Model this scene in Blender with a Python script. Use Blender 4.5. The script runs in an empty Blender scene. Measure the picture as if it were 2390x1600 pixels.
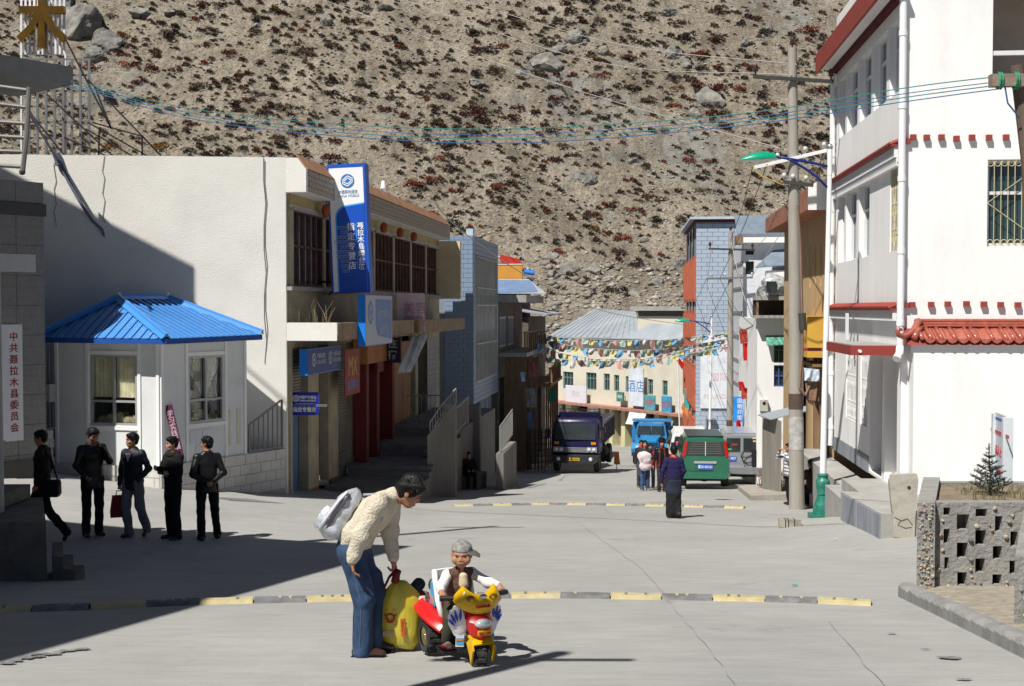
import bpy, math, random
import numpy as np
from mathutils import Vector, Matrix, noise as mnoise
S = bpy.context.scene
C = S.collection
RD = math.radians
F, CX, CY = 2800.0, 1195.0, 800.0            # focal length and centre of the 2390 px wide photograph
PITCH = math.atan(80 / 2800)                 # the camera looks a little down
cam_data = bpy.data.cameras.new('camera'); cam = bpy.data.objects.new('camera', cam_data); C.objects.link(cam)
cam_data.sensor_width = 36; cam_data.lens = 36 * F / 2390
cam_data.clip_start = 0.1; cam_data.clip_end = 2000
cam.location = (0, 0, 0); cam.rotation_euler = (math.pi / 2 - PITCH, 0, 0)
S.camera = cam
SUN = Vector((-0.44, -0.56, 1.0)).normalized()   # towards the sun
W = bpy.data.worlds.new('World'); S.world = W; W.use_nodes = True
wn = W.node_tree.nodes; wl = W.node_tree.links
sky = wn.new('ShaderNodeTexSky'); sky.sky_type = 'NISHITA'; sky.sun_disc = False
sky.sun_elevation = math.asin(SUN.z); sky.sun_rotation = math.atan2(SUN.x, SUN.y)
sky.altitude = 3700; sky.air_density = 0.9; sky.dust_density = 0.3
wl.new(sky.outputs[0], wn['Background'].inputs[0]); wn['Background'].inputs[1].default_value = 0.043
sl = bpy.data.lights.new('sun', 'SUN'); sl.energy = 4.9; sl.angle = RD(0.53); sl.color = (1.0, 0.955, 0.88)
so = bpy.data.objects.new('sun', sl); C.objects.link(so); so.rotation_euler = SUN.to_track_quat('Z', 'Y').to_euler()
S.view_settings.view_transform = 'Standard'; S.view_settings.look = 'None'
S.view_settings.gamma = 1; S.view_settings.use_curve_mapping = False; S.view_settings.exposure = 0.36
S.cycles.max_bounces = 6; S.cycles.diffuse_bounces = 3; S.cycles.glossy_bounces = 3; S.cycles.transparent_max_bounces = 12
cp, sp = math.cos(PITCH), math.sin(PITCH)
def ray(px, py):
 x = (px - CX) / F; z = (CY - py) / F
 return Vector((x, cp + z * sp, -sp + z * cp))
def P(px, py, d):
 r = ray(px, py); return r * (d / r.y)
def sst(a, b, v):
 t = np.clip((v - a) / (b - a), 0, 1); return t * t * (3 - 2 * t)
def gz(x, y):
 """height of the street: it falls away from the camera, levels out far off and rises to the left"""
 x = np.asarray(x, float); y = np.asarray(y, float)
 base = -1.8 - 0.1054 * np.minimum(y, 72) - 0.052 * np.maximum(y - 72, 0)
 soft = np.log1p(np.exp(np.clip((-x - 2.3) * 3, -40, 40))) / 3
 side = 0.13 * np.minimum(soft, 14) * sst(16.5, 25, y) * (1 - sst(30, 44, y))
 plaza = 0.2 * sst(4.6, 6.6, x) * sst(15.5, 20.0, y) * (1 - sst(23.0, 26, y))
 return base + side + plaza
def gzf(x, y): return float(gz(x, y))
def G(px, py):
 r = ray(px, py); d = 10.0
 lo, hi = 4.0, 140.0
 for _ in range(50):
  d = (lo + hi) / 2; p = r * (d / r.y)
  if p.z > gzf(p.x, p.y): lo = d
  else: hi = d
 return r * (d / r.y)
class Frame:
 """a building's own axes: x to the right, y away along the street, z up"""
 def __init__(s, o, yaw): s.o = Vector(o); s.a = yaw; s.ux = Vector((math.cos(yaw), -math.sin(yaw), 0)); s.uy = Vector((math.sin(yaw), math.cos(yaw), 0))
 def loc(s, w): v = Vector(w) - s.o; return Vector((v.dot(s.ux), v.dot(s.uy), v.z))
 def world(s, x, y, z): return s.o + s.ux * x + s.uy * y + Vector((0, 0, z))
 def onx(s, px, py, x=0.0):
  r = ray(px, py); t = (s.o.dot(s.ux) + x) / r.dot(s.ux); return s.loc(r * t)
 def ony(s, px, py, y=0.0):
  r = ray(px, py); t = (s.o.dot(s.uy) + y) / r.dot(s.uy); return s.loc(r * t)
MATS = {}
def mat(name, col, rough=0.85, metal=0.0, var=0.12, scale=2.0, bump=0.0, bscale=30.0, spec=0.3, dirt=None, dscale=1.2, damt=0.5, stretch=(1, 1, 1), trans=0.0, alpha=1.0, coat=0.0):
 if name in MATS: return MATS[name]
 m = bpy.data.materials.new(name); m.use_nodes = True; MATS[name] = m
 n = m.node_tree.nodes; l = m.node_tree.links; b = n['Principled BSDF']
 b.inputs['Roughness'].default_value = rough; b.inputs['Metallic'].default_value = metal
 b.inputs['Specular IOR Level'].default_value = spec
 if coat: b.inputs['Coat Weight'].default_value = coat
 if trans: b.inputs['Transmission Weight'].default_value = trans
 if alpha < 1: b.inputs['Alpha'].default_value = alpha
 tc = n.new('ShaderNodeTexCoord'); mp = n.new('ShaderNodeMapping'); mp.inputs['Scale'].default_value = stretch
 l.new(tc.outputs['Object'], mp.inputs[0])
 col = tuple(col) + (1,)
 out = None
 if var > 0:
  t = n.new('ShaderNodeTexNoise'); t.inputs['Scale'].default_value = scale; t.inputs['Detail'].default_value = 6; t.inputs['Roughness'].default_value = 0.65
  l.new(mp.outputs[0], t.inputs['Vector'])
  r = n.new('ShaderNodeValToRGB'); e = r.color_ramp.elements
  e[0].position = 0.3; e[1].position = 0.7
  e[0].color = tuple(c * (1 - var) for c in col[:3]) + (1,); e[1].color = tuple(min(1, c * (1 + var)) for c in col[:3]) + (1,)
  l.new(t.outputs['Fac'], r.inputs[0]); out = r.outputs[0]
 if dirt is not None:
  t = n.new('ShaderNodeTexNoise'); t.inputs['Scale'].default_value = dscale; t.inputs['Detail'].default_value = 8; t.inputs['Roughness'].default_value = 0.7
  l.new(mp.outputs[0], t.inputs['Vector'])
  r = n.new('ShaderNodeValToRGB'); r.color_ramp.elements[0].position = 0.5; r.color_ramp.elements[1].position = 0.72
  r.color_ramp.elements[0].color = (0, 0, 0, 1); r.color_ramp.elements[1].color = (damt,) * 3 + (1,)
  l.new(t.outputs['Fac'], r.inputs[0])
  mx = n.new('ShaderNodeMix'); mx.data_type = 'RGBA'
  l.new(r.outputs[0], mx.inputs[0])
  if out: l.new(out, mx.inputs[6])
  else: mx.inputs[6].default_value = col
  mx.inputs[7].default_value = tuple(dirt) + (1,); out = mx.outputs[2]
 if out: l.new(out, b.inputs['Base Color'])
 else: b.inputs['Base Color'].default_value = col
 if bump:
  t = n.new('ShaderNodeTexNoise'); t.inputs['Scale'].default_value = bscale; t.inputs['Detail'].default_value = 5
  l.new(mp.outputs[0], t.inputs['Vector'])
  bp = n.new('ShaderNodeBump'); bp.inputs['Strength'].default_value = bump; bp.inputs['Distance'].default_value = 0.02
  l.new(t.outputs['Fac'], bp.inputs['Height']); l.new(bp.outputs[0], b.inputs['Normal'])
 return m
def tag(o, label=None, cat=None, group=None, kind=None):
 if label: o['label'] = label
 if cat: o['category'] = cat
 if group: o['group'] = group
 if kind: o['kind'] = kind
 return o
def thing(name, label, cat, loc=(0, 0, 0), yaw=0.0, group=None):
 o = bpy.data.objects.new(name, None); C.objects.link(o); o.empty_display_size = 0.2
 o.location = loc; o.rotation_euler = (0, 0, -yaw)
 return tag(o, label, cat, group)
def link(name, me, parent=None, loc=None, rot=None, sc=None):
 o = bpy.data.objects.new(name, me); C.objects.link(o)
 if parent: o.parent = parent
 if loc is not None: o.location = loc
 if rot is not None: o.rotation_euler = rot
 if sc is not None: o.scale = sc if hasattr(sc, '__len__') else (sc,) * 3
 return o
def copy_tree(o, parent=None, **kw):
 c = o.copy(); C.objects.link(c)
 if parent: c.parent = parent
 for ch in [x for x in o.children]: copy_tree(ch, c)
 return c
class MB:
 def __init__(s): s.v = []; s.f = []; s.M = None; s.mi = []; s.cur = 0
 def add(s, vs, fs):
  k = len(s.v)
  if s.M is not None: vs = [s.M @ Vector(p) for p in vs]
  s.v += [tuple(p) for p in vs]; s.f += [tuple(i + k for i in f) for f in fs]; s.mi += [s.cur] * len(fs)
  return s
 def box(s, x0, x1, y0, y1, z0, z1):
  if x0 > x1: x0, x1 = x1, x0
  if y0 > y1: y0, y1 = y1, y0
  if z0 > z1: z0, z1 = z1, z0
  return s.add([(x0, y0, z0), (x1, y0, z0), (x1, y1, z0), (x0, y1, z0), (x0, y0, z1), (x1, y0, z1), (x1, y1, z1), (x0, y1, z1)],
                     [(0, 3, 2, 1), (4, 5, 6, 7), (0, 1, 5, 4), (1, 2, 6, 5), (2, 3, 7, 6), (3, 0, 4, 7)])
 def bar(s, a, b, w, h=None, up=(0, 0, 1)):
  a = Vector(a); b = Vector(b); h = h or w; d = (b - a).normalized(); up = Vector(up)
  if abs(d.dot(up)) > 0.99: up = Vector((0, 1, 0))
  x = d.cross(up).normalized() * (w / 2); z = x.normalized().cross(d).normalized() * (h / 2)
  vs = [a - x - z, a + x - z, a + x + z, a - x + z, b - x - z, b + x - z, b + x + z, b - x + z]
  return s.add(vs, [(0, 1, 2, 3), (7, 6, 5, 4), (0, 4, 5, 1), (1, 5, 6, 2), (2, 6, 7, 3), (3, 7, 4, 0)])
 def hexa(s, lo, hi):   # two quads of four points, bottom and top
  return s.add(list(lo) + list(hi), [(3, 2, 1, 0), (4, 5, 6, 7), (0, 1, 5, 4), (1, 2, 6, 5), (2, 3, 7, 6), (3, 0, 4, 7)])
 def poly(s, pts): return s.add(pts, [tuple(range(len(pts)))])
 def slab(s, pts, off):   # a polygon given thickness along off
  n = len(pts); off = Vector(off); q = [Vector(p) for p in pts]
  return s.add(q + [p + off for p in q], [tuple(range(n))[::-1], tuple(range(n, 2 * n))] + [(i, (i + 1) % n, n + (i + 1) % n, n + i) for i in range(n)])
 def cyl(s, a, b, r0, r1=None, n=12, cap=True):
  a = Vector(a); b = Vector(b); r1 = r0 if r1 is None else r1; d = (b - a).normalized()
  t = Vector((0, 0, 1)) if abs(d.z) < 0.9 else Vector((1, 0, 0)); x = d.cross(t).normalized(); y = d.cross(x)
  vs = []
  for c, r in ((a, r0), (b, r1)):
   for i in range(n):
    w = 2 * math.pi * i / n; vs.append(c + x * (r * math.cos(w)) + y * (r * math.sin(w)))
  fs = [(i, n + i, n + (i + 1) % n, (i + 1) % n) for i in range(n)]
  if cap: fs += [tuple(range(n)), tuple(range(n, 2 * n))[::-1]]
  return s.add(vs, fs)
 def tube(s, pts, r, n=6, r2=None):
  pts = [Vector(p) for p in pts]; m = len(pts); vs = []; px = None
  for i, p in enumerate(pts):
   d = (pts[min(i + 1, m - 1)] - pts[max(i - 1, 0)]).normalized()
   if px is None:
    t = Vector((0, 0, 1)) if abs(d.z) < 0.9 else Vector((1, 0, 0)); x = d.cross(t).normalized()
   else: x = (px - d * px.dot(d)).normalized()
   px = x; y = d.cross(x)
   rr = r if r2 is None else r + (r2 - r) * i / (m - 1)
   if callable(r): rr = r(i / (m - 1))
   vs += [p + x * (rr * math.cos(2 * math.pi * k / n)) + y * (rr * math.sin(2 * math.pi * k / n)) for k in range(n)]
  fs = [(i * n + k, (i + 1) * n + k, (i + 1) * n + (k + 1) % n, i * n + (k + 1) % n) for i in range(m - 1) for k in range(n)]
  fs += [tuple(range(n)), tuple(range((m - 1) * n, m * n))[::-1]]
  return s.add(vs, fs)
 def lathe(s, prof, n=16, c=(0, 0, 0), axis='z', cap=True):
  c = Vector(c); vs = []
  for r, z in prof:
   for k in range(n):
    w = 2 * math.pi * k / n; a, b = r * math.cos(w), r * math.sin(w)
    vs.append(c + (Vector((a, b, z)) if axis == 'z' else Vector((z, a, b)) if axis == 'x' else Vector((b, z, a))))
  m = len(prof)
  fs = [(i * n + k, i * n + (k + 1) % n, (i + 1) * n + (k + 1) % n, (i + 1) * n + k) for i in range(m - 1) for k in range(n)]
  if cap: fs += [tuple(range(n))[::-1], tuple(range((m - 1) * n, m * n))]
  return s.add(vs, fs)
 def ball(s, c, r, nu=12, nv=8):
  c = Vector(c); r = (r,) * 3 if not hasattr(r, '__len__') else r; vs = []
  for j in range(1, nv):
   t = math.pi * j / nv
   for i in range(nu):
    w = 2 * math.pi * i / nu; vs.append(c + Vector((r[0] * math.sin(t) * math.cos(w), r[1] * math.sin(t) * math.sin(w), r[2] * math.cos(t))))
  a = len(vs); vs += [c + Vector((0, 0, r[2])), c - Vector((0, 0, r[2]))]
  fs = [((j) * nu + i, (j + 1) * nu + i, (j + 1) * nu + (i + 1) % nu, j * nu + (i + 1) % nu) for j in range(nv - 2) for i in range(nu)]
  fs += [(i, (i + 1) % nu, a) for i in range(nu)] + [((nv - 2) * nu + (i + 1) % nu, (nv - 2) * nu + i, a + 1) for i in range(nu)]
  return s.add(vs, fs)
 def loft(s, rings, cap=True):
  n = len(rings[0]); vs = [p for r in rings for p in r]; m = len(rings)
  fs = [(i * n + k, i * n + (k + 1) % n, (i + 1) * n + (k + 1) % n, (i + 1) * n + k) for i in range(m - 1) for k in range(n)]
  if cap: fs += [tuple(range(n))[::-1], tuple(range((m - 1) * n, m * n))]
  return s.add(vs, fs)
 def wall(s, w, h, t, holes, M=None):
  """upright wall x 0..w, z 0..h, y 0 (front) .. t (back) with real openings (x0,x1,z0,z1)"""
  xs = sorted({0, w} | {v for q in holes for v in q[:2]}); zs = sorted({0, h} | {v for q in holes for v in q[2:4]})
  xs = [v for v in xs if 0 <= v <= w]; zs = [v for v in zs if 0 <= v <= h]
  inside = lambda x, z: any(q[0] - 1e-6 < x < q[1] + 1e-6 and q[2] - 1e-6 < z < q[3] + 1e-6 for q in holes)
  old = s.M; s.M = M if M is not None else s.M
  for i in range(len(xs) - 1):
   for j in range(len(zs) - 1):
    a, b, c, d = xs[i], xs[i + 1], zs[j], zs[j + 1]
    if inside((a + b) / 2, (c + d) / 2): continue
    s.add([(a, 0, c), (b, 0, c), (b, 0, d), (a, 0, d)], [(0, 1, 2, 3)])
    s.add([(a, t, c), (b, t, c), (b, t, d), (a, t, d)], [(3, 2, 1, 0)])
    for (p, q, x, z) in (((a, c), (a, d), a - 1e-3, (c + d) / 2), ((b, d), (b, c), b + 1e-3, (c + d) / 2), ((a, d), (b, d), (a + b) / 2, d + 1e-3), ((b, c), (a, c), (a + b) / 2, c - 1e-3)):
     if x < 0 or x > w or z < 0 or z > h or inside(x, z):
      s.add([(p[0], 0, p[1]), (q[0], 0, q[1]), (q[0], t, q[1]), (p[0], t, p[1])], [(0, 1, 2, 3)])
  s.M = old
  return s
 def mesh(s, name, m=None, smooth=False):
  me = bpy.data.meshes.new(name); me.from_pydata(s.v, [], s.f)
  for k in (m if isinstance(m, (list, tuple)) else [m]):
   if k: me.materials.append(k)
  if isinstance(m, (list, tuple)): me.polygons.foreach_set('material_index', s.mi)
  if smooth: me.polygons.foreach_set('use_smooth', [True] * len(me.polygons))
  me.update(); return me
 def build(s, name, m, parent=None, smooth=False, loc=None, rot=None):
  me = s.mesh(name, m, smooth)
  if smooth and smooth is not True:
   me.set_sharp_from_angle(angle=RD(smooth))
  return link(name, me, parent, loc, rot)
def np_mesh(name, v, f, m, smooth=False):
 """mesh from numpy arrays; f is (n,3) or (n,4)"""
 me = bpy.data.meshes.new(name); v = np.asarray(v, np.float32); f = np.asarray(f, np.int32); k = f.shape[1]
 me.vertices.add(len(v)); me.vertices.foreach_set('co', v.ravel())
 me.loops.add(f.size); me.loops.foreach_set('vertex_index', f.ravel())
 me.polygons.add(len(f)); me.polygons.foreach_set('loop_start', np.arange(0, f.size, k, dtype=np.int32))
 try: me.polygons.foreach_set('loop_total', np.full(len(f), k, np.int32))
 except Exception: pass
 if smooth: me.polygons.foreach_set('use_smooth', np.ones(len(f), bool))
 for q in (m if isinstance(m, (list, tuple)) else [m]): me.materials.append(q)
 me.update(calc_edges=True); me.validate(); return me
def text(body, size, m, parent, o, xd, yd, ax='CENTER', ay='CENTER', space=1.0, ext=0.003, off=0.0, name='lettering', sx=1.0):
 """flat lettering: o centre, xd reading direction, yd up"""
 c = bpy.data.curves.new('lettering', 'FONT'); c.body = body; c.size = size; c.align_x = ax; c.align_y = ay
 c.space_line = space; c.extrude = ext; c.offset = off; c.resolution_u = 2
 t = bpy.data.objects.new('lettering', c); C.objects.link(t)
 bpy.context.view_layer.update()
 me = bpy.data.meshes.new_from_object(t.evaluated_get(bpy.context.evaluated_depsgraph_get()))
 bpy.data.objects.remove(t); bpy.data.curves.remove(c)
 me.materials.clear(); me.materials.append(m)
 xd = Vector(xd).normalized(); yd = Vector(yd).normalized(); zd = xd.cross(yd).normalized(); yd = zd.cross(xd)
 M = Matrix.Identity(4)
 for i in range(3): M[i][0], M[i][1], M[i][2], M[i][3] = xd[i] * sx, yd[i], zd[i], o[i]
 me.transform(M)
 return link(name, me, parent)
def wire(name, pts, r, m, parent=None, sag=0.0, n=16):
 q = []
 for a, b in zip(pts[:-1], pts[1:]):
  a = Vector(a); b = Vector(b)
  for i in range(n):
   t = i / n; q.append(a.lerp(b, t) - Vector((0, 0, sag * 4 * t * (1 - t))))
 q.append(Vector(pts[-1]))
 return MB().tube(q, r, 4).build(name, m, parent)
rng = np.random.default_rng(7)
random.seed(7)
def vnoise(x, y, seed=0):
 """smooth value noise on arrays"""
 xi = np.floor(x).astype(np.int64); yi = np.floor(y).astype(np.int64); fx = x - xi; fy = y - yi
 def h(a, b):
  n = (a * 374761393 + b * 668265263 + seed * 974711) & 0x7fffffff
  n = ((n ^ (n >> 13)) * 1274126177) & 0x7fffffff
  return ((n ^ (n >> 16)) & 0xffff) / 65535.0
 u = fx * fx * (3 - 2 * fx); v = fy * fy * (3 - 2 * fy)
 return (h(xi, yi) * (1 - u) + h(xi + 1, yi) * u) * (1 - v) + (h(xi, yi + 1) * (1 - u) + h(xi + 1, yi + 1) * u) * v
def fbm(x, y, o=4, seed=0):
 s = 0; a = 0.5; k = 1.0
 for i in range(o): s = s + a * (vnoise(x * k, y * k, seed + i) - 0.5); a *= 0.5; k *= 2.03
 return s
def ground_material():
 m = bpy.data.materials.new('worn_concrete_road'); m.use_nodes = True; n = m.node_tree.nodes; l = m.node_tree.links; b = n['Principled BSDF']
 b.inputs['Roughness'].default_value = 0.82; b.inputs['Specular IOR Level'].default_value = 0.25
 tc = n.new('ShaderNodeTexCoord')
 def noise(sc, det, stretch=(1, 1, 1), rot=0):
  mp = n.new('ShaderNodeMapping'); mp.inputs['Scale'].default_value = stretch; mp.inputs['Rotation'].default_value = (0, 0, rot)
  l.new(tc.outputs['Object'], mp.inputs[0])
  t = n.new('ShaderNodeTexNoise'); t.inputs['Scale'].default_value = sc; t.inputs['Detail'].default_value = det; t.inputs['Roughness'].default_value = 0.65
  l.new(mp.outputs[0], t.inputs['Vector']); return t.outputs['Fac']
 def ramp(src, p0, p1, c0, c1):
  r = n.new('ShaderNodeValToRGB'); r.color_ramp.elements[0].position = p0; r.color_ramp.elements[1].position = p1
  r.color_ramp.elements[0].color = c0 + (1,); r.color_ramp.elements[1].color = c1 + (1,); l.new(src, r.inputs[0]); return r.outputs[0]
 def mul(a, bb):
  mx = n.new('ShaderNodeMix'); mx.data_type = 'RGBA'; mx.blend_type = 'MULTIPLY'; mx.inputs[0].default_value = 1; l.new(a, mx.inputs[6]); l.new(bb, mx.inputs[7]); return mx.outputs[2]
 c = ramp(noise(0.35, 6), 0.3, 0.7, (0.295, 0.296, 0.29), (0.37, 0.368, 0.355))
 c = mul(c, ramp(noise(1.6, 8, (1, 3.2, 1)), 0.33, 0.6, (0.91, 0.91, 0.915), (1.02, 1.02, 1.015)))       # drag marks across the street
 c = mul(c, ramp(noise(9, 6, (0.25, 2.5, 1), 0.1), 0.3, 0.6, (0.93, 0.93, 0.93), (1.02, 1.02, 1.02)))
 c = mul(c, ramp(noise(0.8, 9), 0.62, 0.75, (1, 1, 1), (0.72, 0.72, 0.74)))                            # darker stains
 c = mul(c, ramp(noise(60, 3), 0.2, 0.8, (0.9, 0.9, 0.9), (1.08, 1.08, 1.07)))
 l.new(c, b.inputs['Base Color'])
 bp = n.new('ShaderNodeBump'); bp.inputs['Strength'].default_value = 0.25; bp.inputs['Distance'].default_value = 0.02
 l.new(noise(35, 6, (0.4, 1.6, 1)), bp.inputs['Height']); l.new(bp.outputs[0], b.inputs['Normal'])
 return m
def sheet(name, xs, ys, zf, m, kind='structure', smooth=True):
 X, Y = np.meshgrid(xs, ys, indexing='ij'); Z = zf(X, Y); nx, ny = X.shape
 v = np.stack([X, Y, Z], -1).reshape(-1, 3); i = np.arange(nx * ny).reshape(nx, ny)
 f = np.stack([i[:-1, :-1], i[1:, :-1], i[1:, 1:], i[:-1, 1:]], -1).reshape(-1, 4)
 return tag(link(name, np_mesh(name, v, f, m, smooth)), kind=kind)
road_m = ground_material()
def road_z(x, y): return gz(x, y) + 0.012 * fbm(x * 0.35, y * 0.35, 3, 3)
sheet('road', np.concatenate([np.arange(-90, -24, 3.0), np.arange(-24, 24, 0.4), np.arange(24, 91, 3.0)]), np.concatenate([np.arange(-40, 2, 2.0), np.arange(2, 60, 0.4), np.arange(60, 121, 1.0)]), road_z, road_m)
# joints between the cast slabs and patched cracks, lying a few millimetres proud as thin tar strips
joint_m = mat('dark_joint', (0.10, 0.10, 0.105), 0.95, var=0.3, scale=8)
patch_m = mat('dusty_stain', (0.17, 0.17, 0.175), 0.95, var=0.4, scale=3)
def strip(pts, w, m, name='pavement_joint', lift=0.012, wob=0.02):
 q = []
 for (a, b) in zip(pts[:-1], pts[1:]):
  a = Vector(a); b = Vector(b); k = max(2, int((b - a).length / 0.35))
  q += [a.lerp(b, i / k) for i in range(k)]
 q.append(Vector(pts[-1])); mb = MB(); L = []; R = []
 for i, p in enumerate(q):
  d = (q[min(i + 1, len(q) - 1)] - q[max(i - 1, 0)]); d = Vector((d.x, d.y, 0)).normalized(); nn = Vector((-d.y, d.x, 0))
  ww = w * (0.6 + 0.8 * random.random()) / 2; o = nn * random.uniform(-wob, wob)
  for lst, s in ((L, 1), (R, -1)):
   t = p + o + nn * (ww * s); lst.append((t.x, t.y, float(road_z(t.x, t.y)) + lift))
 n = len(q); mb.add(L + R, [(i, n + i, n + i + 1, i + 1) for i in range(n - 1)])
 return tag(mb.build(name, m), kind='structure')
for pts, w in (([G(1330, 1205), G(1500, 1330), G(1720, 1600)], 0.006), ([G(1935, 1452), G(2060, 1600)], 0.005), ([G(395, 1272), G(170, 1345)], 0.02), ([G(1430, 1205), G(1380, 1160)], 0.01)):
 strip(pts, w, mat('faint_joint', (0.285, 0.285, 0.28), 0.95, var=0.3, scale=8))
def blot(px, py, rx, ry, m, lift=0.014):
 c = G(px, py); n = 20; pts = []
 for i in range(n):
  a = 2 * math.pi * i / n; r = random.uniform(0.55, 1.0); x = c.x + rx * r * math.cos(a); y = c.y + ry * r * math.sin(a)
  pts.append((x, y, float(road_z(x, y)) + lift))
 return tag(MB().poly(pts).build('road_stain', m), kind='structure')
for q in ((2215, 1538, 0.12, 0.07), (2082, 1481, 0.05, 0.03), (2250, 1588, 0.09, 0.03), (2160, 1517, 0.05, 0.02), (2035, 1236, 0.07, 0.05), (1690, 1166, 0.3, 0.2), (1020, 1500, 0.03, 0.03)) + tuple((8 + 190 * t / 22 + random.uniform(-4, 4), 1552 - 36 * (t / 22) ** 0.7 + random.uniform(-4, 4), random.uniform(0.03, 0.09), random.uniform(0.03, 0.06)) for t in range(23)): blot(*q, m=patch_m)
def hz(x, y):
 x = np.asarray(x, float); y = np.asarray(y, float)
 foot = y - 112 + 5 * fbm(x * 0.03, y * 0.02, 2, 11) + 0.03 * x
 z = -8.5 + 0.5 * np.minimum(foot, 28) + 0.86 * np.maximum(foot - 28, 0)
 k = sst(-2, 6, foot)
 z = z + k * (7 * fbm(x * 0.035, y * 0.035, 4, 21) + 1.6 * fbm(x * 0.22 + y * 0.06, y * 0.12, 4, 31) + 0.7 * fbm(x * 0.8, y * 0.8, 3, 41))
 return z
def hill_material():
 m = bpy.data.materials.new('dry_scree_slope'); m.use_nodes = True; n = m.node_tree.nodes; l = m.node_tree.links; b = n['Principled BSDF']
 b.inputs['Roughness'].default_value = 0.95; b.inputs['Specular IOR Level'].default_value = 0.1
 tc = n.new('ShaderNodeTexCoord')
 def noise(sc, det, ro=0.65):
  t = n.new('ShaderNodeTexNoise'); t.inputs['Scale'].default_value = sc; t.inputs['Detail'].default_value = det; t.inputs['Roughness'].default_value = ro
  l.new(tc.outputs['Object'], t.inputs['Vector']); return t.outputs['Fac']
 def ramp(src, st):
  r = n.new('ShaderNodeValToRGB'); e = r.color_ramp.elements
  while len(e) < len(st): e.new(0.5)
  for q, (p, c) in zip(e, st): q.position = p; q.color = c + (1,)
  l.new(src, r.inputs[0]); return r.outputs[0]
 def mul(a, bb):
  mx = n.new('ShaderNodeMix'); mx.data_type = 'RGBA'; mx.blend_type = 'MULTIPLY'; mx.inputs[0].default_value = 1; l.new(a, mx.inputs[6]); l.new(bb, mx.inputs[7]); return mx.outputs[2]
 c = ramp(noise(0.12, 8), [(0.3, (0.165, 0.142, 0.112)), (0.5, (0.25, 0.22, 0.176)), (0.7, (0.32, 0.285, 0.235))])
 c = mul(c, ramp(noise(0.9, 8, 0.75), [(0.32, (0.55, 0.52, 0.48)), (0.48, (0.97, 0.96, 0.95)), (0.7, (1.16, 1.14, 1.12))]))
 v = n.new('ShaderNodeTexVoronoi'); v.inputs['Scale'].default_value = 4.2; l.new(tc.outputs['Object'], v.inputs['Vector'])
 c = mul(c, ramp(v.outputs['Color'], [(0.1, (0.62, 0.61, 0.6)), (0.5, (1, 1, 1)), (0.9, (1.3, 1.3, 1.3))]))
 c = mul(c, ramp(noise(14, 4), [(0.3, (0.72, 0.72, 0.72)), (0.7, (1.2, 1.2, 1.2))]))
 mp2 = n.new('ShaderNodeMapping'); mp2.inputs['Rotation'].default_value = (0, 0, 0.62); mp2.inputs['Scale'].default_value = (1, 0.16, 0.16); l.new(tc.outputs['Object'], mp2.inputs[0])
 t2 = n.new('ShaderNodeTexNoise'); t2.inputs['Scale'].default_value = 0.5; t2.inputs['Detail'].default_value = 7; t2.inputs['Roughness'].default_value = 0.7; l.new(mp2.outputs[0], t2.inputs['Vector'])
 c = mul(c, ramp(t2.outputs['Fac'], [(0.34, (0.70, 0.69, 0.68)), (0.5, (0.98, 0.98, 0.98)), (0.68, (1.14, 1.13, 1.11))]))
 rk = noise(0.055, 7, 0.7); mk = ramp(rk, [(0.56, (0, 0, 0)), (0.63, (1, 1, 1))])
 rc = mul(ramp(noise(0.7, 9, 0.8), [(0.35, (0.10, 0.096, 0.088)), (0.5, (0.22, 0.21, 0.19)), (0.7, (0.30, 0.285, 0.255))]), ramp(t2.outputs['Fac'], [(0.4, (0.6, 0.58, 0.55)), (0.52, (1, 1, 1))]))
 mx = n.new('ShaderNodeMix'); mx.data_type = 'RGBA'; l.new(mk, mx.inputs[0]); l.new(c, mx.inputs[6]); l.new(rc, mx.inputs[7]); c = mx.outputs[2]
 l.new(c, b.inputs['Base Color'])
 bp = n.new('ShaderNodeBump'); bp.inputs['Strength'].default_value = 0.9; bp.inputs['Distance'].default_value = 0.3
 l.new(noise(3.2, 8, 0.75), bp.inputs['Height']); l.new(bp.outputs[0], b.inputs['Normal'])
 return m
hill_m = hill_material()
sheet('hillside', np.concatenate([np.arange(-260, -92, 6.0), np.arange(-92, 92, 0.9), np.arange(92, 261, 6.0)]), np.concatenate([np.arange(100, 224, 0.8), np.arange(224, 420, 6.0)]), hz, hill_m)
def H(px, py):
 """where the line of sight meets the slope"""
 r = ray(px, py); r = r / r.y
 d = np.arange(108, 330, 0.25); z = hz(r.x * d, d); k = np.argmax(r.z * d < z)
 return Vector((r.x * d[k], d[k], z[k])), d[k]
# rocks ------------------------------------------------------------
def rock_mesh(name, m, seed, sub=3, flat=0.75, rough=0.34):
 import bmesh
 bm = bmesh.new(); bmesh.ops.create_icosphere(bm, subdivisions=sub, radius=1.0); r = random.Random(seed)
 pl = [(Vector((r.uniform(-1, 1), r.uniform(-1, 1), r.uniform(-0.6, 1))).normalized(), r.uniform(0.55, 0.9)) for _ in range(9)]
 for v in bm.verts:
  p = v.co.copy()
  for n_, d_ in pl:
   e = p.dot(n_) - d_
   if e > 0: p -= n_ * e
  p *= 1 + rough * (mnoise.fractal(v.co * 1.6 + Vector((seed * 3.1, 0, 0)), 0.8, 2.0, 4)) * 0.5
  p.z *= flat; v.co = p
 me = bpy.data.meshes.new(name); bm.to_mesh(me); bm.free(); me.materials.append(m); return me
rock_m = mat('grey_rock', (0.19, 0.185, 0.17), 0.95, var=0.5, scale=1.6, bump=0.8, bscale=5, dirt=(0.33, 0.28, 0.21), dscale=0.8, damt=0.6)
rocks = [rock_mesh('boulder', rock_m, k, 4 if k < 4 else 3) for k in range(8)]
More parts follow.
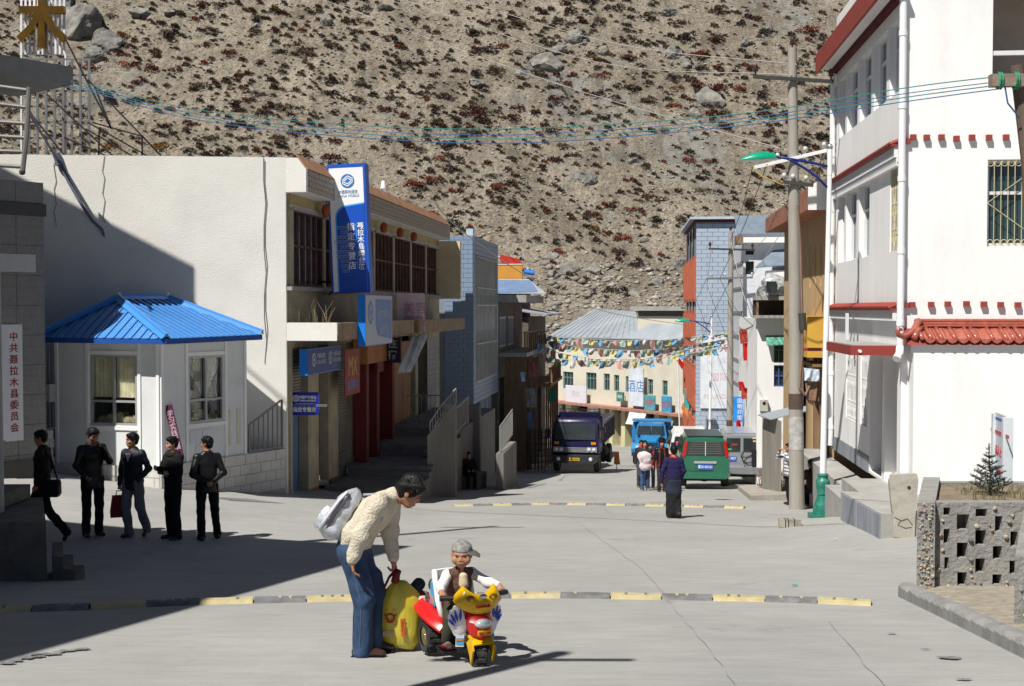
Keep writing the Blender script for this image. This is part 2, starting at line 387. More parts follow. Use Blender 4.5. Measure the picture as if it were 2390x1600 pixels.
rock_adj = [(190, 52, 72, 62), (258, 100, 40, 40), (140, 20, 60, 40), (225, 130, 34, 26), (760, 50, 22, 20), (1655, 232, 40, 38), (1620, 265, 22, 18), (1268, 150, 46, 30), (1225, 175, 26, 16), (1338, 88, 26, 22), (1300, 118, 30, 16),
   (1375, 420, 32, 24), (1342, 415, 20, 18), (1480, 378, 16, 12), (1325, 628, 34, 20), (1378, 632, 28, 16), (1290, 640, 20, 14), (1530, 664, 25, 18), (1478, 688, 18, 17), (1570, 128, 30, 22), (1600, 150, 24, 16), (1738, 102, 17, 10),
   (1715, 26, 15, 8), (1795, 70, 12, 20), (1562, 30, 26, 16), (1405, 120, 18, 14), (1118, 195, 30, 12), (900, 20, 26, 12), (1290, 600, 24, 12), (1420, 655, 14, 9), (1560, 690, 16, 14), (1255, 690, 14, 10), (1300, 720, 16, 9), (1450, 706, 12, 8),
   (1590, 620, 20, 20), (1610, 560, 14, 12), (330, 30, 30, 14), (395, 28, 20, 10), (600, 60, 14, 8), (1130, 600, 12, 8), (1210, 560, 12, 7), (1500, 560, 14, 8), (990, 330, 10, 6), (1700, 330, 12, 7), (840, 250, 10, 6)]
bl = ['grey crag of fractured rock at the upper left of the slope', 'grey boulder', 'slab of grey rock']
put_rocks = []
for k, (px, py, rx, ry) in enumerate(rock_adj):
 p, d = H(px, py); s = d / F
 big = rx >= 24
 o = link('boulder', rocks[k % 8], None, (p.x, p.y, p.z - ry * s * 0.12), (random.uniform(-0.2, 0.2), random.uniform(-0.2, 0.2), random.uniform(0, 6)), (rx * s * 1.05, rx * s * 0.8, ry * s * 1.35))
 put_rocks.append((o, 'large' if big else 'small', 'near the top edge' if py < 60 else 'high on the slope' if py < 250 else 'midway up the slope' if py < 480 else 'low on the slope' if py < 645 else 'in the rubble at the slope foot', px))
from collections import defaultdict
ordn = ['leftmost', 'second from the left', 'third from the left', 'fourth from the left', 'fifth from the left', 'sixth from the left', 'seventh from the left', 'eighth from the left', 'ninth from the left', 'tenth from the left', 'eleventh from the left', 'twelfth from the left']
by = defaultdict(list)
for r_ in put_rocks: by[r_[1:3]].append(r_)
for (sz, wh), lst in by.items():
 for k, r_ in enumerate(sorted(lst, key=lambda t: t[3])): tag(r_[0], f'{sz} grey boulder {wh}, {ordn[k]}', 'boulder', 'boulders on the slope')
# scree: uncountable small stones
def scatter_stones(name, n, size, m, ylo, yhi, seed, dens=None):
 r = np.random.default_rng(seed)
 y = ylo + (yhi - ylo) * r.random(n) ** 1.1; x = (r.random(n) - 0.5) * 0.98 * y
 z = hz(x, y); s = size[0] + (size[1] - size[0]) * r.random(n) ** 3
 base = np.array([(1, 0, 0), (-1, 0, 0), (0, 1, 0), (0, -1, 0), (0, 0, 1), (0, 0, -1)], float)
 f = np.array([(0, 2, 4), (2, 1, 4), (1, 3, 4), (3, 0, 4), (2, 0, 5), (1, 2, 5), (3, 1, 5), (0, 3, 5)])
 v = base[None] * (0.6 + 0.8 * r.random((n, 6, 1))) + 0.25 * (r.random((n, 6, 3)) - 0.5)
 v[..., 2] *= 0.6
 v = v * s[:, None, None] + np.stack([x, y, z + s * 0.1], -1)[:, None]
 ff = (f[None] + 6 * np.arange(n)[:, None, None]).reshape(-1, 3)
 return tag(link(name, np_mesh(name, v.reshape(-1, 3), ff, m)), 'loose stones and gravel covering the mountain slope', 'scree', kind='stuff')
stone_l = mat('pale_scree_stone', (0.35, 0.325, 0.285), 0.95, var=0.35, scale=0.6)
stone_d = mat('dark_scree_stone', (0.22, 0.20, 0.175), 0.95, var=0.35, scale=0.6)
scatter_stones('scree', 26000, (0.04, 0.30), stone_l, 110, 215, 1)
scatter_stones('scree', 24000, (0.04, 0.30), stone_d, 110, 215, 2)
scatter_stones('scree', 2600, (0.08, 0.6), stone_l, 111, 138, 3)
scatter_stones('scree', 2600, (0.08, 0.7), stone_d, 111, 140, 4)
# shrubs ------------------------------------------------------------
def shrub_mesh(name, m, seed, n=520, tall=0.95, leaf=1.0):
 r = np.random.default_rng(seed)
 k = 6; cc = (r.random((k, 3)) - 0.5) * np.array([1.2, 1.2, 0.5]); cr = 0.34 + 0.3 * r.random(k)
 w = r.integers(0, k, n); d = r.normal(size=(n, 3)); d /= np.linalg.norm(d, axis=1, keepdims=True); d[:, 2] = np.abs(d[:, 2])
 c = cc[w] + d * (cr[w] * (0.55 + 0.5 * r.random(n)))[:, None]; c[:, 2] = np.abs(c[:, 2]) * tall
 a = r.normal(size=(n, 3)); a /= np.linalg.norm(a, axis=1, keepdims=True); b = np.cross(a, d); b /= np.linalg.norm(b, axis=1, keepdims=True) + 1e-6
 s = leaf * (0.05 + 0.07 * r.random(n))[:, None]
 v = np.stack([c - a * s, c + a * s, c + d * s * 1.5 + b * s * 0.6], 1).reshape(-1, 3)
 return np_mesh(name, v, np.arange(3 * n).reshape(-1, 3), m)
shr_cols = {'dark': (0.05, 0.044, 0.033), 'brown': (0.09, 0.058, 0.038), 'wine': (0.105, 0.036, 0.028), 'red': (0.19, 0.045, 0.026), 'ochre': (0.22, 0.12, 0.03), 'grey': (0.105, 0.085, 0.065)}
shr_m = {k: mat('shrub_' + k, c, 0.95, var=0.45, scale=1.5) for k, c in shr_cols.items()}
shr = {k: [shrub_mesh('shrub', m, 50 + i) for i in range(4)] for k, m in shr_m.items()}
words = {'dark': 'dark low', 'brown': 'brown leafless', 'wine': 'wine-red', 'red': 'bright red', 'ochre': 'ochre', 'grey': 'grey-brown'}
marked = [(300, 155, 24, 'red'), (217, 160, 22, 'red'), (470, 205, 26, 'brown'), (475, 110, 20, 'wine'), (560, 205, 16, 'red'), (685, 108, 24, 'wine'), (780, 370, 34, 'wine'), (975, 436, 34, 'red'), (1015, 422, 24, 'red'), (1165, 442, 20, 'red'), (1450, 563, 24, 'red'),
          (1385, 505, 22, 'wine'), (1205, 520, 14, 'wine'), (1880, 75, 28, 'red'), (1735, 210, 26, 'red'), (1570, 250, 20, 'red'), (1300, 235, 24, 'wine'), (1110, 272, 26, 'wine'), (710, 128, 30, 'brown'), (600, 75, 20, 'brown'), (640, 30, 18, 'dark'), (1010, 290, 26, 'brown'),
          (1055, 365, 22, 'brown'), (1310, 590, 20, 'red'), (260, 345, 22, 'ochre'), (380, 345, 26, 'ochre'), (355, 240, 18, 'ochre'), (545, 245, 24, 'dark'), (410, 165, 20, 'wine'), (1900, 215, 24, 'wine'), (1610, 375, 18, 'red'), (1700, 300, 20, 'wine')]
rs = random.Random(3)
pts = []
for px, py, r, k in marked: pts.append((px, py, r * 1.05, k))
tries = 0
while len(pts) < 4300 and tries < 60000:
 tries += 1
 px = rs.uniform(-120, 2050); py = rs.uniform(-60, 700); n_ = len(pts)
 lump = float(fbm(np.array([px / 170.0]), np.array([py / 110.0]), 3, 77)[0])
 if rs.random() > 0.5 + lump * 1.9: continue
 r = rs.uniform(15, 27) if n_ < 330 else rs.uniform(9.5, 15) if n_ < 1550 else rs.uniform(4.5, 9)
 if py > 560 and rs.random() < 0.45: continue
 if n_ < 500 and any(abs(px - q[0]) < (r + q[2]) * 0.7 and abs(py - q[1]) < (r + q[2]) * 0.5 for q in pts): continue
 k = rs.choices(['dark', 'brown', 'wine', 'red', 'ochre', 'grey'], [33, 29, 19, 5, 3, 18])[0]
 pts.append((px, py, r, k))
pts.sort(key=lambda q: -q[2])
rest = {k: [] for k in shr}
for i, (px, py, r, k) in enumerate(pts):
 p, d = H(px, py); s = r * d / F
 vis = 0 < px < 1920 and py > 0
 if i < 300 and vis:
  o = link('shrub', shr[k][i % 4], None, (p.x, p.y, p.z - 0.08 * s), (0, 0, rs.uniform(0, 6.3)), (s * 0.95, s * 0.95, s * rs.uniform(0.7, 1.05)))
  tag(o, f'{words[k]} shrub on the stony mountain slope', 'shrub', f'{words[k]} shrubs on the mountain slope')
 else: rest[k].append((p, s))
for k, lst in rest.items():
 if not lst: continue
 me0 = shrub_mesh('low_scrub', shr_m[k], 71, 120, 0.95, 1.7); n0 = len(me0.vertices); v0 = np.empty(n0 * 3, np.float32); me0.vertices.foreach_get('co', v0); v0 = v0.reshape(-1, 3)
 v = np.concatenate([v0 * s + np.array([p.x, p.y, p.z]) for p, s in lst])
 tag(link('low_scrub', np_mesh('low_scrub', v, np.arange(len(v)).reshape(-1, 3), shr_m[k])), f'small {words[k]} plants scattered over the mountain slope', 'scrub', kind='stuff')
# ================================================================ right-hand side of the street
white_m = mat('white_paint', (0.82, 0.82, 0.815), 0.8, var=0.04, scale=1.2, bump=0.2, bscale=25, dirt=(0.60, 0.58, 0.54), dscale=0.9, damt=0.4, stretch=(1, 1, 0.3))
offwhite_m = mat('off_white_paint', (0.72, 0.73, 0.74), 0.75, var=0.05, scale=2, bump=0.1, bscale=30)
redpaint_m = mat('red_oxide_paint', (0.27, 0.045, 0.035), 0.6, var=0.12, scale=4, dirt=(0.20, 0.05, 0.045), damt=0.5)
redtile_m = mat('red_glazed_tile', (0.34, 0.09, 0.062), 0.22, var=0.22, scale=9, spec=0.5, dirt=(0.50, 0.20, 0.14), dscale=6, damt=0.4)
pipe_m = mat('white_plastic', (0.78, 0.79, 0.80), 0.4, var=0.03)
glass_m = mat('dark_window_glass', (0.03, 0.038, 0.042), 0.08, var=0.3, scale=1.5, spec=0.6)
glassg_m = mat('grey_curtained_glass', (0.16, 0.18, 0.19), 0.15, var=0.4, scale=6, spec=0.6, stretch=(1, 1, 0.1))
alu_m = mat('white_window_frame', (0.66, 0.68, 0.70), 0.45, var=0.05)
door_m = mat('grey_metal_door', (0.40, 0.40, 0.41), 0.5, var=0.05)
conc_m = mat('grey_concrete', (0.34, 0.335, 0.32), 0.9, var=0.14, scale=2.5, bump=0.3, bscale=25, dirt=(0.22, 0.21, 0.2), dscale=1.5, damt=0.6)
dconc_m = mat('streaked_dark_concrete', (0.19, 0.18, 0.165), 0.92, var=0.25, scale=1.8, bump=0.3, bscale=20, stretch=(1, 1, 0.15), dirt=(0.09, 0.085, 0.08), dscale=1.6, damt=0.7)
bluegrey_m = mat('blue_grey_wash', (0.25, 0.27, 0.31), 0.9, var=0.3, scale=4, stretch=(1, 1, 0.12), bump=0.25)
cream_m = mat('cream_wall', (0.62, 0.58, 0.49), 0.9, var=0.08, scale=2, bump=0.15, dirt=(0.40, 0.36, 0.30), dscale=0.9, damt=0.5)
yellow_m = mat('ochre_wall', (0.52, 0.37, 0.20), 0.85, var=0.1, scale=2, dirt=(0.30, 0.20, 0.11), dscale=1.2, damt=0.5)
black_m = mat('black_metal', (0.02, 0.02, 0.022), 0.5, var=0.1)
grille_m = mat('pale_gold_grille', (0.55, 0.48, 0.30), 0.4, var=0.1)
steel_m = mat('galvanised_steel', (0.42, 0.43, 0.45), 0.35, metal=0.8, var=0.15, scale=6)
wood_m = mat('weathered_wood', (0.22, 0.145, 0.085), 0.85, var=0.3, scale=5, stretch=(1, 1, 0.2), bump=0.2)
def MSIDE(y1, x=0.0, z=0.0): return Matrix.Translation((x, y1, z)) @ Matrix.Rotation(-math.pi / 2, 4, 'Z')   # wall facing the street on the right-hand side
def MLEFT(y0, x=0.0, z=0.0): return Matrix.Translation((x, y0, z)) @ Matrix.Rotation(math.pi / 2, 4, 'Z')    # wall facing the street on the left-hand side (faces +x)
def window(parent, M, x0, x1, z0, z1, depth, frame_m, pane_m, nx=2, nz=1, bar=0.05, name='window', sill=None):
 """a framed window set back in an opening: frame with bars, panes as its own pieces"""
 mb = MB(); mb.M = M
 xs = [x0 + (x1 - x0) * i / nx for i in range(nx + 1)]; zs = [z0 + (z1 - z0) * i / nz for i in range(nz + 1)] if isinstance(nz, int) else [z0 + (z1 - z0) * q for q in nz]
 for i, x in enumerate(xs):
  a = x if i == 0 else x - bar / 2; b = x + bar if i == 0 else x + bar / 2
  if i == nx: a, b = x - bar, x
  mb.box(a, b, depth - 0.05, depth + 0.01, z0, z1)
 for j, z in enumerate(zs):
  a, b = z - bar / 2, z + bar / 2
  if j == 0: a, b = z, z + bar
  if j == len(zs) - 1: a, b = z - bar, z
  for i in range(nx): mb.box(xs[i] + (bar if i == 0 else bar / 2), xs[i + 1] - (bar if i == nx - 1 else bar / 2), depth - 0.048, depth + 0.008, a, b)
 w = mb.build(name, frame_m, parent)
 p = MB(); p.M = M; p.box(x0 + 0.004, x1 - 0.004, depth + 0.014, depth + 0.03, z0 + 0.004, z1 - 0.004)
 p.build('pane', pane_m, w)
 return w
YR = RD(5.45)
fR = Frame((7.34, 22.6, -3.5), YR)
B = thing('white_building', 'three-storey white building with red eaves and red beam ends at the right', 'building', fR.o, YR)
Zw = lambda z: z + 3.5
LEN = 7.35
# side wall with its windows
top_y = [(0.22, 1.24), (1.50, 2.73), (3.0, 4.28), (4.55, 5.8), (6.05, 6.85)]
mid_y = [(3.1, 4.28), (4.55, 5.85), (6.05, 6.9)]
ts0, ts1, ms0, ms1 = Zw(4.15), Zw(5.55), Zw(1.12), Zw(2.72)
wins = [(a, b, ts0, ts1) for a, b in top_y] + [(a, b, ms0, ms1) for a, b in mid_y]
gri = [(0.42, 1.1, ms0, ms1), (4.45, 5.7, Zw(-2.55), Zw(-0.75)), (3.2, 3.95, Zw(-2.55), Zw(-0.75))]
doors = [(1.68, 2.88, 0.06, Zw(-1.0)), (0.32, 1.42, 0.06, Zw(-1.0))]
cv = lambda q: (LEN - q[1], LEN - q[0], q[2], q[3])
Ms = MSIDE(LEN)
mb = MB().wall(LEN - 0.3, Zw(6.0), 0.3, [cv(q) for q in wins + gri + doors], Ms)
zg0, zg1 = fR.ony(2304, 574).z, fR.ony(2304, 372).z
xg = fR.ony(2304, 500).x; xl = fR.ony(2317, 100).x; zl = fR.ony(2317, 200).z
mb.wall(8.0, Zw(7.6), 0.3, [(xg, xg + 1.5, zg0, zg1), (xl, xl + 2.6, zl, Zw(6.6))])
mb.box(0.002, 0.3, 0.302, LEN, Zw(6.0), Zw(7.2))
mb.box(7.7, 8.0, 0.3, LEN, 0, Zw(7.2)); mb.box(0.3, 7.7, LEN - 0.3, LEN - 0.002, 0, Zw(7.2))
mb.box(0.3, 7.7, 0.3, LEN - 0.3, Zw(3.0), Zw(3.12)); mb.box(0.3, 7.7, 0.3, LEN - 0.3, Zw(-0.06), Zw(0.06)); mb.box(0.302, 7.698, 0.302, LEN - 0.302, Zw(6.8), Zw(6.95))
mb.build('wall', white_m, B)
MB().box(0.3, 7.7, 1.9, 2.0, Zw(3.12), Zw(6.8)).build('loggia_back_wall', mat('beige_room_wall', (0.42, 0.38, 0.32), 0.9), B)
mb = MB()
mb.box(xl, xl + 2.6, 0.04, 0.1, Zw(4.72), Zw(4.80)); mb.build('loggia_rail', alu_m, B)
for a, b, c, d in wins:
 w = window(B, Ms, LEN - b, LEN - a, c, d, 0.17, alu_m, glassg_m, 2, [0, 0.66, 1], 0.05)
for a, b, c, d in gri:
 w = window(B, Ms, LEN - b, LEN - a, c, d, 0.12, alu_m, glassg_m, 2, 1, 0.05)
 g = MB(); g.M = Ms
 n = max(3, int((b - a) / 0.14))
 for i in range(n + 1):
  x = LEN - b + 0.03 + (b - a - 0.06) * i / n; g.bar((x, 0.03, c + 0.03), (x, 0.03, d - 0.03), 0.018)
  if i < n:   # scrolls of the ornamental grille
   for k in range(3):
    zc = c + 0.3 + (d - c - 0.6) * k / 2; r = (b - a) / n * 0.45; xm = x + (b - a) / n / 2
    g.tube([(xm + r * math.cos(t) * (1 - t / 14), 0.03, zc + 0.16 * math.sin(t) * (1 - t / 14)) for t in [q * 0.8 for q in range(10)]], 0.008, 4)
 for z in (c + 0.03, d - 0.03): g.bar((LEN - b, 0.03, z), (LEN - a, 0.03, z), 0.022)
 g.build('ornamental_grille', grille_m if c == ms0 else mat('white_grille', (0.7, 0.7, 0.68), 0.4), w)
for a, b, c, d in doors:
 o = MB(); o.M = Ms; o.box(LEN - b + 0.002, LEN - a - 0.002, 0.24, 0.28, c, d - 0.002); o = o.build('door', door_m, B)
 h = MB(); h.M = Ms; h.cyl((LEN - a - 0.12, 0.2, c + 1.05), (LEN - a - 0.12, 0.24, c + 1.05), 0.025); h.build('handle', black_m, o)
# front windows
w = window(B, None, xg, xg + 1.5, zg0, zg1, 0.16, alu_m, mat('green_glass', (0.035, 0.06, 0.06), 0.1, var=0.2, spec=0.6), 1, [0, 0.62, 1], 0.06)
g = MB(); n = 12; pw = 1.5 / n
for i in range(n + 1): g.bar((xg + pw * i, 0.02, zg0), (xg + pw * i, 0.02, zg1), 0.012)
for i in range(n):
 for z in (zg0 + 0.07, zg1 - 0.07):
  g.tube([(xg + pw * (i + 0.5) + 0.052 * math.cos(t), 0.02, z + 0.052 * math.sin(t)) for t in [q * math.pi / 8 for q in range(17)]], 0.008, 4)
zc = (zg0 + zg1) / 2
for s in (1, -1): g.bar((xg, 0.005, zc), (xg + 0.75, 0.005, zc + s * 0.55), 0.012); g.bar((xg + 0.75, 0.005, zc + s * 0.55), (xg + 1.5, 0.005, zc), 0.012)
g.build('window_grille', grille_m, w)
# beam ends
be = MB().box(-0.052, 0.052, -0.085, -0.001, -0.05, 0.05).mesh('beam_end', redpaint_m)
for py, xs in ((322, (2133, 2164.5, 2199, 2234, 2270, 2310, 2349.6, 2388)), (709, (2131, 2175, 2213.6, 2257, 2297.7, 2337, 2377))):
 for px in xs:
  q = fR.ony(px - 3, py + random.uniform(-2, 2)); link('beam_end', be, B, (q.x, 0, q.z), (0, 0, random.uniform(-0.04, 0.04)))
for px, py in ((2103, 330), (2101, 712)):
 q = fR.ony(px, py); link('beam_end', be, B, (0.06, 0, q.z))
# red eaves: roof edge, and the two tile bands over rafter combs
o = MB().box(-0.5, -0.44, -0.3, LEN + 0.05, Zw(5.83), Zw(6.3)).build('roof_fascia', redpaint_m, B)
MB().box(-0.44, 0.0, -0.3, LEN + 0.05, Zw(5.93), Zw(6.0)).build('soffit', white_m, B)
MB().hexa([(-0.5, -0.3, Zw(6.3)), (8.2, -0.3, Zw(6.3)), (8.2, LEN + 0.05, Zw(6.3)), (-0.5, LEN + 0.05, Zw(6.3))][::1], [(1.6, -0.3, Zw(7.35)), (6.6, -0.3, Zw(7.35)), (6.6, LEN, Zw(7.35)), (1.6, LEN, Zw(7.35))]).build('roof', redtile_m, B)
dk = mat('dark_red_rafters', (0.11, 0.02, 0.018), 0.7)
mb = MB()
for i in range(64): mb.box(-0.13, -0.002, 0.02 + i * 0.115, 0.09 + i * 0.115, Zw(5.80), Zw(5.93))
tag(mb.build('rafter_end', dk, B), kind='stuff')
for zb in (3.06, -0.03):
 bm_ = MB(); bm_.box(-0.2, -0.001, 0.1, LEN, Zw(zb), Zw(zb + 0.04))
 bm_.build('tile_band', redpaint_m, B)
 t = MB()
 for i in range(72):
  y = 0.12 + i * 0.1; t.cyl((-0.215, y + 0.05, Zw(zb + 0.045)), (-0.02, y + 0.05, Zw(zb + 0.12)), 0.045, n=8)
 tag(t.build('band_tile', redpaint_m, B), kind='stuff')
 t = MB()
 for i in range(72): t.box(-0.14, -0.001, 0.13 + i * 0.1, 0.165 + i * 0.1, Zw(zb - 0.2), Zw(zb - 0.002))
 tag(t.build('rafter_end', offwhite_m, B), kind='stuff')
 if zb > 1: MB().box(-0.1, -0.001, 0.1, LEN, Zw(zb - 0.36), Zw(zb - 0.21)).build('ledge', white_m, B)
# tiled pent roof over the front wall
PT = [(-0.14, -0.16), (-0.46, -0.56)]     # (y, world z) of ridge and eave
z0, z1 = Zw(-0.575), Zw(-0.33)
pr = MB().hexa([(0.0, -0.5, z0 - 0.09), (4.4, -0.5, z0 - 0.09), (4.4, 0, z0 - 0.09), (0.0, 0, z0 - 0.09)], [(0.0, -0.44, z0 - 0.01), (4.4, -0.44, z0 - 0.01), (4.4, -0.03, z1 - 0.04), (0.0, -0.03, z1 - 0.04)]).build('pent_roof', redpaint_m, B)
MB().box(0.13, 8.0, -0.41, -0.002, -0.6, z0 - 0.092).build('ground_floor_wall', white_m, B)
def arch(w, h, n=5): return [(-w / 2 * math.cos(math.pi * i / n), h * math.sin(math.pi * i / n)) for i in range(n + 1)]
a = Vector((0, -0.06, z1 - 0.02)); b = Vector((0, -0.5, z0 + 0.02)); nn = Vector((0, 0.42, 0.44)).normalized() * -1
nrm = Vector((0, -(z1 - z0), 0.44)).normalized()
prof = arch(0.088, 0.05)
cov = MB().loft([[p + Vector((x, 0, 0)) + nrm * h for x, h in prof] for p in (a, a.lerp(b, 0.5), b)]); cov.ball(b + nrm * 0.012, (0.044, 0.02, 0.044), 8, 6)
cov = cov.mesh('cover_tile', redtile_m, 40)
pan = MB()
for k in (0,): pan.loft([[(-0.095, 0, 0), (0, 0, -0.02), (0.095, 0, 0), (0.095, 0, -0.016), (0, 0, -0.036), (-0.095, 0, -0.016)], [(-0.095, -0.15, 0), (-0.05, -0.15, -0.016), (0.095, -0.15, 0), (0.095, -0.15, -0.016), (0, -0.15, -0.036), (-0.095, -0.15, -0.016)]])
pan = pan.mesh('pan_tile', redtile_m); ang = math.atan2(z1 - z0, 0.44)
drip = MB().slab([(-0.1, 0, 0.01), (-0.06, 0, -0.035), (0, 0, -0.065), (0.06, 0, -0.035), (0.1, 0, 0.01)], (0, -0.014, 0)).mesh('drip_tile', redtile_m)
for i in range(21):
 x = 0.3 + i * 0.198
 link('cover_tile', cov, B, (x, random.uniform(-0.006, 0.006), random.uniform(-0.004, 0.008)), (0, random.uniform(-0.03, 0.03), 0))
 for k in range(4):
  p = a.lerp(b, k / 4.0); link('pan_tile', pan, B, (x + 0.099, p.y, p.z + 0.022), (ang, 0, random.uniform(-0.02, 0.02)))
 link('drip_tile', drip, B, (x + 0.099, -0.515, z0 + 0.0), (random.uniform(-0.05, 0.1), 0, 0))
rt = MB()
for k, (yy, zz, r) in enumerate(((-0.07, z1 + 0.105, 0.04), (-0.09, z1 + 0.05, 0.032), (-0.1, z1 + 0.01, 0.03))): rt.cyl((0.22, yy, zz), (4.4, yy, zz), r, n=10)
rt.box(0.22, 4.4, -0.06, -0.002, z1 - 0.02, z1 + 0.115)
rt.build('ridge_tile', redtile_m, B, 40)
MB().tube([(0.3, -0.1, z1 + 0.1), (0.16, -0.28, z1 - 0.08), (0.04, -0.42, z0 + 0.1), (-0.08, -0.5, z0 + 0.06), (-0.17, -0.55, z0 + 0.09), (-0.2, -0.56, z0 + 0.16), (-0.165, -0.56, z0 + 0.21), (-0.12, -0.55, z0 + 0.18)], 0.075, 8, 0.03).build('corner_finial', redtile_m, B, True)
MB().tube([(0.34, -0.12, z1 - 0.02), (0.22, -0.3, z0 + 0.16), (0.12, -0.5, z0 + 0.03)], 0.06, 8).build('hip_tile', redtile_m, B, True)
# rain pipes
for x, y, zlo, zhi in ((-0.045, -0.1, Zw(-0.72), Zw(6.6)), (-0.1, LEN - 0.12, 0.1, Zw(5.8))):
 mb = MB().cyl((x, y, zlo), (x, y, zhi), 0.068, n=14)
 for z in np.arange(zlo + 0.4, zhi, 1.35): mb.cyl((x, y, z), (x, y, z + 0.1), 0.078, n=14)
 if y < 0: mb.tube([(x, y, zlo), (x - 0.02, y - 0.06, zlo - 0.12), (x - 0.1, y - 0.16, zlo - 0.22)], 0.078, 12)
 o = mb.build('rain_pipe', pipe_m, B, 40)
 c = MB()
 for z in np.arange(zlo + 0.75, zhi, 1.35): c.bar((x - 0.085, y, z), (0.02, y, z), 0.03)
 c.build('pipe_clamp', steel_m, o)
# canopy over the doors
o = MB().box(-0.94, -0.002, -0.02, 2.75, Zw(-0.88), Zw(-0.70)).build('canopy', redpaint_m, B)
MB().box(-0.90, -0.004, 0.03, 2.7, Zw(-0.70), Zw(-0.685)).build('canopy_top', conc_m, o)
MB().lathe([(0.03, 0), (0.03, 0.1), (0.016, 0.1), (0.016, 0.02)], 12, (-0.78, -0.12, Zw(-0.80)), 'y').build('spout', pipe_m, o)
MB().box(-0.25, -0.18, 4.4, 4.46, Zw(-0.7), Zw(-0.1)).build('bracket', alu_m, B)
MB().box(-0.025, -0.001, 2.95, LEN, 0.0, 0.34).build('skirting', bluegrey_m, B)
MB().box(-0.95, -0.05, LEN - 0.25, LEN - 0.17, Zw(-1.05), Zw(-0.97)).build('far_lintel', redpaint_m, B)
pl = MB().hexa([(-1.1, -3.6, -0.9), (3.2, -3.6, -0.9), (3.2, -0.003, -0.9), (-1.1, -0.003, -0.9)], [(-1.1, -3.6, 0.22), (3.2, -3.6, 0.22), (3.2, -0.003, 0.03), (-1.1, -0.003, 0.03)])
tag(pl.build('entrance_platform', conc_m, None, loc=fR.o, rot=(0, 0, -YR)), kind='structure')
tag(MB().hexa([(-1.12, -3.6, -0.9), (-1.102, -3.6, -0.9), (-1.102, -0.3, -0.9), (-1.12, -0.3, -0.9)], [(-1.12, -3.6, 0.2), (-1.102, -3.6, 0.2), (-1.102, -0.3, 0.02), (-1.12, -0.3, 0.02)]).build('platform_side', bluegrey_m, None, loc=fR.o, rot=(0, 0, -YR)), kind='structure')
st = thing('entrance_steps', 'low concrete steps beside the green lamp base up to the doors of the white building', 'steps', fR.world(0, 0, 0), YR)
MB().box(-0.75, -0.003, 0.0, 1.9, -0.9, 0.02).build('step', conc_m, st)
MB().box(-0.97, -0.752, 0.3, 2.6, -0.9, -0.22).box(-0.752, -0.003, 1.902, 2.6, -0.9, -0.22).build('step', conc_m, st)
tag(MB().box(-0.62, -0.003, 2.602, 9.4, -2.4, -0.24).build('side_pavement', conc_m, None, loc=fR.o, rot=(0, 0, -YR)), kind='structure')
fO = Frame(fR.world(0, 7.6, -2.1), YR)
B = thing('ochre_building', 'ochre shop house with a brown eave between the white building and the utility pole', 'building', fO.o, YR)
zo = lambda z: z + 5.6
Lo = 9.4
mb = MB().wall(Lo, zo(2.5), 0.3, [(Lo - 2.0, Lo - 1.8, zo(0.6), zo(1.75)), (Lo - 2.9, Lo - 2.72, zo(0.6), zo(1.75)), (Lo - 3.9, Lo - 3.7, zo(0.6), zo(1.75)), (Lo - 3.2, Lo - 0.3, 0.5, zo(-1.3)), (Lo - 7.0, Lo - 4.0, 0.5, zo(-1.3))], MSIDE(Lo))
mb.box(0.3, 6, 0.002, 0.3, 0, zo(2.5)).box(0.3, 6, Lo - 0.3, Lo - 0.002, 0, zo(2.5)).box(5.7, 5.998, 0.3, Lo - 0.3, 0, zo(2.5))
mb.build('wall', yellow_m, B)
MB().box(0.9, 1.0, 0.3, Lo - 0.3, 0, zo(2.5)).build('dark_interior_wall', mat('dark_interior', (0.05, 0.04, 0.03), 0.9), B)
ev = MB().hexa([(-0.62, 0.0, zo(2.5)), (0.0, 0.0, zo(2.5)), (0.0, Lo, zo(2.5)), (-0.62, Lo, zo(2.5))], [(-0.62, 0.0, zo(3.05)), (0.0, 0.0, zo(3.2)), (0.0, Lo, zo(3.05)), (-0.62, Lo, zo(2.95))])
ev.build('eave', mat('rusty_brown_eave', (0.33, 0.15, 0.10), 0.9, var=0.3, scale=3, dirt=(0.16, 0.1, 0.08)), B)
MB().slab([(-0.63, -0.03, zo(2.48)), (6, -0.03, zo(2.48)), (6, -0.03, zo(3.35)), (0.1, -0.03, zo(3.35)), (-0.63, -0.03, zo(3.1))], (0, 0.028, 0)).build('gable_face', white_m, B)
MB().box(0.0, 6, 0.002, Lo, zo(2.502), zo(2.9)).build('roof', conc_m, B)
mb = MB().box(-0.55, -0.002, 0.5, 3.4, zo(-1.25), zo(-0.2)); bal = mb.build('balcony', mat('orange_yellow_panel', (0.62, 0.36, 0.06), 0.6, var=0.1, scale=2), B)
MB().bar((-0.57, 2.6, zo(-0.25)), (-0.57, 1.4, zo(-0.9)), 0.05).bar((-0.565, 3.2, zo(-0.3)), (-0.565, 1.9, zo(-1.2)), 0.03).build('diagonal_brace', wood_m, bal)
mb = MB()
for y in (0.4, 1.5, 2.6, 3.9, 5.6, 7.2): mb.box(-0.05, 0.1, y, y + 0.14, 0.1, zo(-1.3))
mb.build('shop_post', wood_m, B)
MB().box(-0.4, -0.05, 0.6, 2.8, zo(-1.5), zo(-1.42)).build('shop_beam', wood_m, B)
for k, y in enumerate((0.75, 1.9)):
 MB().box(0.25, 0.3, y, y + 0.9, 0.5, zo(-1.9)).build('shop_door', mat('ochre_door', (0.42, 0.27, 0.11), 0.7, var=0.2), B)
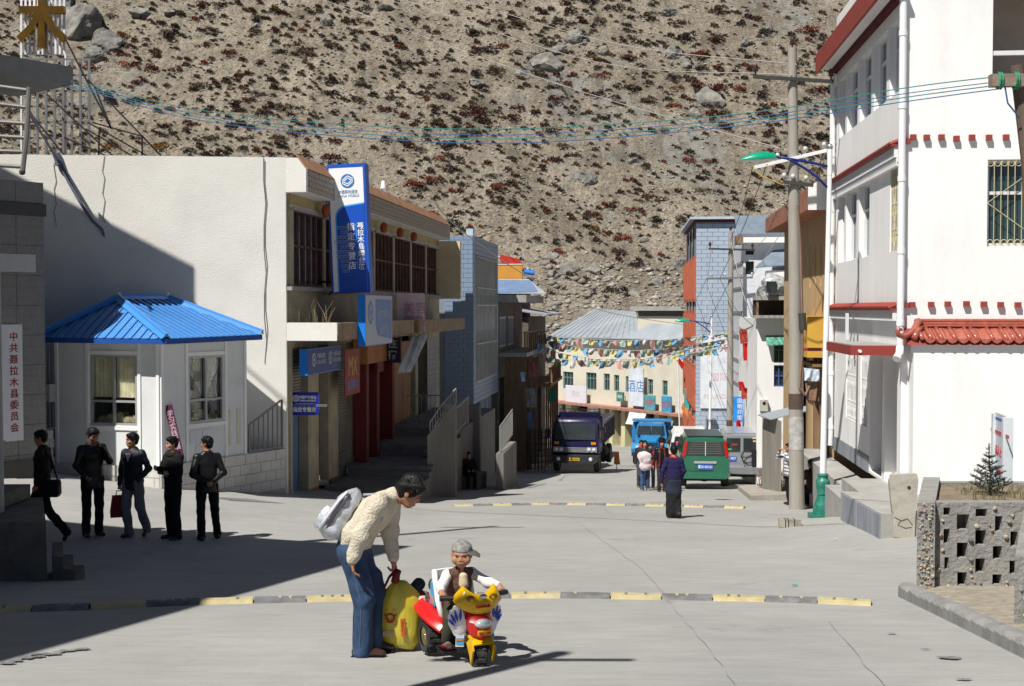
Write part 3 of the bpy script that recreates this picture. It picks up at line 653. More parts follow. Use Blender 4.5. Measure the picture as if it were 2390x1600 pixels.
def cloth(name, pts, m, thick=0.03, seed=1, amp=0.06, nu=12, nv=10, parent=None):
 """draped cloth between four corners with folds"""
 a, b, c, d = [Vector(p) for p in pts]; n = (b - a).cross(d - a).normalized(); r = random.Random(seed); mb = MB(); vs = []
 ph = r.uniform(0, 6)
 for j in range(nv + 1):
  for i in range(nu + 1):
   u, v = i / nu, j / nv; p = (a.lerp(b, u)).lerp(d.lerp(c, u), v)
   vs.append(p + n * amp * (math.sin(u * 9 + ph + v * 1.5) * 0.6 + math.sin(u * 17 + v * 5 + ph * 2) * 0.4) * (0.3 + v))
 w = nu + 1; fs = [(j * w + i, j * w + i + 1, (j + 1) * w + i + 1, (j + 1) * w + i) for j in range(nv) for i in range(nu)]
 k = len(vs); vs += [v + n * thick for v in vs]; fs += [tuple(x + k for x in f[::-1]) for f in fs]
 mb.add(vs, fs); return mb.build(name, m, parent, True)
q = lambda px, py, d=30.3: P(px, py, d)
tag(cloth('tarpaulin', [q(1877, 858), q(1913, 862), q(1913, 890), q(1879, 888)], mat('blue_white_plastic', (0.55, 0.62, 0.75), 0.4, var=0.4, scale=8), 0.02, 3, 0.05), 'blue and white plastic sheet bundled under the ochre balcony', 'tarpaulin')
tag(cloth('brown_cloth', [q(1880, 893), q(1911, 891), q(1912, 936), q(1882, 932)], mat('brown_cloth', (0.20, 0.12, 0.08), 0.9, var=0.3, scale=8), 0.02, 5, 0.06), 'brown cloth hanging below the blue plastic sheet', 'cloth')
fP = Frame(P(1766, 1040, 43.0), YR)
fP.o.z = -6.8
B = thing('plastered_house', 'white plastered house with blue window frames and many cables behind the utility pole', 'house', fP.o, YR)
zt = fP.ony(1766, 742).z; Wd = 3.2
h = []
for (x0, y0, x1, y1) in ((1806, 786, 1842, 846), (1806, 852, 1842, 902)):
 a = fP.ony(x0, y1); b = fP.ony(x1, y0); h.append((a.x, b.x, a.z, b.z))
mb = MB().wall(Wd, zt, 0.3, h); mb.box(0.002, 0.3, 0.302, 7, 0, zt).box(Wd - 0.3, Wd - 0.002, 0.302, 7, 0, zt).box(0, Wd, 6.7, 7, 0, zt).box(0.3, Wd - 0.3, 0.3, 6.7, zt - 0.2, zt - 0.003)
mb.build('wall', white_m, B)
blue_f = mat('blue_window_frame', (0.05, 0.09, 0.26), 0.5)
for k, q_ in enumerate(h):
 w = window(B, None, *q_, 0.12, blue_f if k else mat('green_window_frame', (0.05, 0.16, 0.10), 0.5), glass_m, 3, 2, 0.05)
a, b = fP.ony(1787, 806), fP.ony(1845, 784)
MB().slab([(a.x, -0.35, a.z), (b.x, -0.35, a.z + 0.05), (b.x, -0.02, b.z), (a.x, -0.02, b.z)], (0, 0, 0.03)).build('window_awning', mat('green_red_awning', (0.10, 0.30, 0.22), 0.7, var=0.6, scale=6), B)
a = fP.ony(1800, 742)
mb = MB().box(-0.15, Wd, -0.5, 0.3, zt + 0.003, zt + 0.1); o = mb.build('balcony_floor', conc_m, B)
z2 = fP.ony(1766, 700).z
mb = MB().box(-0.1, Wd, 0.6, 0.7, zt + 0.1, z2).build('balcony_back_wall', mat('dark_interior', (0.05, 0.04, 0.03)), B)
MB().box(-0.1, Wd, -0.4, 0.7, z2, z2 + 0.14).build('balcony_roof', conc_m, B)
mb = MB()
for x in (-0.08, 1.15, 1.6): mb.box(x, x + 0.08, -0.35, -0.27, zt + 0.1, z2)
mb.box(1.0, 2.3, -0.36, -0.28, zt + 0.62, zt + 0.7); mb.build('balcony_post', wood_m, B)
mb = MB().box(0.0, Wd, -0.02, -0.001, 0.0, 0.5); mb.build('skirting', bluegrey_m, B)
a, b = fP.ony(1773, 958), fP.ony(1791, 932)
o = MB().box(a.x, b.x, -0.2, -0.002, a.z, b.z).build('meter_box', mat('pale_meter_box', (0.5, 0.48, 0.44), 0.6), B)
MB().cyl(((a.x + b.x) / 2, -0.21, b.z - 0.12), ((a.x + b.x) / 2, -0.2, b.z - 0.12), 0.06, n=12).build('dial', black_m, o)
# balcony clutter: air unit wrapped in plastic
c = fP.world(0.35, -0.1, z2 + 0.16)
o = thing('wrapped_unit', 'plastic-wrapped box unit standing on the balcony roof of the plastered house', 'box', c, YR)
rm = rock_mesh('wrapped_box', mat('crumpled_plastic', (0.35, 0.36, 0.36), 0.35, var=0.5, scale=5), 77, 3, 0.8, 0.5); link('wrapping', rm, o, (0.2, 0, 0.32), None, (0.62, 0.4, 0.55))
MB().box(-0.1, 0.25, -0.46, -0.36, 0.1, 0.5).build('dark_window', glass_m, o)
wtile_m = mat('white_wall_tile', (0.66, 0.69, 0.74), 0.35, var=0.08, scale=1.0, spec=0.5)
slate_m = mat('grey_blue_roof_sheet', (0.17, 0.21, 0.26), 0.5, var=0.2, scale=2)
fT = Frame(P(1733, 1000, 53.0), YR); fT.o.z = -8.0
B = thing('tiled_building', 'white tiled building with a grey-blue roof edge behind the plastered house', 'building', fT.o, YR)
zt = fT.ony(1733, 567).z; Wt = 3.4
wn_ = [fT.ony(1737, 594), fT.ony(1760, 580)]; w2 = [fT.ony(1737, 640), fT.ony(1760, 604)]
mb = MB().wall(Wt, zt, 0.3, [(wn_[0].x + 0.06, wn_[1].x, wn_[0].z, wn_[1].z), (w2[0].x + 0.06, w2[1].x, w2[0].z, w2[1].z - 0.1)]); mb.box(0.002, 0.3, 0.302, 8, 0, zt).box(Wt - 0.3, Wt - 0.002, 0.302, 8, 0, zt).box(0, Wt, 7.7, 8, 0, zt)
mb.build('wall', wtile_m, B)
for a, b in ((wn_[0], wn_[1]), (w2[0], w2[1])): MB().box(a.x + 0.06, b.x, 0.2, 0.25, a.z, b.z).build('window', glass_m, B)
tm = MB().box(0.006, 0.654, -0.014, -0.001, 0.006, 0.494).mesh('wall_tile', wtile_m)
nt = 0
for i in range(5):
 for j in range(2, 20):
  x, z = 0.02 + i * 0.662, j * 0.5
  if z + 0.5 < zt and not any(a.x - 0.6 < x < b.x and a.z - 0.5 < z < b.z for a, b in ((wn_[0], wn_[1]), (w2[0], w2[1]))): link('wall_tile', tm, B, (x, 0, z))
b = fT.ony(1718, 550); t = fT.ony(1718, 518)
MB().slab([(b.x, -0.5, b.z), (Wt + 0.3, -0.5, b.z), (Wt + 0.3, 0.9, t.z + 0.3), (b.x, 0.9, t.z + 0.3)], (0, 0, 0.06)).build('roof', slate_m, B)
MB().box(b.x + 0.25, Wt + 0.3, -0.45, -0.03, zt, b.z - 0.01).build('fascia', white_m, B)
MB().box(b.x - 0.02, b.x + 0.24, -0.5, 0.6, zt - 0.05, b.z).build('roof_end_board', wood_m, B)
a = fT.ony(1757, 627); b = fT.ony(1845, 583)
MB().slab([(a.x, -1.0, a.z), (Wt, -1.0, a.z + 0.25), (Wt, -0.05, b.z + 0.1), (a.x + 0.9, -0.05, b.z - 0.05)], (0, 0, 0.05)).build('awning', slate_m, B)
MB().box(a.x + 0.5, Wt, -0.85, -0.06, a.z - 0.45, a.z - 0.1).build('awning_fascia', white_m, B)
mb = MB()
for j in range(9): mb.box(-0.05, -0.001, 0.4, 7.6, 1.2 + j * 1.1, 1.3 + j * 1.1)
mb.build('string_course', bluegrey_m, B)
btile_m = mat('blue_grey_wall_tile', (0.40, 0.47, 0.57), 0.4, var=0.07, scale=0.5, spec=0.4)
grout_m = mat('dark_grout', (0.22, 0.26, 0.32), 0.9)
orange_m = mat('orange_red_paint', (0.44, 0.125, 0.07), 0.65, var=0.15, scale=2)
fB = Frame(P(1623, 1000, 66.0), YR); fB.o.z = -9.2
B = thing('blue_tiled_block', 'tall blue-grey tiled block with orange-red pilasters in the middle distance', 'building', fB.o, YR)
zt = fB.ony(1623, 512).z; Wb = 6.5; Lb = 11.5
mb = MB().box(0.03, Wb, 0.03, Lb, 0, zt); mb.build('wall', grout_m, B)
v = []; 
tb = MB(); rows = int(zt / 0.235)
for j in range(rows):
 off = 0.0 if j % 2 else -0.3; z = j * 0.235
 x = off
 while x < Wb:
  a, c = max(0.0, x + 0.012), min(Wb, x + 0.6 - 0.012)
  if c - a > 0.03: tb.box(a, c, 0.0, 0.029, z + 0.01, z + 0.228)
  x += 0.6
tag(tb.build('wall_tile', btile_m, B), kind='stuff')
MB().box(-0.35, Wb + 0.1, -0.3, Lb, zt + 0.004, zt + 0.14).build('roof_slab', mat('pale_blue_trim', (0.45, 0.52, 0.58), 0.7), B)
MB().box(-0.1, Wb, -0.12, Lb, zt - 0.14, zt + 0.002).build('frieze', dk, B)
for k in range(4):
 y = 0.05 + k * 3.2; mb = MB()
 for z in (0.6, 3.6, 6.6, 9.6):
  if z + 2.6 > zt: continue
  mb.box(-0.1, 0.028, y, y + 2.3, z, z + 2.5)
  for t in range(4): mb.box(-0.16, -0.101, y + 0.15 + t * 0.55, y + 0.32 + t * 0.55, z + 0.15, z + 2.3)
 mb.build('pilaster', orange_m, B)
 for z in (0.0, 3.1, 6.1, 9.1):
  MB().box(0.0, 0.028, y + 0.3, y + 2.0, z + 0.02, z + 0.55).build('spandrel', mat('grey_tile', (0.3, 0.32, 0.34), 0.6), B)
for k in range(3): MB().box(-0.05, 0.029, 2.4 + k * 3.2, 3.2 + k * 3.2, 0.4, zt - 0.3).build('window', glass_m, B)
a, b = fB.ony(1634, 952), fB.ony(1735, 782)
bn = thing('wall_banner', 'large faded white poster hung on the blue-grey tiled wall', 'banner', fB.world(a.x, -0.06, a.z), YR)
ww, hh = b.x - a.x, b.z - a.z
MB().box(0, ww, -0.03, 0, 0, hh).build('sheet', mat('faded_poster', (0.72, 0.75, 0.80), 0.6, var=0.12, scale=0.8, dirt=(0.30, 0.36, 0.48), dscale=1.0, damt=0.6), bn)
pr_m = mat('faded_red_print', (0.66, 0.48, 0.50), 0.7)
text('FOUNDATION', 0.36, pr_m, bn, (ww / 2 + 0.2, -0.034, hh * 0.16), (1, 0, 0), (0, 0, 1))
text('国际酒店', 0.5, pr_m, bn, (ww * 0.66, -0.034, hh * 0.42), (1, 0, 0), (0, 0, 1))
mb = MB()
for x, z in ((0.3, -0.6), (1.1, -1.2), (1.5, -2.2), (0.5, -1.8)): mb.box(x, x + 0.55, -0.26, -0.002, z, z + 0.06); mb.box(x, x + 0.06, -0.26, -0.002, z - 0.5, z)
mb.build('wall_bracket', steel_m, bn)
# ================================================================ left-hand side of the street
YL = RD(6.83)
def rel(fa, fb):
 ma = Matrix.Translation(fa.o) @ Matrix.Rotation(-fa.a, 4, 'Z'); mb = Matrix.Translation(fb.o) @ Matrix.Rotation(-fb.a, 4, 'Z'); return ma.inverted() @ mb
fL = Frame((-5.36, 28.5, -4.6), YL)
fS = Frame((-5.36, 28.5, -4.6), RD(-5.0))
MS = rel(fL, fS)
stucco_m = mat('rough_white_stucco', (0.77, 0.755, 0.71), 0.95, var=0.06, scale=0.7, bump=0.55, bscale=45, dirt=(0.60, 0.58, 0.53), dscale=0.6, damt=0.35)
rust_m = mat('rusty_window_steel', (0.13, 0.06, 0.045), 0.8, var=0.4, scale=5)
rustroof_m = mat('rust_brown_sheet', (0.36, 0.19, 0.11), 0.9, var=0.35, scale=3, dirt=(0.20, 0.10, 0.06), damt=0.6)
ptile_m = mat('brownish_wall_tile', (0.36, 0.30, 0.235), 0.6, var=0.22, scale=1.3, dirt=(0.2, 0.17, 0.14), dscale=2)
shut_m = mat('grey_roller_shutter', (0.27, 0.25, 0.21), 0.6, var=0.15, scale=3, dirt=(0.14, 0.12, 0.1), damt=0.5)
zl = lambda z: z + 4.6
LL = 20.0
B = thing('white_shop_building', 'two-storey white shop building with a blank side wall on the left of the street', 'building', fL.o, YL)
mb = MB(); mb.M = MS
mb.box(-7.4, 0, 0, 0.3, -1.2, zl(3.58)); mb.M = None
o = mb.build('wall', stucco_m, B)
# thin hairline wires hanging on the wall
for x, z0_, z1_ in ((-4.2, 2.0, 3.57), (-5.3, 1.9, 3.5), (-0.5, -1.3, 3.57), (-0.47, -1.0, 3.5)):
 cr = MB(); cr.M = MS; cr.tube([(x + 0.03 * math.sin(t * 2.1 + x), -0.015, zl(z0_ + (z1_ - z0_) * t / 9)) for t in range(10)], 0.008, 4); cr.build('wall_wire', mat('grey_wire', (0.3, 0.29, 0.28), 0.7), B)
# parapet over the street: chamfered end, tiled face, rusty top
MB().loft([[(-0.25, y, zl(2.76)), (0.5, y, zl(2.76)), (0.5, y, zl(3.29)), (0.28, y, zl(3.57)), (-0.25, y, zl(3.57))] for y in (0.002, LL)]).build('parapet', stucco_m, B)
MB().slab([(0.51, 0.1, zl(3.30)), (0.51, LL, zl(3.30)), (0.2, LL, zl(3.66)), (0.2, 0.1, zl(3.66))], (0.02, 0, 0.02)).build('parapet_cap', rustroof_m, B)
pm = MB().box(0, 0.022, 0.006, 0.284, 0.005, 0.123).mesh('parapet_tile', ptile_m)
for r in range(4):
 y = 0.02 - (0.14 if r % 2 else 0)
 while y < LL - 0.3:
  if y >= 0: link('parapet_tile', pm, B, (0.502 + random.uniform(0, 0.006), y, zl(2.775 + r * 0.128)), (random.uniform(-0.01, 0.01), 0, 0))
  y += 0.29
# street wall
openings = [(0.32 + 2.84 * k, 0.32 + 2.84 * k + 2.6) for k in range(7)]
f_y = lambda px: fL.onx(px, 900).y
shops = [(f_y(674), f_y(711)), (f_y(736), f_y(759)), (f_y(782), f_y(817)), (f_y(838), f_y(884)), (f_y(898), f_y(966)), (f_y(972), f_y(995))]
zsh = zl(-0.95)
yfloor = [0.1, 0.25, 0.55, 0.9, 1.2, 1.3]
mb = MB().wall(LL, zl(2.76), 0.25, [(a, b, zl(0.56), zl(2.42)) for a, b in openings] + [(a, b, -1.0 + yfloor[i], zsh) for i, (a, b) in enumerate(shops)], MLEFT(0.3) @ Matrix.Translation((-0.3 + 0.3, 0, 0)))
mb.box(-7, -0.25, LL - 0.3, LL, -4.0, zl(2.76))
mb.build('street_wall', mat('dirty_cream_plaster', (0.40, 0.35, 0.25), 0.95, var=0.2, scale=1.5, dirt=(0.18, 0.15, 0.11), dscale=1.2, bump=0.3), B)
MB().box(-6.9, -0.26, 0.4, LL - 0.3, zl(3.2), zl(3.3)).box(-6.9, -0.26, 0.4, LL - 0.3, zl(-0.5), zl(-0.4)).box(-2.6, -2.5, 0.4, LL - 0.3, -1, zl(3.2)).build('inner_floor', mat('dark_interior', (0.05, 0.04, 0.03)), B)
cgl = [mat('window_pane_blue', (0.03, 0.045, 0.08), 0.12, var=0.3, spec=0.6), mat('curtained_pane', (0.22, 0.22, 0.19), 0.3, var=0.35, scale=5, stretch=(4, 4, 0.1)), mat('dark_window_glass', (0.03, 0.035, 0.04))]
ML = MLEFT(0.3)
for k, (a, b) in enumerate(openings):
 w = window(B, ML, a, b, zl(0.56), zl(2.42), 0.08, rust_m, cgl[0] if k == 0 else cgl[2], 5, [0, 0.53, 1], 0.055)
 if k:
  for i in range(5):
   if (i * 7 + k * 3) % 4 < 3:
    p = MB(); p.M = ML; x = a + (b - a) * i / 5 + 0.06; c = (b - a) / 5 - 0.12
    n = 8; p.loft([[(x + c * t / n, 0.15 + 0.02 * math.sin(t * 2.3 + i), z) for t in range(n + 1)] + [(x + c * (n - t) / n, 0.17 + 0.02 * math.sin((n - t) * 2.3 + i), z) for t in range(n + 1)] for z in (zl(0.6), zl(2.38))])
    p.build('curtain', cgl[1], w)
MB().box(-0.05, 0.14, 0.02, LL, zl(0.44), zl(0.53)).build('sill_ledge', conc_m, B)
MB().box(0.002, 0.06, 0.3, LL, zl(2.44), zl(2.5)).build('lintel_ledge', cream_m, B)
for k in range(7): MB().box(0.002, 0.09, 0.35 + 2.84 * k, 2.9 + 2.84 * k, zl(2.38), zl(2.46)).build('window_hood', conc_m, B)
# painted frieze with hanging lanterns
MB().box(0.001, 0.02, 0.3, LL, zl(2.5), zl(2.755)).build('frieze', mat('dirty_yellow_frieze', (0.42, 0.33, 0.16), 0.9, var=0.15), B)
lan_m = mat('dusty_red_lantern', (0.33, 0.075, 0.04), 0.7, var=0.25, scale=6)
lm = MB().lathe([(0.03, 0), (0.09, 0.02), (0.115, 0.09), (0.12, 0.2), (0.095, 0.28), (0.045, 0.31), (0.02, 0.33)], 14).mesh('lantern', lan_m, True)
lw = ['beside the tall blue sign, nearest the camera', 'first to the right of the tall blue sign', 'second to the right of the tall blue sign', 'third to the right of the tall blue sign']
for k, px in enumerate((762, 896, 934, 966)):
 q = fL.onx(px, 555, 0.3)
 o = thing('lantern', f'dusty red lantern {lw[k]}', 'lantern', fL.world(0.3, q.y, zl(2.36)), YL, 'lanterns under the parapet')
 link('shade', lm, o); MB().cyl((0, 0, 0.32), (0, 0, 0.4), 0.006, n=6).build('cord', black_m, o)
# balcony slab with low parapet
MB().box(0.002, 1.23, 0.02, LL - 1.0, zl(-0.76), zl(-0.62)).build('balcony_slab', conc_m, B)
mb = MB(); mb.box(0.002, 1.23, 0.004, 0.12, zl(-0.76), zl(-0.33)); mb.build('balcony_end', stucco_m, B)
MB().box(1.11, 1.25, 0.122, f_y(790) + 5.5, zl(-0.76), zl(-0.34)).box(1.11, 1.25, 9.0, LL - 1.0, zl(-0.80), zl(-0.36)).build('balcony_parapet', mat('brown_stained_plaster', (0.30, 0.22, 0.15), 0.9, var=0.25, scale=3), B)
# shops
def opening_fill(i, m, name, x=-0.12, z0=None, z1=None, a=0.0, b=0.0):
 q = shops[i]; return MB().box(x - 0.03, x, q[0] + 0.01 + a, q[1] - 0.01 - b, (-1.0 + yfloor[i] + 0.004) if z0 is None else z0, (zsh - 0.004) if z1 is None else z1).build(name, m, B)
def shutter(i, z0):
 q = shops[i]; mb = MB(); z = zsh - 0.06
 while z > z0: mb.box(-0.16, -0.10, q[0] + 0.01, q[1] - 0.01, z, z + 0.05); z -= 0.075
 mb.box(-0.19, -0.16, q[0] + 0.01, q[1] - 0.01, z0, zsh - 0.01); return mb.build('roller_shutter', shut_m, B)
shutter(0, zl(-2.35)); shutter(2, -0.4)
bd = opening_fill(0, mat('blue_shop_door', (0.06, 0.13, 0.28), 0.5, var=0.25), 'shop_door', -0.17, None, zl(-2.36))
od = opening_fill(1, mat('orange_wood_door', (0.34, 0.16, 0.05), 0.7, var=0.2), 'wooden_door', -0.17)
q = shops[1]; MB().box(-0.165, -0.155, q[0] + 0.5, q[1] - 0.15, zl(-2.9), zl(-1.2)).build('door_pane', glass_m, od)
wd_m = mat('orange_wood_panel', (0.32, 0.17, 0.075), 0.75, var=0.25, scale=2, stretch=(1, 1, 0.2), dirt=(0.18, 0.1, 0.05))
q = shops[4]; n = 3
for i in range(n):
 w = (q[1] - q[0]) / n
 o = MB().box(-0.16, -0.12, q[0] + w * i + 0.03, q[0] + w * (i + 1) - 0.03, 0.2, zsh - 0.2).build('wooden_door', wd_m, B)
 for z in (0.5, 1.3): MB().box(-0.12, -0.105, q[0] + w * i + 0.2, q[0] + w * (i + 1) - 0.2, z, z + 0.6).build('door_panel', wd_m, o)
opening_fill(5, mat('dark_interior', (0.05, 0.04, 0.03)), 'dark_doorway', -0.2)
opening_fill(3, mat('dark_red_door', (0.14, 0.022, 0.02), 0.7, var=0.2), 'red_door', -0.2)
rp = mat('dark_red_porch', (0.15, 0.022, 0.018), 0.7, var=0.2)
for px in (822, 848, 886): y = f_y(px); MB().box(0.02, 0.42, y, y + 0.32, 0.0, zl(-1.6)).build('porch_column', rp, B)
y0, y1 = f_y(820), f_y(892)
ap = MB(); 
MB().box(0.05, 0.48, y0, y1 + 0.3, zl(-1.6), zl(-0.78)).build('porch_lintel', mat('orange_porch_board', (0.36, 0.15, 0.05), 0.7, var=0.2), B)
MB().box(0.4, 0.5, y0 + 1.2, y0 + 2.0, zl(-1.9), zl(-1.6)).build('arch_head', rp, B)
# entrance terraces stepping up along the shop fronts
ter_m = mat('dark_terrace_concrete', (0.17, 0.165, 0.155), 0.9, var=0.2, scale=2, bump=0.2)
zt_ = lambda px, py, x=1.5: fL.onx(px, py, x)
ter = thing('shop_terrace', 'stepped concrete terrace with a railing in front of the shaded shops', 'terrace', fL.o, YL)
ys = [3.2, 5.6, 8.2, 11.0, 13.0]; zs = [-4.72, -4.45, -4.15, -3.9]
for k in range(4): MB().box(0.004, 2.45, ys[k], (19.0 if k == 3 else ys[k + 1]) , zl(-7.5), zl(zs[k])).build('terrace_step', ter_m, ter)
for k in range(3): MB().box(0.1, 2.44, ys[k + 1] - 0.32, ys[k + 1] - 0.004, zl(-6.5), zl(zs[k] + 0.14)).build('terrace_step', ter_m, ter)
def railing(parent, pts, h, m, step=0.13):
 mb = MB(); pts = [Vector(p) for p in pts]
 for a, b in zip(pts[:-1], pts[1:]):
  mb.tube([a + Vector((0, 0, h)), b + Vector((0, 0, h))], 0.025, 6); mb.tube([a + Vector((0, 0, 0.12)), b + Vector((0, 0, 0.12))], 0.015, 6)
 r = mb.build('handrail', m, parent)
 for a, b in zip(pts[:-1], pts[1:]):
  n = max(1, int((b - a).length / step))
  for i in range(n + 1):
   p = a.lerp(b, i / n); MB().cyl(p, p + Vector((0, 0, h)), 0.011 if 0 < i < n else 0.022, n=6).build('railing_bar', m, r)
# stair wall facing the camera
a = fL.loc(P(997, 1010, 34.0)); b = fL.loc(P(1062, 985, 34.6))
mb = MB().hexa([(a.x, a.y, zl(-5.6)), (b.x, b.y, zl(-5.6)), (b.x, b.y + 0.3, zl(-5.6)), (a.x, a.y + 0.3, zl(-5.6))], [(a.x, a.y, zl(-3.62)), (b.x, b.y, zl(-2.45 - 0.25)), (b.x, b.y + 0.3, zl(-2.7)), (a.x, a.y + 0.3, zl(-3.62))])
mb.build('stair_wall', dconc_m, ter)
rail_m = mat('grey_painted_rail', (0.30, 0.30, 0.29), 0.5, metal=0.3)
railing(ter, [(a.x + 0.05, a.y + 0.15, zl(-3.66)), ((a.x + b.x) / 2, a.y + 0.2, zl(-3.2)), (b.x, b.y + 0.15, zl(-2.74))], 0.42, rail_m)
railing(ter, [(0.3, 12.5, zl(-3.9)), (2.4, 12.5, zl(-3.9))], 0.95, rail_m, 0.16)
railing(ter, [(2.4, 9.0, zl(-4.15)), (2.4, 12.4, zl(-3.9))], 0.9, rail_m, 0.16)
MB().cyl((2.3, 6.9, zl(-4.4)), (2.3, 6.9, zl(-3.2)), 0.025, n=8).build('post', rail_m, ter)
tag(MB().box(1.8, 2.4, 7.5, 8.1, zl(-4.4), zl(-4.25)).build('low_block', ter_m, ter), None)
# signs -------------------------------------------------------------
blue_m = mat('bright_blue_sign', (0.010, 0.085, 0.52), 0.35, var=0.04, spec=0.5)
dblue_m = mat('sign_blue_edge', (0.015, 0.10, 0.50), 0.4, var=0.04)
sky_m = mat('sign_light_blue', (0.08, 0.42, 0.85), 0.4, var=0.02)
wprint_m = mat('white_print', (0.82, 0.83, 0.85), 0.5, var=0.02)
gprint_m = mat('grey_print', (0.42, 0.45, 0.52), 0.5, var=0.02)
fV = Frame(P(824, 683, 31.0), YL)
V = thing('tall_blue_sign', 'tall upright blue and white phone shop sign above the shop fronts', 'sign', fV.o, YL)
V.rotation_euler = (0, RD(-2.3), -YL)
ww, hh = 0.5, 3.3
MB().box(-ww, ww, -0.19, 0.19, 0, hh).build('sign_box', dblue_m, V)
MB().box(-ww + 0.05, ww - 0.06, -0.196, -0.191, 0.04, hh - 0.1).build('white_panel', wprint_m, V)
# blue field with a rounded upper corner
R = 0.32; xl0, xr, yt = -ww + 0.17, ww - 0.06, 2.3
def field(xl0, R, yt, y, m, name):
 pts = [(xl0, y, 0.04), (xr, y, 0.04), (xr, y, yt)] + [(xl0 + R - R * math.sin(t * math.pi / 16), y, yt - 0.05 - R + R * math.cos(t * math.pi / 16)) for t in range(9)]
 return MB().slab(pts, (0, 0.002, 0)).build(name, m, V)
field(xl0, R, yt, -0.200, sky_m, 'light_blue_edge'); field(xl0 + 0.035, R, yt - 0.035, -0.204, blue_m, 'blue_field')
def emblem(parent, c, r, m1, m2, y, ux=(1, 0, 0)):
 """round emblem: disc with interlaced folded bands"""
 c = Vector(c); ux = Vector(ux); nrm = Vector((0, -1, 0)) if ux.x else Vector((1, 0, 0))
 pt = lambda a, b, k: c + ux * (a * r) + Vector((0, 0, b * r)) + nrm * k
 mb = MB().slab([pt(math.cos(t * math.pi / 16), math.sin(t * math.pi / 16), 0) for t in range(32)], nrm * 0.002); o = mb.build('emblem', m1, parent)
 mb = MB()
 def band(pts, w=0.11):
  for (a, b), (c2, d) in zip(pts[:-1], pts[1:]): mb.bar(pt(a, b, 0.004), pt(c2, d, 0.004), w * r * 1.25, 0.002, up=nrm)
 for k in (0.0, 0.3):
  band([(-0.75, 0.12 - k), (0.02, 0.72 - k), (0.78, 0.3 - k)]); band([(0.75, -0.12 + k), (-0.02, -0.72 + k), (-0.78, -0.3 + k)])
 mb.build('emblem_band', m2, o); return o
emblem(V, (0.03, -0.2, 2.86), 0.18, mat('emblem_blue', (0.03, 0.19, 0.50), 0.5, var=0.02), wprint_m, 0)
ep = mat('pale_blue_letters', (0.28, 0.38, 0.58), 0.5, var=0.02)
text('中国移动通信', 0.105, ep, V, (0.03, -0.201, 2.58), (1, 0, 0), (0, 0, 1), sx=0.8)
text('CHINA MOBILE', 0.092, ep, V, (0.03, -0.201, 2.48), (1, 0, 0), (0, 0, 1), sx=0.9)
text('聂\n拉\n木\n县\n烟\n台\n路', 0.175, wprint_m, V, (0.32, -0.209, 1.78), (1, 0, 0), (0, 0, 1), ay='TOP', space=1.0, off=0.003)
text('指\n定\n专\n营\n店', 0.21, wprint_m, V, (0.07, -0.209, 1.78), (1, 0, 0), (0, 0, 1), ay='TOP', space=1.18, off=0.003)
MB().box(0.2, 0.212, -0.21, -0.206, 0.6, 1.78).build('divider', sky_m, V)
text('ཀྲུང\nགོ\nསྒུལ\nབསྐྱོད\nབརྡ\nའཕྲིན\nདམིགས\nབསལ\nཚོང\nཁང', 0.085, gprint_m, V, (-0.1, -0.209, 1.72), (1, 0, 0), (0, 0, 1), ay='TOP', space=1.45)
br = MB()
for z in (0.3, 2.6): br.bar((-0.3, 0.1, z), (-1.2, 0.6, z + 0.05), 0.05); br.bar((-0.3, 0.1, z), (-0.9, 0.9, z - 0.3), 0.035)
br.build('wall_bracket', black_m, V)
# street-facing sign boxes and banners
def box_sign(name, label, x, y0, y1, z0, z1, t, front_m, group=None):
 o = thing(name, label, 'sign', fL.world(x, y0, z0), YL, group)
 MB().box(-t, 0, 0, y1 - y0, 0, z1 - z0).build('sign_box', sky_m if False else mat('end_blue', (0.015, 0.20, 0.72), 0.4, var=0.03), o)
 MB().box(0.001, 0.006, 0.02, y1 - y0 - 0.02, 0.02, z1 - z0 - 0.02).build('printed_face', front_m, o); return o
ya, yb = fL.onx(803, 740, 1.45).y, fL.onx(858, 740, 1.45).y
o = box_sign('parapet_sign', 'blue and white phone shop sign fixed below the tall sign', 1.45, 1.9, 5.0, zl(-0.95), zl(0.36), 0.19, gprint_m)
p = MB().slab([(0.008, 1.35, 0.25), (0.008, 3.0, 0.1), (0.008, 3.0, 1.2), (0.008, 1.1, 1.2), (0.008, 1.1, 0.5)], (0.003, 0, 0)).build('blue_print', mat('faded_blue_print', (0.12, 0.22, 0.48), 0.5), o)
emblem(o, (0.007, 0.55, 0.85), 0.3, mat('faded_blue_print', (0.12, 0.22, 0.48)), gprint_m, 0, (0, 1, 0))
text('聂拉木县烟台路\n指定专营店', 0.26, gprint_m, o, (0.013, 2.05, 0.6), (0, 1, 0), (0, 0, 1), space=1.6, sx=0.85)
o = box_sign('shop_sign', 'long dark blue phone shop sign over the first roller shutter', 0.36, 0.5, 3.6, zl(-1.62), zl(-0.98), 0.2, mat('deep_blue_print', (0.02, 0.05, 0.20), 0.5))
for k in range(2):
 emblem(o, (0.007, 0.55 + k * 1.5, 0.36), 0.17, gprint_m, mat('deep_blue_print', (0.02, 0.05, 0.2)), 0, (0, 1, 0))
 text('中国移动通信\nCHINA MOBILE', 0.15, gprint_m, o, (0.008, 1.2 + k * 1.5, 0.36), (0, 1, 0), (0, 0, 1), sx=0.8)
o = thing('red_banner', 'faded red shop banner hanging beside the roller shutters', 'banner', fL.world(0.45, 3.72, zl(-2.35)), YL)
MB().box(-0.03, 0, 0, 1.6, 0, 1.25).build('sheet', mat('faded_red_banner', (0.30, 0.075, 0.065), 0.7, var=0.15), o)
yp = mat('faded_yellow_print', (0.55, 0.36, 0.10), 0.6)
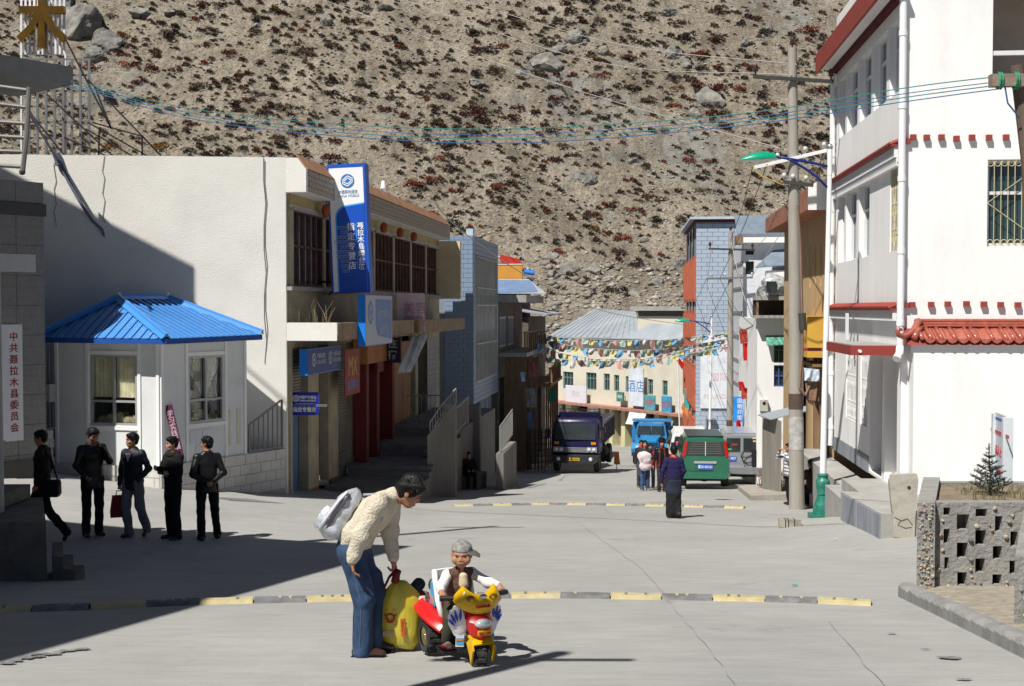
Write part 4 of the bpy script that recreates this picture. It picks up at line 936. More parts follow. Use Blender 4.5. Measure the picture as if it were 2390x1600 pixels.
text('MX', 0.75, yp, o, (0.004, 0.8, 0.75), (0, 1, 0), (0, 0, 1), sx=0.9); text('美容美发', 0.3, mat('faded_blue_print', (0.12, 0.22, 0.48)), o, (0.004, 0.8, 0.25), (0, 1, 0), (0, 0, 1))
# blue light box facing the camera
c = P(711, 969, 29.3)
o = thing('blue_lightbox', 'small rounded dark blue phone shop lightbox beside the corner of the white wall', 'sign', c, 0.0)
pts = []
for cx_, cz_, a0 in ((0.28, 0.08, -90), (0.28, 0.5, 0), (-0.28, 0.5, 90), (-0.28, 0.08, 180)):
 for k in range(5): t = RD(a0 + k * 22.5); pts.append((cx_ + 0.07 * math.cos(t), -0.07, cz_ + 0.07 * math.sin(t)))
MB().slab(pts[::-1], (0, 0.14, 0)).build('box', mat('deep_blue_lightbox', (0.008, 0.02, 0.33), 0.3, var=0.03, spec=0.5), o)
emblem(o, (-0.2, -0.071, 0.42), 0.08, wprint_m, mat('deep_blue_lightbox', (0.008, 0.02, 0.33)), 0)
text('中国移动通信', 0.085, wprint_m, o, (0.08, -0.072, 0.445), (1, 0, 0), (0, 0, 1), sx=0.85, off=0.002); text('CHINA MOBILE', 0.062, wprint_m, o, (0.08, -0.072, 0.365), (1, 0, 0), (0, 0, 1), sx=0.95, off=0.002)
text('指定专营店', 0.125, wprint_m, o, (0.01, -0.072, 0.14), (1, 0, 0), (0, 0, 1), sx=0.9, off=0.004); MB().box(-0.22, 0.27, -0.074, -0.071, 0.29, 0.298).build('rule', wprint_m, o)
text('ཀྲུང་གོ་སྒུལ་བསྐྱོད', 0.05, gprint_m, o, (0.02, -0.072, 0.25), (1, 0, 0), (0, 0, 1))
MB().box(-0.44, -0.34, -0.03, 0.03, 0.2, 0.42).build('wall_bracket', dblue_m, o)
# lodging sign, pink banner, slanted awning
c = P(917, 846, 37.0)
o = thing('lodging_sign', 'dark upright lodging sign with two grey characters', 'sign', c, YL)
MB().box(-0.26, 0.26, -0.06, 0.06, 0, 0.78).build('board', mat('very_dark_blue_board', (0.012, 0.014, 0.035), 0.5), o)
text('住\n宿', 0.3, mat('grey_letters', (0.36, 0.37, 0.40), 0.6), o, (0, -0.064, 0.40), (1, 0, 0), (0, 0, 1), space=1.15, off=0.004)
o = cloth('pink_banner', [P(929, 783, 38.6), P(993, 778, 39.0), P(991, 684, 39.0), P(925, 683, 38.6)], mat('faded_pink_banner', (0.58, 0.46, 0.50), 0.7, var=0.15, scale=2), 0.02, 4, 0.015)
o = tag(o, 'faded pink and white banner hung from the balcony', 'banner'); c = P(963, 735, 38.55)
o2 = text('美容\n美发', 0.4, mat('faded_rose_print', (0.45, 0.22, 0.28), 0.7), o, P(970, 735, 38.6), (1, 0, 0), (0, 0, 1))
tag(cloth('awning', [P(925, 872, 36.5), P(958, 868, 37.2), P(1003, 778, 39.0), P(962, 784, 38.4)], mat('faded_blue_white_awning', (0.42, 0.44, 0.46), 0.7, var=0.3, scale=2), 0.02, 8, 0.03), 'faded slanted canvas awning below the pink banner', 'awning')
# dry weeds on the balcony and the roof aerial
def weeds(name, label, c, n, h, m, seed=1, spread=0.3):
 r = random.Random(seed); mb = MB()
 for i in range(n):
  x, y = r.uniform(-spread, spread), r.uniform(-spread, spread); l = h * r.uniform(0.5, 1.1); a = r.uniform(0, 6.3); b = r.uniform(0.1, 0.5)
  mb.tube([(x, y, 0), (x + 0.3 * b * l * math.cos(a), y + 0.3 * b * l * math.sin(a), l * 0.6), (x + b * l * math.cos(a), y + b * l * math.sin(a), l)], 0.006, 4, 0.003)
 o = mb.build(name, m, None, loc=c); return tag(o, label, 'plant', kind=None)
dry_m = mat('dry_straw', (0.34, 0.26, 0.15), 0.9, var=0.3)
weeds('dry_weeds', 'dry straw weeds on the balcony beside the white wall', fL.world(0.5, 0.6, zl(-0.62)), 26, 0.8, dry_m, 3, 0.35)
c = fL.world(-0.4, 12.0, zl(3.3)); o = thing('roof_aerial', 'short white standpipe on the tiled parapet', 'pipe', c, YL)
MB().lathe([(0.06, 0), (0.06, 0.7), (0.1, 0.72), (0.1, 0.78), (0.07, 0.8), (0.07, 0.95), (0.03, 1.0)], 10).build('pipe', pipe_m, o, True)
# cream end wall
MB().box(-0.6, 0.9, LL + 0.004, LL + 0.3, zl(0.4), zl(2.72)).build('cream_end_wall', mat('cream_yellow_wall', (0.62, 0.52, 0.33), 0.9), B)
# grey tiled strip below it
tm = MB().box(0, 0.02, 0.006, 0.36, 0.006, 0.19).mesh('wall_tile', mat('grey_wall_tile', (0.30, 0.30, 0.29), 0.5, var=0.1))
for i in range(6):
 for j in range(14): link('wall_tile', tm, B, (0.004, 17.6 + i * 0.37, zl(-4.0) + j * 0.2 + 0.02))
fD = Frame((-1.62, 50.0, -7.6), YL); zd = lambda z: z + 7.6
B = thing('blue_tiled_house', 'blue-grey tiled house with a tall barred window next to the white shop building', 'house', fD.o, YL)
Ld = 7.8
MB().box(-2.4, -0.024, 0.024, Ld, zd(-4.0), zd(3.05)).box(-2.4, -1.2, 0.024, Ld, 0, zd(-4.0)).box(-1.2, -0.3, 4.0, Ld, 0, zd(-4.0)).build('wall', grout_m, B)
lt_m = mat('pale_blue_tile', (0.22, 0.30, 0.42), 0.4, var=0.08, scale=0.4, spec=0.4)
bt = MB().box(0.006, 0.39, -0.02, 0.02, 0.006, 0.19).mesh('wall_tile', lt_m); n = 0
for j in range(36):
 for x, k_ in (((-1.2, 1), (-0.804, 1), (-0.408, 1)) if j % 2 else ((-1.2, 0.5), (-1.002, 1), (-0.606, 1), (-0.21, 0.5))):
  link('wall_tile', bt, B, (x, 0, zd(-4.0) + j * 0.196), None, (k_, 1, 1))
bt2 = MB().box(-0.02, 0.02, 0.008, 0.592, 0.006, 0.19).mesh('wall_tile', lt_m)
for j in range(36):
 z = zd(-4.0) + j * 0.196
 for i in range(13):
  y = i * 0.6
  if y + 0.6 > Ld: continue
  if -3.2 < z - 7.6 < 2.2 and 0.3 < y < 6.8: continue
  link('wall_tile', bt2, B, (0, y + 0.02, z))
g = MB(); w = MB().box(-0.1, -0.02, 0.6, 7.1, zd(-3.1), zd(2.2)).build('window', mat('grey_curtained_glass', (0.16, 0.18, 0.19)), B)
for z in (-3.1, -1.5, 0.15, 0.9, 2.2): MB().bar((0.05, 0.6, zd(z)), (0.05, 7.1, zd(z)), 0.05).build('window_crossbar', mat('pale_grille', (0.5, 0.5, 0.47), 0.5), w)
for i in range(17):
 y = 0.65 + i * 0.4; MB().bar((0.06, y, zd(-3.1)), (0.06, y, zd(2.2)), 0.03).build('window_bar', mat('pale_grille', (0.5, 0.5, 0.47)), w)
MB().box(-0.7, -0.4, 2.6, 3.0, zd(3.05), zd(3.5)).build('roof_tank', mat('pale_blue_trim', (0.45, 0.52, 0.58)), B)
MB().box(-0.1, 0.02, 4.0, 4.1, 0, zd(-4.0)).build('drain_pipe', mat('blue_grey_wall_tile', (0.33, 0.42, 0.55)), B)
A, Bc = P(132, 1083, 26.05), P(376, 1094, 25.3); r_ = Vector((0.537, 0.843, 0)); K0 = Vector((Bc.x, Bc.y, 0))
A = Vector((A.x, A.y, 0)); Cc = K0 + r_ * 2.51; l_ = (A - K0).normalized()
kz = -4.15
K = thing('guard_kiosk', 'white panelled guard kiosk with a blue ribbed metal roof', 'kiosk', (K0.x, K0.y, kz), 0.0)
zk = lambda z: z - kz
lp = lambda v, z: (v.x - K0.x, v.y - K0.y, zk(z))
kw_m = mat('white_kiosk_panel', (0.66, 0.68, 0.69), 0.55, var=0.04, scale=1.5, dirt=(0.42, 0.42, 0.40), dscale=2.2, damt=0.35)
kt_m = mat('white_kiosk_trim', (0.78, 0.79, 0.80), 0.45, var=0.03)
zb, ze = -3.35, -0.62
back = [Cc + Vector((-1.6, 1.0, 0)), A + Vector((0.3, 1.9, 0))]
def kwall(p, q, wins, t=0.08):
 d = (q - p); L = d.length; a = math.atan2(d.y, d.x); M = Matrix.Translation((p.x - K0.x, p.y - K0.y, zk(zb))) @ Matrix.Rotation(a, 4, 'Z')
 return L, M, MB().wall(L, ze - zb, t, wins, M).build('wall', kw_m, K)
onk = lambda px, py, p, q: (lambda t: (ray(px, py) * t))(((p.x * (q.y - p.y) - p.y * (q.x - p.x)) / (ray(px, py).x * (q.y - p.y) - ray(px, py).y * (q.x - p.x))))
def kcoord(px, py, p, q):
 w = onk(px, py, p, q); return (Vector((w.x, w.y, 0)) - p).dot((q - p).normalized()), w.z - zb
def kwin(p, q, px0, py0, px1, py1):
 a = kcoord(px0, py1, p, q); b = kcoord(px1, py0, p, q); return (a[0], b[0], a[1], b[1])
h1 = kwin(A, K0, 212, 829, 319, 990); h2 = kwin(K0, Cc, 441, 828, 521, 988)
cur_m = mat('yellow_flowered_curtain', (0.72, 0.68, 0.45), 0.85, var=0.3, scale=3, dirt=(0.36, 0.2, 0.24), dscale=2.0, damt=0.5)
kglass = mat('clear_glass', (0.9, 0.95, 0.95), 0.02, var=0, trans=1.0, alpha=0.35)
win_list = []
for (p, q, h) in ((A, K0, h1), (K0, Cc, h2)):
 L, M, wo = kwall(p, q, [h])
 w = window(K, M, h[0], h[1], h[2], h[3], 0.05, mat('grey_window_frame', (0.42, 0.43, 0.44), 0.4, metal=0.3), kglass, 2, [0, 0.34, 1], 0.045); win_list.append((w, M, h))
 # panel seams and raised frame round the window
 mb = MB(); mb.M = M
 for x in (0.0, h[0] - 0.1, h[1] + 0.03, L - 0.09): mb.box(x, x + 0.07, -0.03, -0.001, 0.0, ze - zb)
 mb.box(h[0] - 0.028, h[1] + 0.028, -0.025, -0.001, h[3] + 0.02, h[3] + 0.09); mb.box(h[0] - 0.028, h[1] + 0.028, -0.03, -0.001, h[2] - 0.1, h[2] - 0.02)
 mb.build('panel_trim', kt_m, K)
for p, q in ((Cc, back[0]), (back[0], back[1]), (back[1], A)): kwall(p, q, [])
# dark inside and curtains
for n_, (w, M, h) in enumerate(win_list):
 x0, x1, z0_, z1_ = h
 zs_ = z0_ + (z1_ - z0_) * 0.36
 for s in (0, 1):
  mb = MB(); mb.M = M; n = 14; xa, xb = (x0, (x0 + x1) / 2 - 0.02) if s == 0 else ((x0 + x1) / 2 + 0.02, x1)
  top, bot = [], []
  for i in range(n + 1):
   u = i / n; x = xa + (xb - xa) * u; y = 0.11 + 0.012 * math.sin(i * 2.4)
   inner = 1 - u if s == 0 else u          # 0 at the middle of the window
   zl_ = zs_ + (0.05 if n_ == 0 else (0.02 + 0.55 * (z1_ - zs_) * abs(inner) * 1.4))
   top.append((x, y, z1_ - 0.03)); bot.append((x, y, min(z1_ - 0.05, zl_)))
  mb.add(top + bot, [(i, n + 1 + i, n + 2 + i, i + 1) for i in range(n)]); mb.build('curtain', cur_m if n_ == 0 else mat('dim_curtain', (0.36, 0.38, 0.30), 0.9, var=0.2), w)
 mb = MB(); mb.M = M; mb.box(x0 - 0.05, x1 + 0.05, 0.7, 0.72, z0_ - 0.1, z1_ + 0.1); mb.build('inner_partition', mat('dark_interior', (0.05, 0.04, 0.03)), K)
 mb = MB(); mb.M = M
 for i in range(5): mb.ball((x0 + 0.15 + i * (x1 - x0 - 0.3) / 4, 0.22, z0_ + 0.06), (0.13, 0.08, 0.12 + 0.05 * (i % 3)), 8, 6)
 mb.build('window_clutter', mat('yellow_grey_clutter', (0.40, 0.37, 0.22), 0.9, var=0.5, scale=8), w)
# roof
kblue = mat('blue_metal_roof', (0.055, 0.225, 0.55), 0.42, var=0.08, scale=1.5, spec=0.45, dirt=(0.14, 0.28, 0.48), dscale=2.5, damt=0.4)
kb2 = mat('blue_metal_flashing', (0.055, 0.25, 0.66), 0.35, var=0.04, spec=0.5)
E1, E2, E3 = P(86, 786, 25.7), P(388, 790, 24.72), P(611, 780, 26.9)
E4, E5 = Vector((E3.x - 2.2, E3.y + 1.5, E3.z)), Vector((E1.x + 0.7, E1.y + 3.0, E1.z))
R1, R2 = P(276, 697, 26.5), P(390, 697, 27.5)
rl = lambda v: (v[0] - K0.x, v[1] - K0.y, v[2] - kz)
V_ = lambda v: Vector(rl(v))
def roof_face(pts, nrib, i0, i1, top):
 pts = [V_(p) for p in pts]; nv = (pts[1] - pts[0]).cross(pts[2] - pts[0]).normalized()
 if nv.z < 0: nv = -nv
 MB().slab(pts, nv * -0.02).build('roof_sheet', kblue, K)
 a, b = pts[i0], pts[i1]; d = (b - a); up = nv.cross(d).normalized()
 if up.z < 0: up = -up
 rb = MB().bar((0, 0, 0.012), (0, 1, 0.012), 0.045, 0.03)
 for k in range(1, nrib):
  p = a + d * (k / nrib)
  # length up to the sloping edges of the face
  best = 9
  m = len(pts)
  for j in range(m):
   s, e = pts[j], pts[(j + 1) % m]
   if {j, (j + 1) % m} == {i0, i1}: continue
   v = e - s; A_ = np.array([[up.dot(up), -v.dot(up)], [up.dot(d.normalized()), -v.dot(d.normalized())]]); bb = np.array([(s - p).dot(up), (s - p).dot(d.normalized())])
   try: t, u = np.linalg.solve(A_, bb)
   except Exception: continue
   if 0 <= u <= 1 and t > 0.01: best = min(best, t)
  if best > 8 or best < 0.12: continue
  MB().bar(p - up * 0.03 + nv * 0.014, p + up * (best - 0.05) + nv * 0.014, 0.05, 0.028, nv).build('roof_rib', kblue, K)
roof_face([E1, E2, R1], 15, 0, 1, R1); roof_face([E2, E3, R2, R1], 16, 0, 1, R1); roof_face([E3, E4, R2], 9, 0, 1, R2); roof_face([E5, E1, R1], 9, 0, 1, R1); roof_face([E4, E5, R1, R2], 12, 0, 1, R1)
for a, b in ((R1, E1), (R1, E2), (R2, E3), (R1, R2), (R2, E4), (R1, E5)):
 a, b = V_(a), V_(b); d = (b - a).normalized(); s = d.cross(Vector((0, 0, 1))).normalized(); up = s.cross(d)
 pr = [(-0.11, -0.055), (-0.04, 0.015), (-0.03, 0.06), (0.03, 0.06), (0.04, 0.015), (0.11, -0.055), (0, 0.0)]
 MB().loft([[a + s * x + up * (z + 0.05) for x, z in pr], [b + s * x + up * (z + 0.05) for x, z in pr]]).build('hip_flashing', kb2, K)
for a, b in ((E1, E2), (E2, E3), (E3, E4), (E5, E1)):
 MB().bar(V_(a) - Vector((0, 0, 0.06)), V_(b) - Vector((0, 0, 0.06)), 0.04, 0.11).build('eave_trim', mat('dark_blue_trim', (0.02, 0.08, 0.33), 0.45), K)
cpts = [V_(E1), V_(E2), V_(E3), V_(E4), V_(E5)]
MB().slab([p - Vector((0, 0, 0.12)) for p in cpts], (0, 0, 0.02)).build('soffit', kw_m, K)
for p in (R1, R2): MB().ball(V_(p) + Vector((0, 0, 0.08)), 0.07, 8, 6).build('putty_cap', cream_m, K)
# notices on the side wall
L, M = (Cc - K0).length, None
d = r_; a = math.atan2(d.y, d.x); MK = Matrix.Translation((0, 0, zk(zb))) @ Matrix.Rotation(a, 4, 'Z')
pap = mat('pale_paper', (0.62, 0.63, 0.68), 0.8, var=0.05)
for px0, py0, px1, py1 in ((443, 1001, 470, 1035), (472, 999, 494, 1020), (456, 1036, 474, 1064), (528, 955, 537, 1040), (552, 951, 561, 1036)):
 b0 = kcoord(px0, py1, K0, Cc); b1 = kcoord(px1, py0, K0, Cc)
 mb = MB(); mb.M = MK; mb.box(b0[0], b1[0], -0.012, -0.002, b0[1], b1[1]); mb.build('notice', pap if px0 < 500 else cream_m, K)
b0 = kcoord(384, 950, K0, Cc); b1 = kcoord(428, 1062, K0, Cc)
o = thing('purple_placard', 'narrow purple slogan board leaning on the kiosk behind the men', 'sign', (K0.x, K0.y, kz))
c0 = MK @ Vector((0.15, -0.14, 0.95)); 
v0 = V_(P(421, 1068, 25.3)); v1 = V_(P(392, 945, 25.42)); d = (v1 - v0); s = Vector((0.98, -0.1, 0.0)).cross(d).normalized(); x_ = d.cross(s).normalized() * 0.085
if x_.x < 0: x_ = -x_
nn = d.cross(x_).normalized()
if nn.y > 0: nn = -nn
MB().slab([v0 - x_, v0 + x_, v1 + x_, v1 - x_], -nn * 0.015).build('board', mat('purple_board', (0.085, 0.012, 0.05), 0.5), o)
text('学\n习\n实\n践\n发\n展', 0.15, mat('pale_pink_letters', (0.6, 0.45, 0.5), 0.6), o, v0 + d * 0.52 + nn * 0.004, x_, d, space=0.95)
# block plinth and railings left and right of the kiosk
blk_m = mat('white_stone_block', (0.58, 0.57, 0.54), 0.85, var=0.08, scale=2, bump=0.3, bscale=15, dirt=(0.40, 0.39, 0.36), damt=0.4)
mort_m = mat('mortar', (0.40, 0.39, 0.37), 0.95)
def plinth(name, label, p, q, rows, z1, length=0.33, h=0.235, t=0.3):
 d = q - p; L = d.length; a = math.atan2(d.y, d.x); z0 = z1 - rows * h
 o = thing(name, label, 'wall', (p.x, p.y, z0)); o.rotation_euler = (0, 0, a)
 MB().box(0.01, L - 0.01, 0.02, t, -0.8, rows * h - 0.01).build('core', mort_m, o)
 for j in range(rows):
  x = -0.16 if j % 2 else 0.0
  while x < L - 0.02:
   a0, b0 = max(0.0, x + 0.006), min(L, x + length - 0.006)
   if b0 - a0 > 0.04: MB().box(a0, b0, random.uniform(-0.006, 0.004), 0.024, j * h + 0.006, (j + 1) * h - 0.006).build('stone_block', blk_m, o)
   x += length
 return o
corner = Vector((-5.4, 28.45, 0))
off = Vector((-0.843, 0.537, 0)) * -0.12
plinth('block_plinth', 'white stone-block plinth under the kiosk wall between the kiosk corner and the white building', K0 + off * 0.6 - r_ * 0.06, corner + off * 0.2, 4, -3.32)
ln = Vector((-l_.y, l_.x, 0));  ln = ln if ln.y < 0 else -ln
plinth('block_plinth', 'white stone-block plinth under the sunlit face of the kiosk', A + ln * 0.06 - l_ * -0.0, K0 + ln * 0.06, 3, -3.345)
A2 = P(58, 1080, 25.0); A2 = Vector((A2.x, A2.y, 0))
plinth('block_wall', 'low white stone-block wall under the iron railings left of the kiosk', A2, A + ln * 0.07, 5, -2.62, h=0.2)
def iron_fence(name, label, p, q, z0, z1, n, m, arch=False):
 d = q - p; L = d.length; o = thing(name, label, 'fence', (p.x, p.y, z0)); o.rotation_euler = (0, 0, math.atan2(d.y, d.x)); h = z1 - z0
 MB().bar((0, 0, 0.03), (L, 0, 0.03), 0.04).build('rail', m, o); MB().bar((0, 0, h - (0 if not arch else h * 0.45)), (L, 0, h), 0.04).build('rail', m, o)
 for i in range(n):
  x = L * i / (n - 1); hh = h if not arch else h * (0.55 + 0.45 * i / (n - 1))
  MB().bar((x, 0, 0), (x, 0, hh), 0.022 if 0 < i < n - 1 else 0.04).build('fence_bar', m, o)
 return o
fen_m = mat('grey_iron', (0.20, 0.20, 0.21), 0.55, var=0.1)
fo = iron_fence('iron_fence', 'tall grey iron bar fence beside the kiosk with a letter box on it', A2 + Vector((0.1, 0.1, 0)), A + Vector((-0.02, 0.1, 0)), -2.62, -0.62, 8, fen_m)
MB().box(0.55, 0.8, -0.12, -0.02, 0.62, 1.0).build('letter_box', mat('grey_letter_box', (0.35, 0.36, 0.36), 0.5), fo)
MB().box(1.1, 1.4, -0.14, -0.02, 0.25, 0.9).build('meter_box', mat('dark_green_box', (0.03, 0.05, 0.04), 0.5), fo)
iron_fence('iron_fence', 'low iron bar fence between the kiosk and the white wall', Cc + off * 0.2 + r_ * 0.05, corner - r_ * 0.1, -3.3, -2.15, 8, fen_m, True)
YG = RD(-51.7)
fG = Frame((-9.49, 24.4, -4.0), YG); zg = lambda z: z + 4.0
G_ = thing('grey_office', 'grey granite-clad office building with a canopy at the left edge', 'building', fG.o, YG)
gran_m = mat('grey_granite', (0.20, 0.195, 0.19), 0.7, var=0.18, scale=12, dirt=(0.13, 0.13, 0.13), dscale=0.9, damt=0.4)
gr2 = mat('dark_granite_band', (0.035, 0.033, 0.033), 0.3, var=0.2, scale=20, spec=0.5)
MB().box(-9, -0.012, 0.022, 4.5, 0, zg(2.55)).build('wall', mat('dark_joint', (0.1, 0.1, 0.105)), G_)
MB().box(-9, 0.03, -0.03, 4.5, zg(1.87), zg(2.12)).build('dark_band', gr2, G_)
gs = MB().box(0.004, 0.596, 0, 0.02, 0.004, 0.596).mesh('granite_slab', gran_m)
for j in range(10):
 for i in range(7):
  z = -0.02 + j * 0.6 if j < 10 else 0
  zz = zg(2.55) - (j + 1) * 0.6 + 0.0
  if j >= 1: zz = zg(1.87) - j * 0.6
  else: zz = zg(2.13)
  if zz < 0.2: continue
  o = link('granite_slab', gs, G_, (-0.61 - i * 0.6, 0, zz))
  if j == 0: o.scale = (1, 1, 0.7)
ge = MB().box(-0.02, 0, 0.004, 0.596, 0.004, 0.596).mesh('granite_slab', gran_m)
MB().box(-9, 0.05, -0.08, -0.001, 0.0, zg(-3.4) + 0.35).build('plinth', gr2, G_)
a, b = fG.ony(0, 633), fG.ony(80, 594)
MB().box(a.x - 0.4, b.x, -0.05, -0.002, a.z, b.z).build('name_plate', mat('pale_plate', (0.42, 0.42, 0.43), 0.5), G_)
MB().box(-9, -1.0, 1.2, 4.4, zg(2.55), zg(5.4)).build('upper_wall', mat('grey_panel_wall', (0.23, 0.235, 0.25), 0.6, var=0.06), G_)
e = fG.loc(P(170, 165, 25.2))
z0_, z1_ = zg(P(170, 198, 25.2).z), zg(P(170, 158, 25.2).z)
MB().box(-9, e.x, e.y, e.y + 2.2, z0_, z1_ + 0.02).build('canopy', mat('grey_canopy', (0.24, 0.235, 0.225), 0.9, var=0.12, scale=6, bump=0.2), G_)
# upright name boards
def name_board(px0, px1, py0, py1, txt, label, size):
 a, b = fG.ony(px0, py1, -0.1), fG.ony(px1, py0, -0.1)
 o = thing('name_board', label, 'sign', fG.world(a.x, -0.1, a.z), YG, 'upright name boards on the grey office')
 w, h = b.x - a.x, b.z - a.z
 MB().box(0, w, -0.03, 0.03, 0, h).build('board', mat('white_board', (0.62, 0.63, 0.66), 0.5, var=0.03), o)
 text(txt, size, mat('dark_red_letters', (0.28, 0.03, 0.03), 0.6), o, (w / 2, -0.034, h / 2), (1, 0, 0), (0, 0, 1), space=1.19, off=0.002)
name_board(12, 50, 757, 1030, '中\n共\n聂\n拉\n木\n县\n委\n员\n会', 'white upright board with nine red characters on the grey office, next to the fence', 0.19)
name_board(-26, 9, 757, 1030, '聂\n拉\n木\n县\n人\n民\n政\n府', 'white upright board cut off by the left edge of the picture', 0.2)
dull_m = mat('dull_steel_pipe', (0.20, 0.195, 0.18), 0.6, metal=0.2, var=0.15)
# window rails at the left edge
o = thing('window_rails', 'curved steel pipe rails standing out in front of the grey office at the left edge', 'railing', (-9, 20, 0))
pp = MB()
L0 = Vector((-9, 20, 0)); q = lambda px, py: P(px, py, 21.0) - L0
for k, (yl, yr) in enumerate(((196, 210), (238, 250), (281, 288), (315, 321), (350, 354), (383, 389))):
 MB().tube([q(-40, yl), q(62 - k * 1.5, yr)], 0.035, 8).build('pipe', dull_m, o)
MB().tube([q(68, 203), q(62, 320), q(53, 398)], 0.045, 8).build('post', dull_m, o); MB().ball(q(52, 401), 0.055).build('finial', mat('dark_finial', (0.06, 0.06, 0.07), 0.3), o)
# sign on the roof and lattice frame
o = thing('roof_character_sign', 'golden character on white bars standing on the roof behind the canopy', 'sign', P(100, 365, 29.6), 0)
c0 = P(100, 365, 29.6); q = lambda px, py, dd=0.0: P(px, py, 29.6 + dd) - c0
wb = mat('white_sign_bar', (0.72, 0.74, 0.78), 0.5)
for px in range(50, 155, 10): MB().bar(q(px, -60), q(px, 126), 0.05, 0.03).build('bar', wb, o)
for py in (-58, 0, 62, 126): MB().bar(q(47, py, 0.06), q(153, py, 0.06), 0.05, 0.03).build('crossbar', wb, o)
for px in (50, 153): MB().bar(q(px, 126), q(px, 364), 0.04).build('leg', wb, o)
gold_m = mat('brass_letter', (0.42, 0.24, 0.06), 0.22, metal=0.85, var=0.2, scale=4)
text('木', 1.4, gold_m, o, q(99, 58, -0.14), (1, 0, 0), (0, 0, 1), ext=0.07, off=0.035, name='character', sx=0.86)
o = thing('steel_lattice', 'open steel lattice frame standing beside the canopy above the white wall', 'frame', P(140, 364, 29.2), 0)
c0 = P(140, 364, 29.2); q = lambda px, py, dd=0.0: P(px, py, 29.2 + dd) - c0
for i in range(8): px = 68 + 140 * i / 7; MB().bar(q(px, 138), q(px, 362), 0.05).build('upright', steel_m, o)
for j, py in enumerate((138, 175, 212, 248, 285, 322)): MB().bar(q(66, py, 0.055), q(209, py, 0.055), 0.045).build('crossbar', steel_m, o)
o = thing('bracing_struts', 'black steel struts bracing the lattice frame down to the roof', 'frame', P(300, 362, 28.9), 0)
c0 = P(300, 362, 28.9); q = lambda px, py, dd=0.0: P(px, py, 28.9 + dd) - c0
for x0, y0, x1, y1 in ((205, 185, 376, 363), (150, 85, 260, 300), (215, 285, 330, 317), (60, 250, 150, 362), (110, 220, 262, 362), (205, 285, 345, 364), (200, 300, 310, 364), (332, 317, 376, 363), (232, 300, 230, 362), (332, 318, 332, 362), (220, 200, 260, 300), (150, 320, 250, 364)):
 MB().bar(q(x0, y0), q(x1, y1), 0.035).build('strut', black_m, o)
# cable bundle on the blank wall
q = lambda px, py: fS.world(*((lambda v: (v.x, -0.06, v.z))(fS.ony(px, py))))
cbm = mat('grey_blue_cable', (0.12, 0.14, 0.19), 0.6)
o = thing('cable_bundle', 'thick grey cable bundle hanging down across the white wall', 'cable', q(140, 375), 0)
b0 = q(140, 375)
for k in range(4): MB().tube([P(66, 262, 24) + Vector((0, 0, 0.03 * k)) - b0, P(105, 325, 26) - b0, q(136 + k * 2, 375) - b0, q(158 + k * 2, 420) - b0, q(186 + k, 470) - b0, q(216 + k, 515) - b0, q(238 + k, 535) - b0, q(245, 552) - b0], 0.022, 6).build('cable', cbm, o)
MB().cyl(q(133, 360) - b0, q(142, 385) - b0, 0.09).build('splice_box', cbm, o)
D1 = Vector((-11.02, 23.8, 0)); sd = Vector((0.618, 0.786, 0)); D0 = D1 - sd * 1.6; e2 = Vector((-2.8, 0.756, 0)).normalized()
pts = [D0, D1, D1 + e2 * 9, D0 + e2 * 9 - Vector((0, 4, 0))]
o = thing('office_tower', 'upper storeys of the grey office just outside the left edge', 'building', (D1.x, D1.y, -4))
MB().slab([(p.x - D1.x, p.y - D1.y, 0) for p in pts], (0, 0, 12.9)).build('wall', gran_m, o)
MB().slab([(p.x - D1.x, p.y - D1.y, 12.901) for p in pts], (0, 0, 0.15)).build('roof', conc_m, o)
Cp = Vector((-6.46, 13.1, -3.6)); fC = Frame(Cp, RD(12))
o = thing('corner_house', 'plain rendered house left of the camera that shades the crossing', 'house', fC.o, RD(12))
MB().box(-9, 0, -11.5, 0, -0.5, 10.65).build('wall', cream_m, o); MB().box(-9, 0.002, -11.5, 0.002, 10.652, 10.8).build('roof', conc_m, o)
for k in range(4): MB().box(0.001, 0.05, -10 + k * 2.5, -8.7 + k * 2.5, 4.2, 5.8).build('window', glass_m, o)
for lab, x, y, H_ in (('utility pole standing just outside the left edge by the grey office', -6.7, 15.4, 13.6), ('utility pole standing just left of the camera', -2.92, 5.57, 7.1)):
 z = gzf(x, y); o = thing('utility_pole', lab, 'utility pole', (x, y, z), 0, 'poles outside the picture')
 MB().cyl((0, 0, 0), (0, 0, H_), 0.15, 0.09, 14).build('pole', conc_m, o, 40); MB().bar((-0.8, 0, H_ - 0.5), (0.8, 0, H_ - 0.5), 0.07).build('crossarm', black_m, o)
# dark steps at the lower left
stp = thing('dark_steps', 'dark weathered concrete steps and side wall in the shade at the lower left', 'steps', (-5.7, 14.6, -3.4))
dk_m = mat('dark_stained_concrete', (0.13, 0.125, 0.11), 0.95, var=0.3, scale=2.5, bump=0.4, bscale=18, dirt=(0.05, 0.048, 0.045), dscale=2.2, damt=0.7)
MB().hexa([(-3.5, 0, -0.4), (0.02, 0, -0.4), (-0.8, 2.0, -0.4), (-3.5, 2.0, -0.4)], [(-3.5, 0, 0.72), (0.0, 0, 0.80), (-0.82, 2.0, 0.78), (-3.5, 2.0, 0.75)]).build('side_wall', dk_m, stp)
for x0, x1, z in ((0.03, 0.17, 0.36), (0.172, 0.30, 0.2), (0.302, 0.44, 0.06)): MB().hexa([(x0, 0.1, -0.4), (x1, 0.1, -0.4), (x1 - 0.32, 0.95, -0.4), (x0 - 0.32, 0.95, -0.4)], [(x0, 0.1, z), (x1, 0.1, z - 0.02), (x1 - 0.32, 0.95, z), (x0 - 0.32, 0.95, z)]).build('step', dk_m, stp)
MB().box(-3.5, -0.95, 0.6, 1.9, 0.8, 0.98).build('step', dk_m, stp)
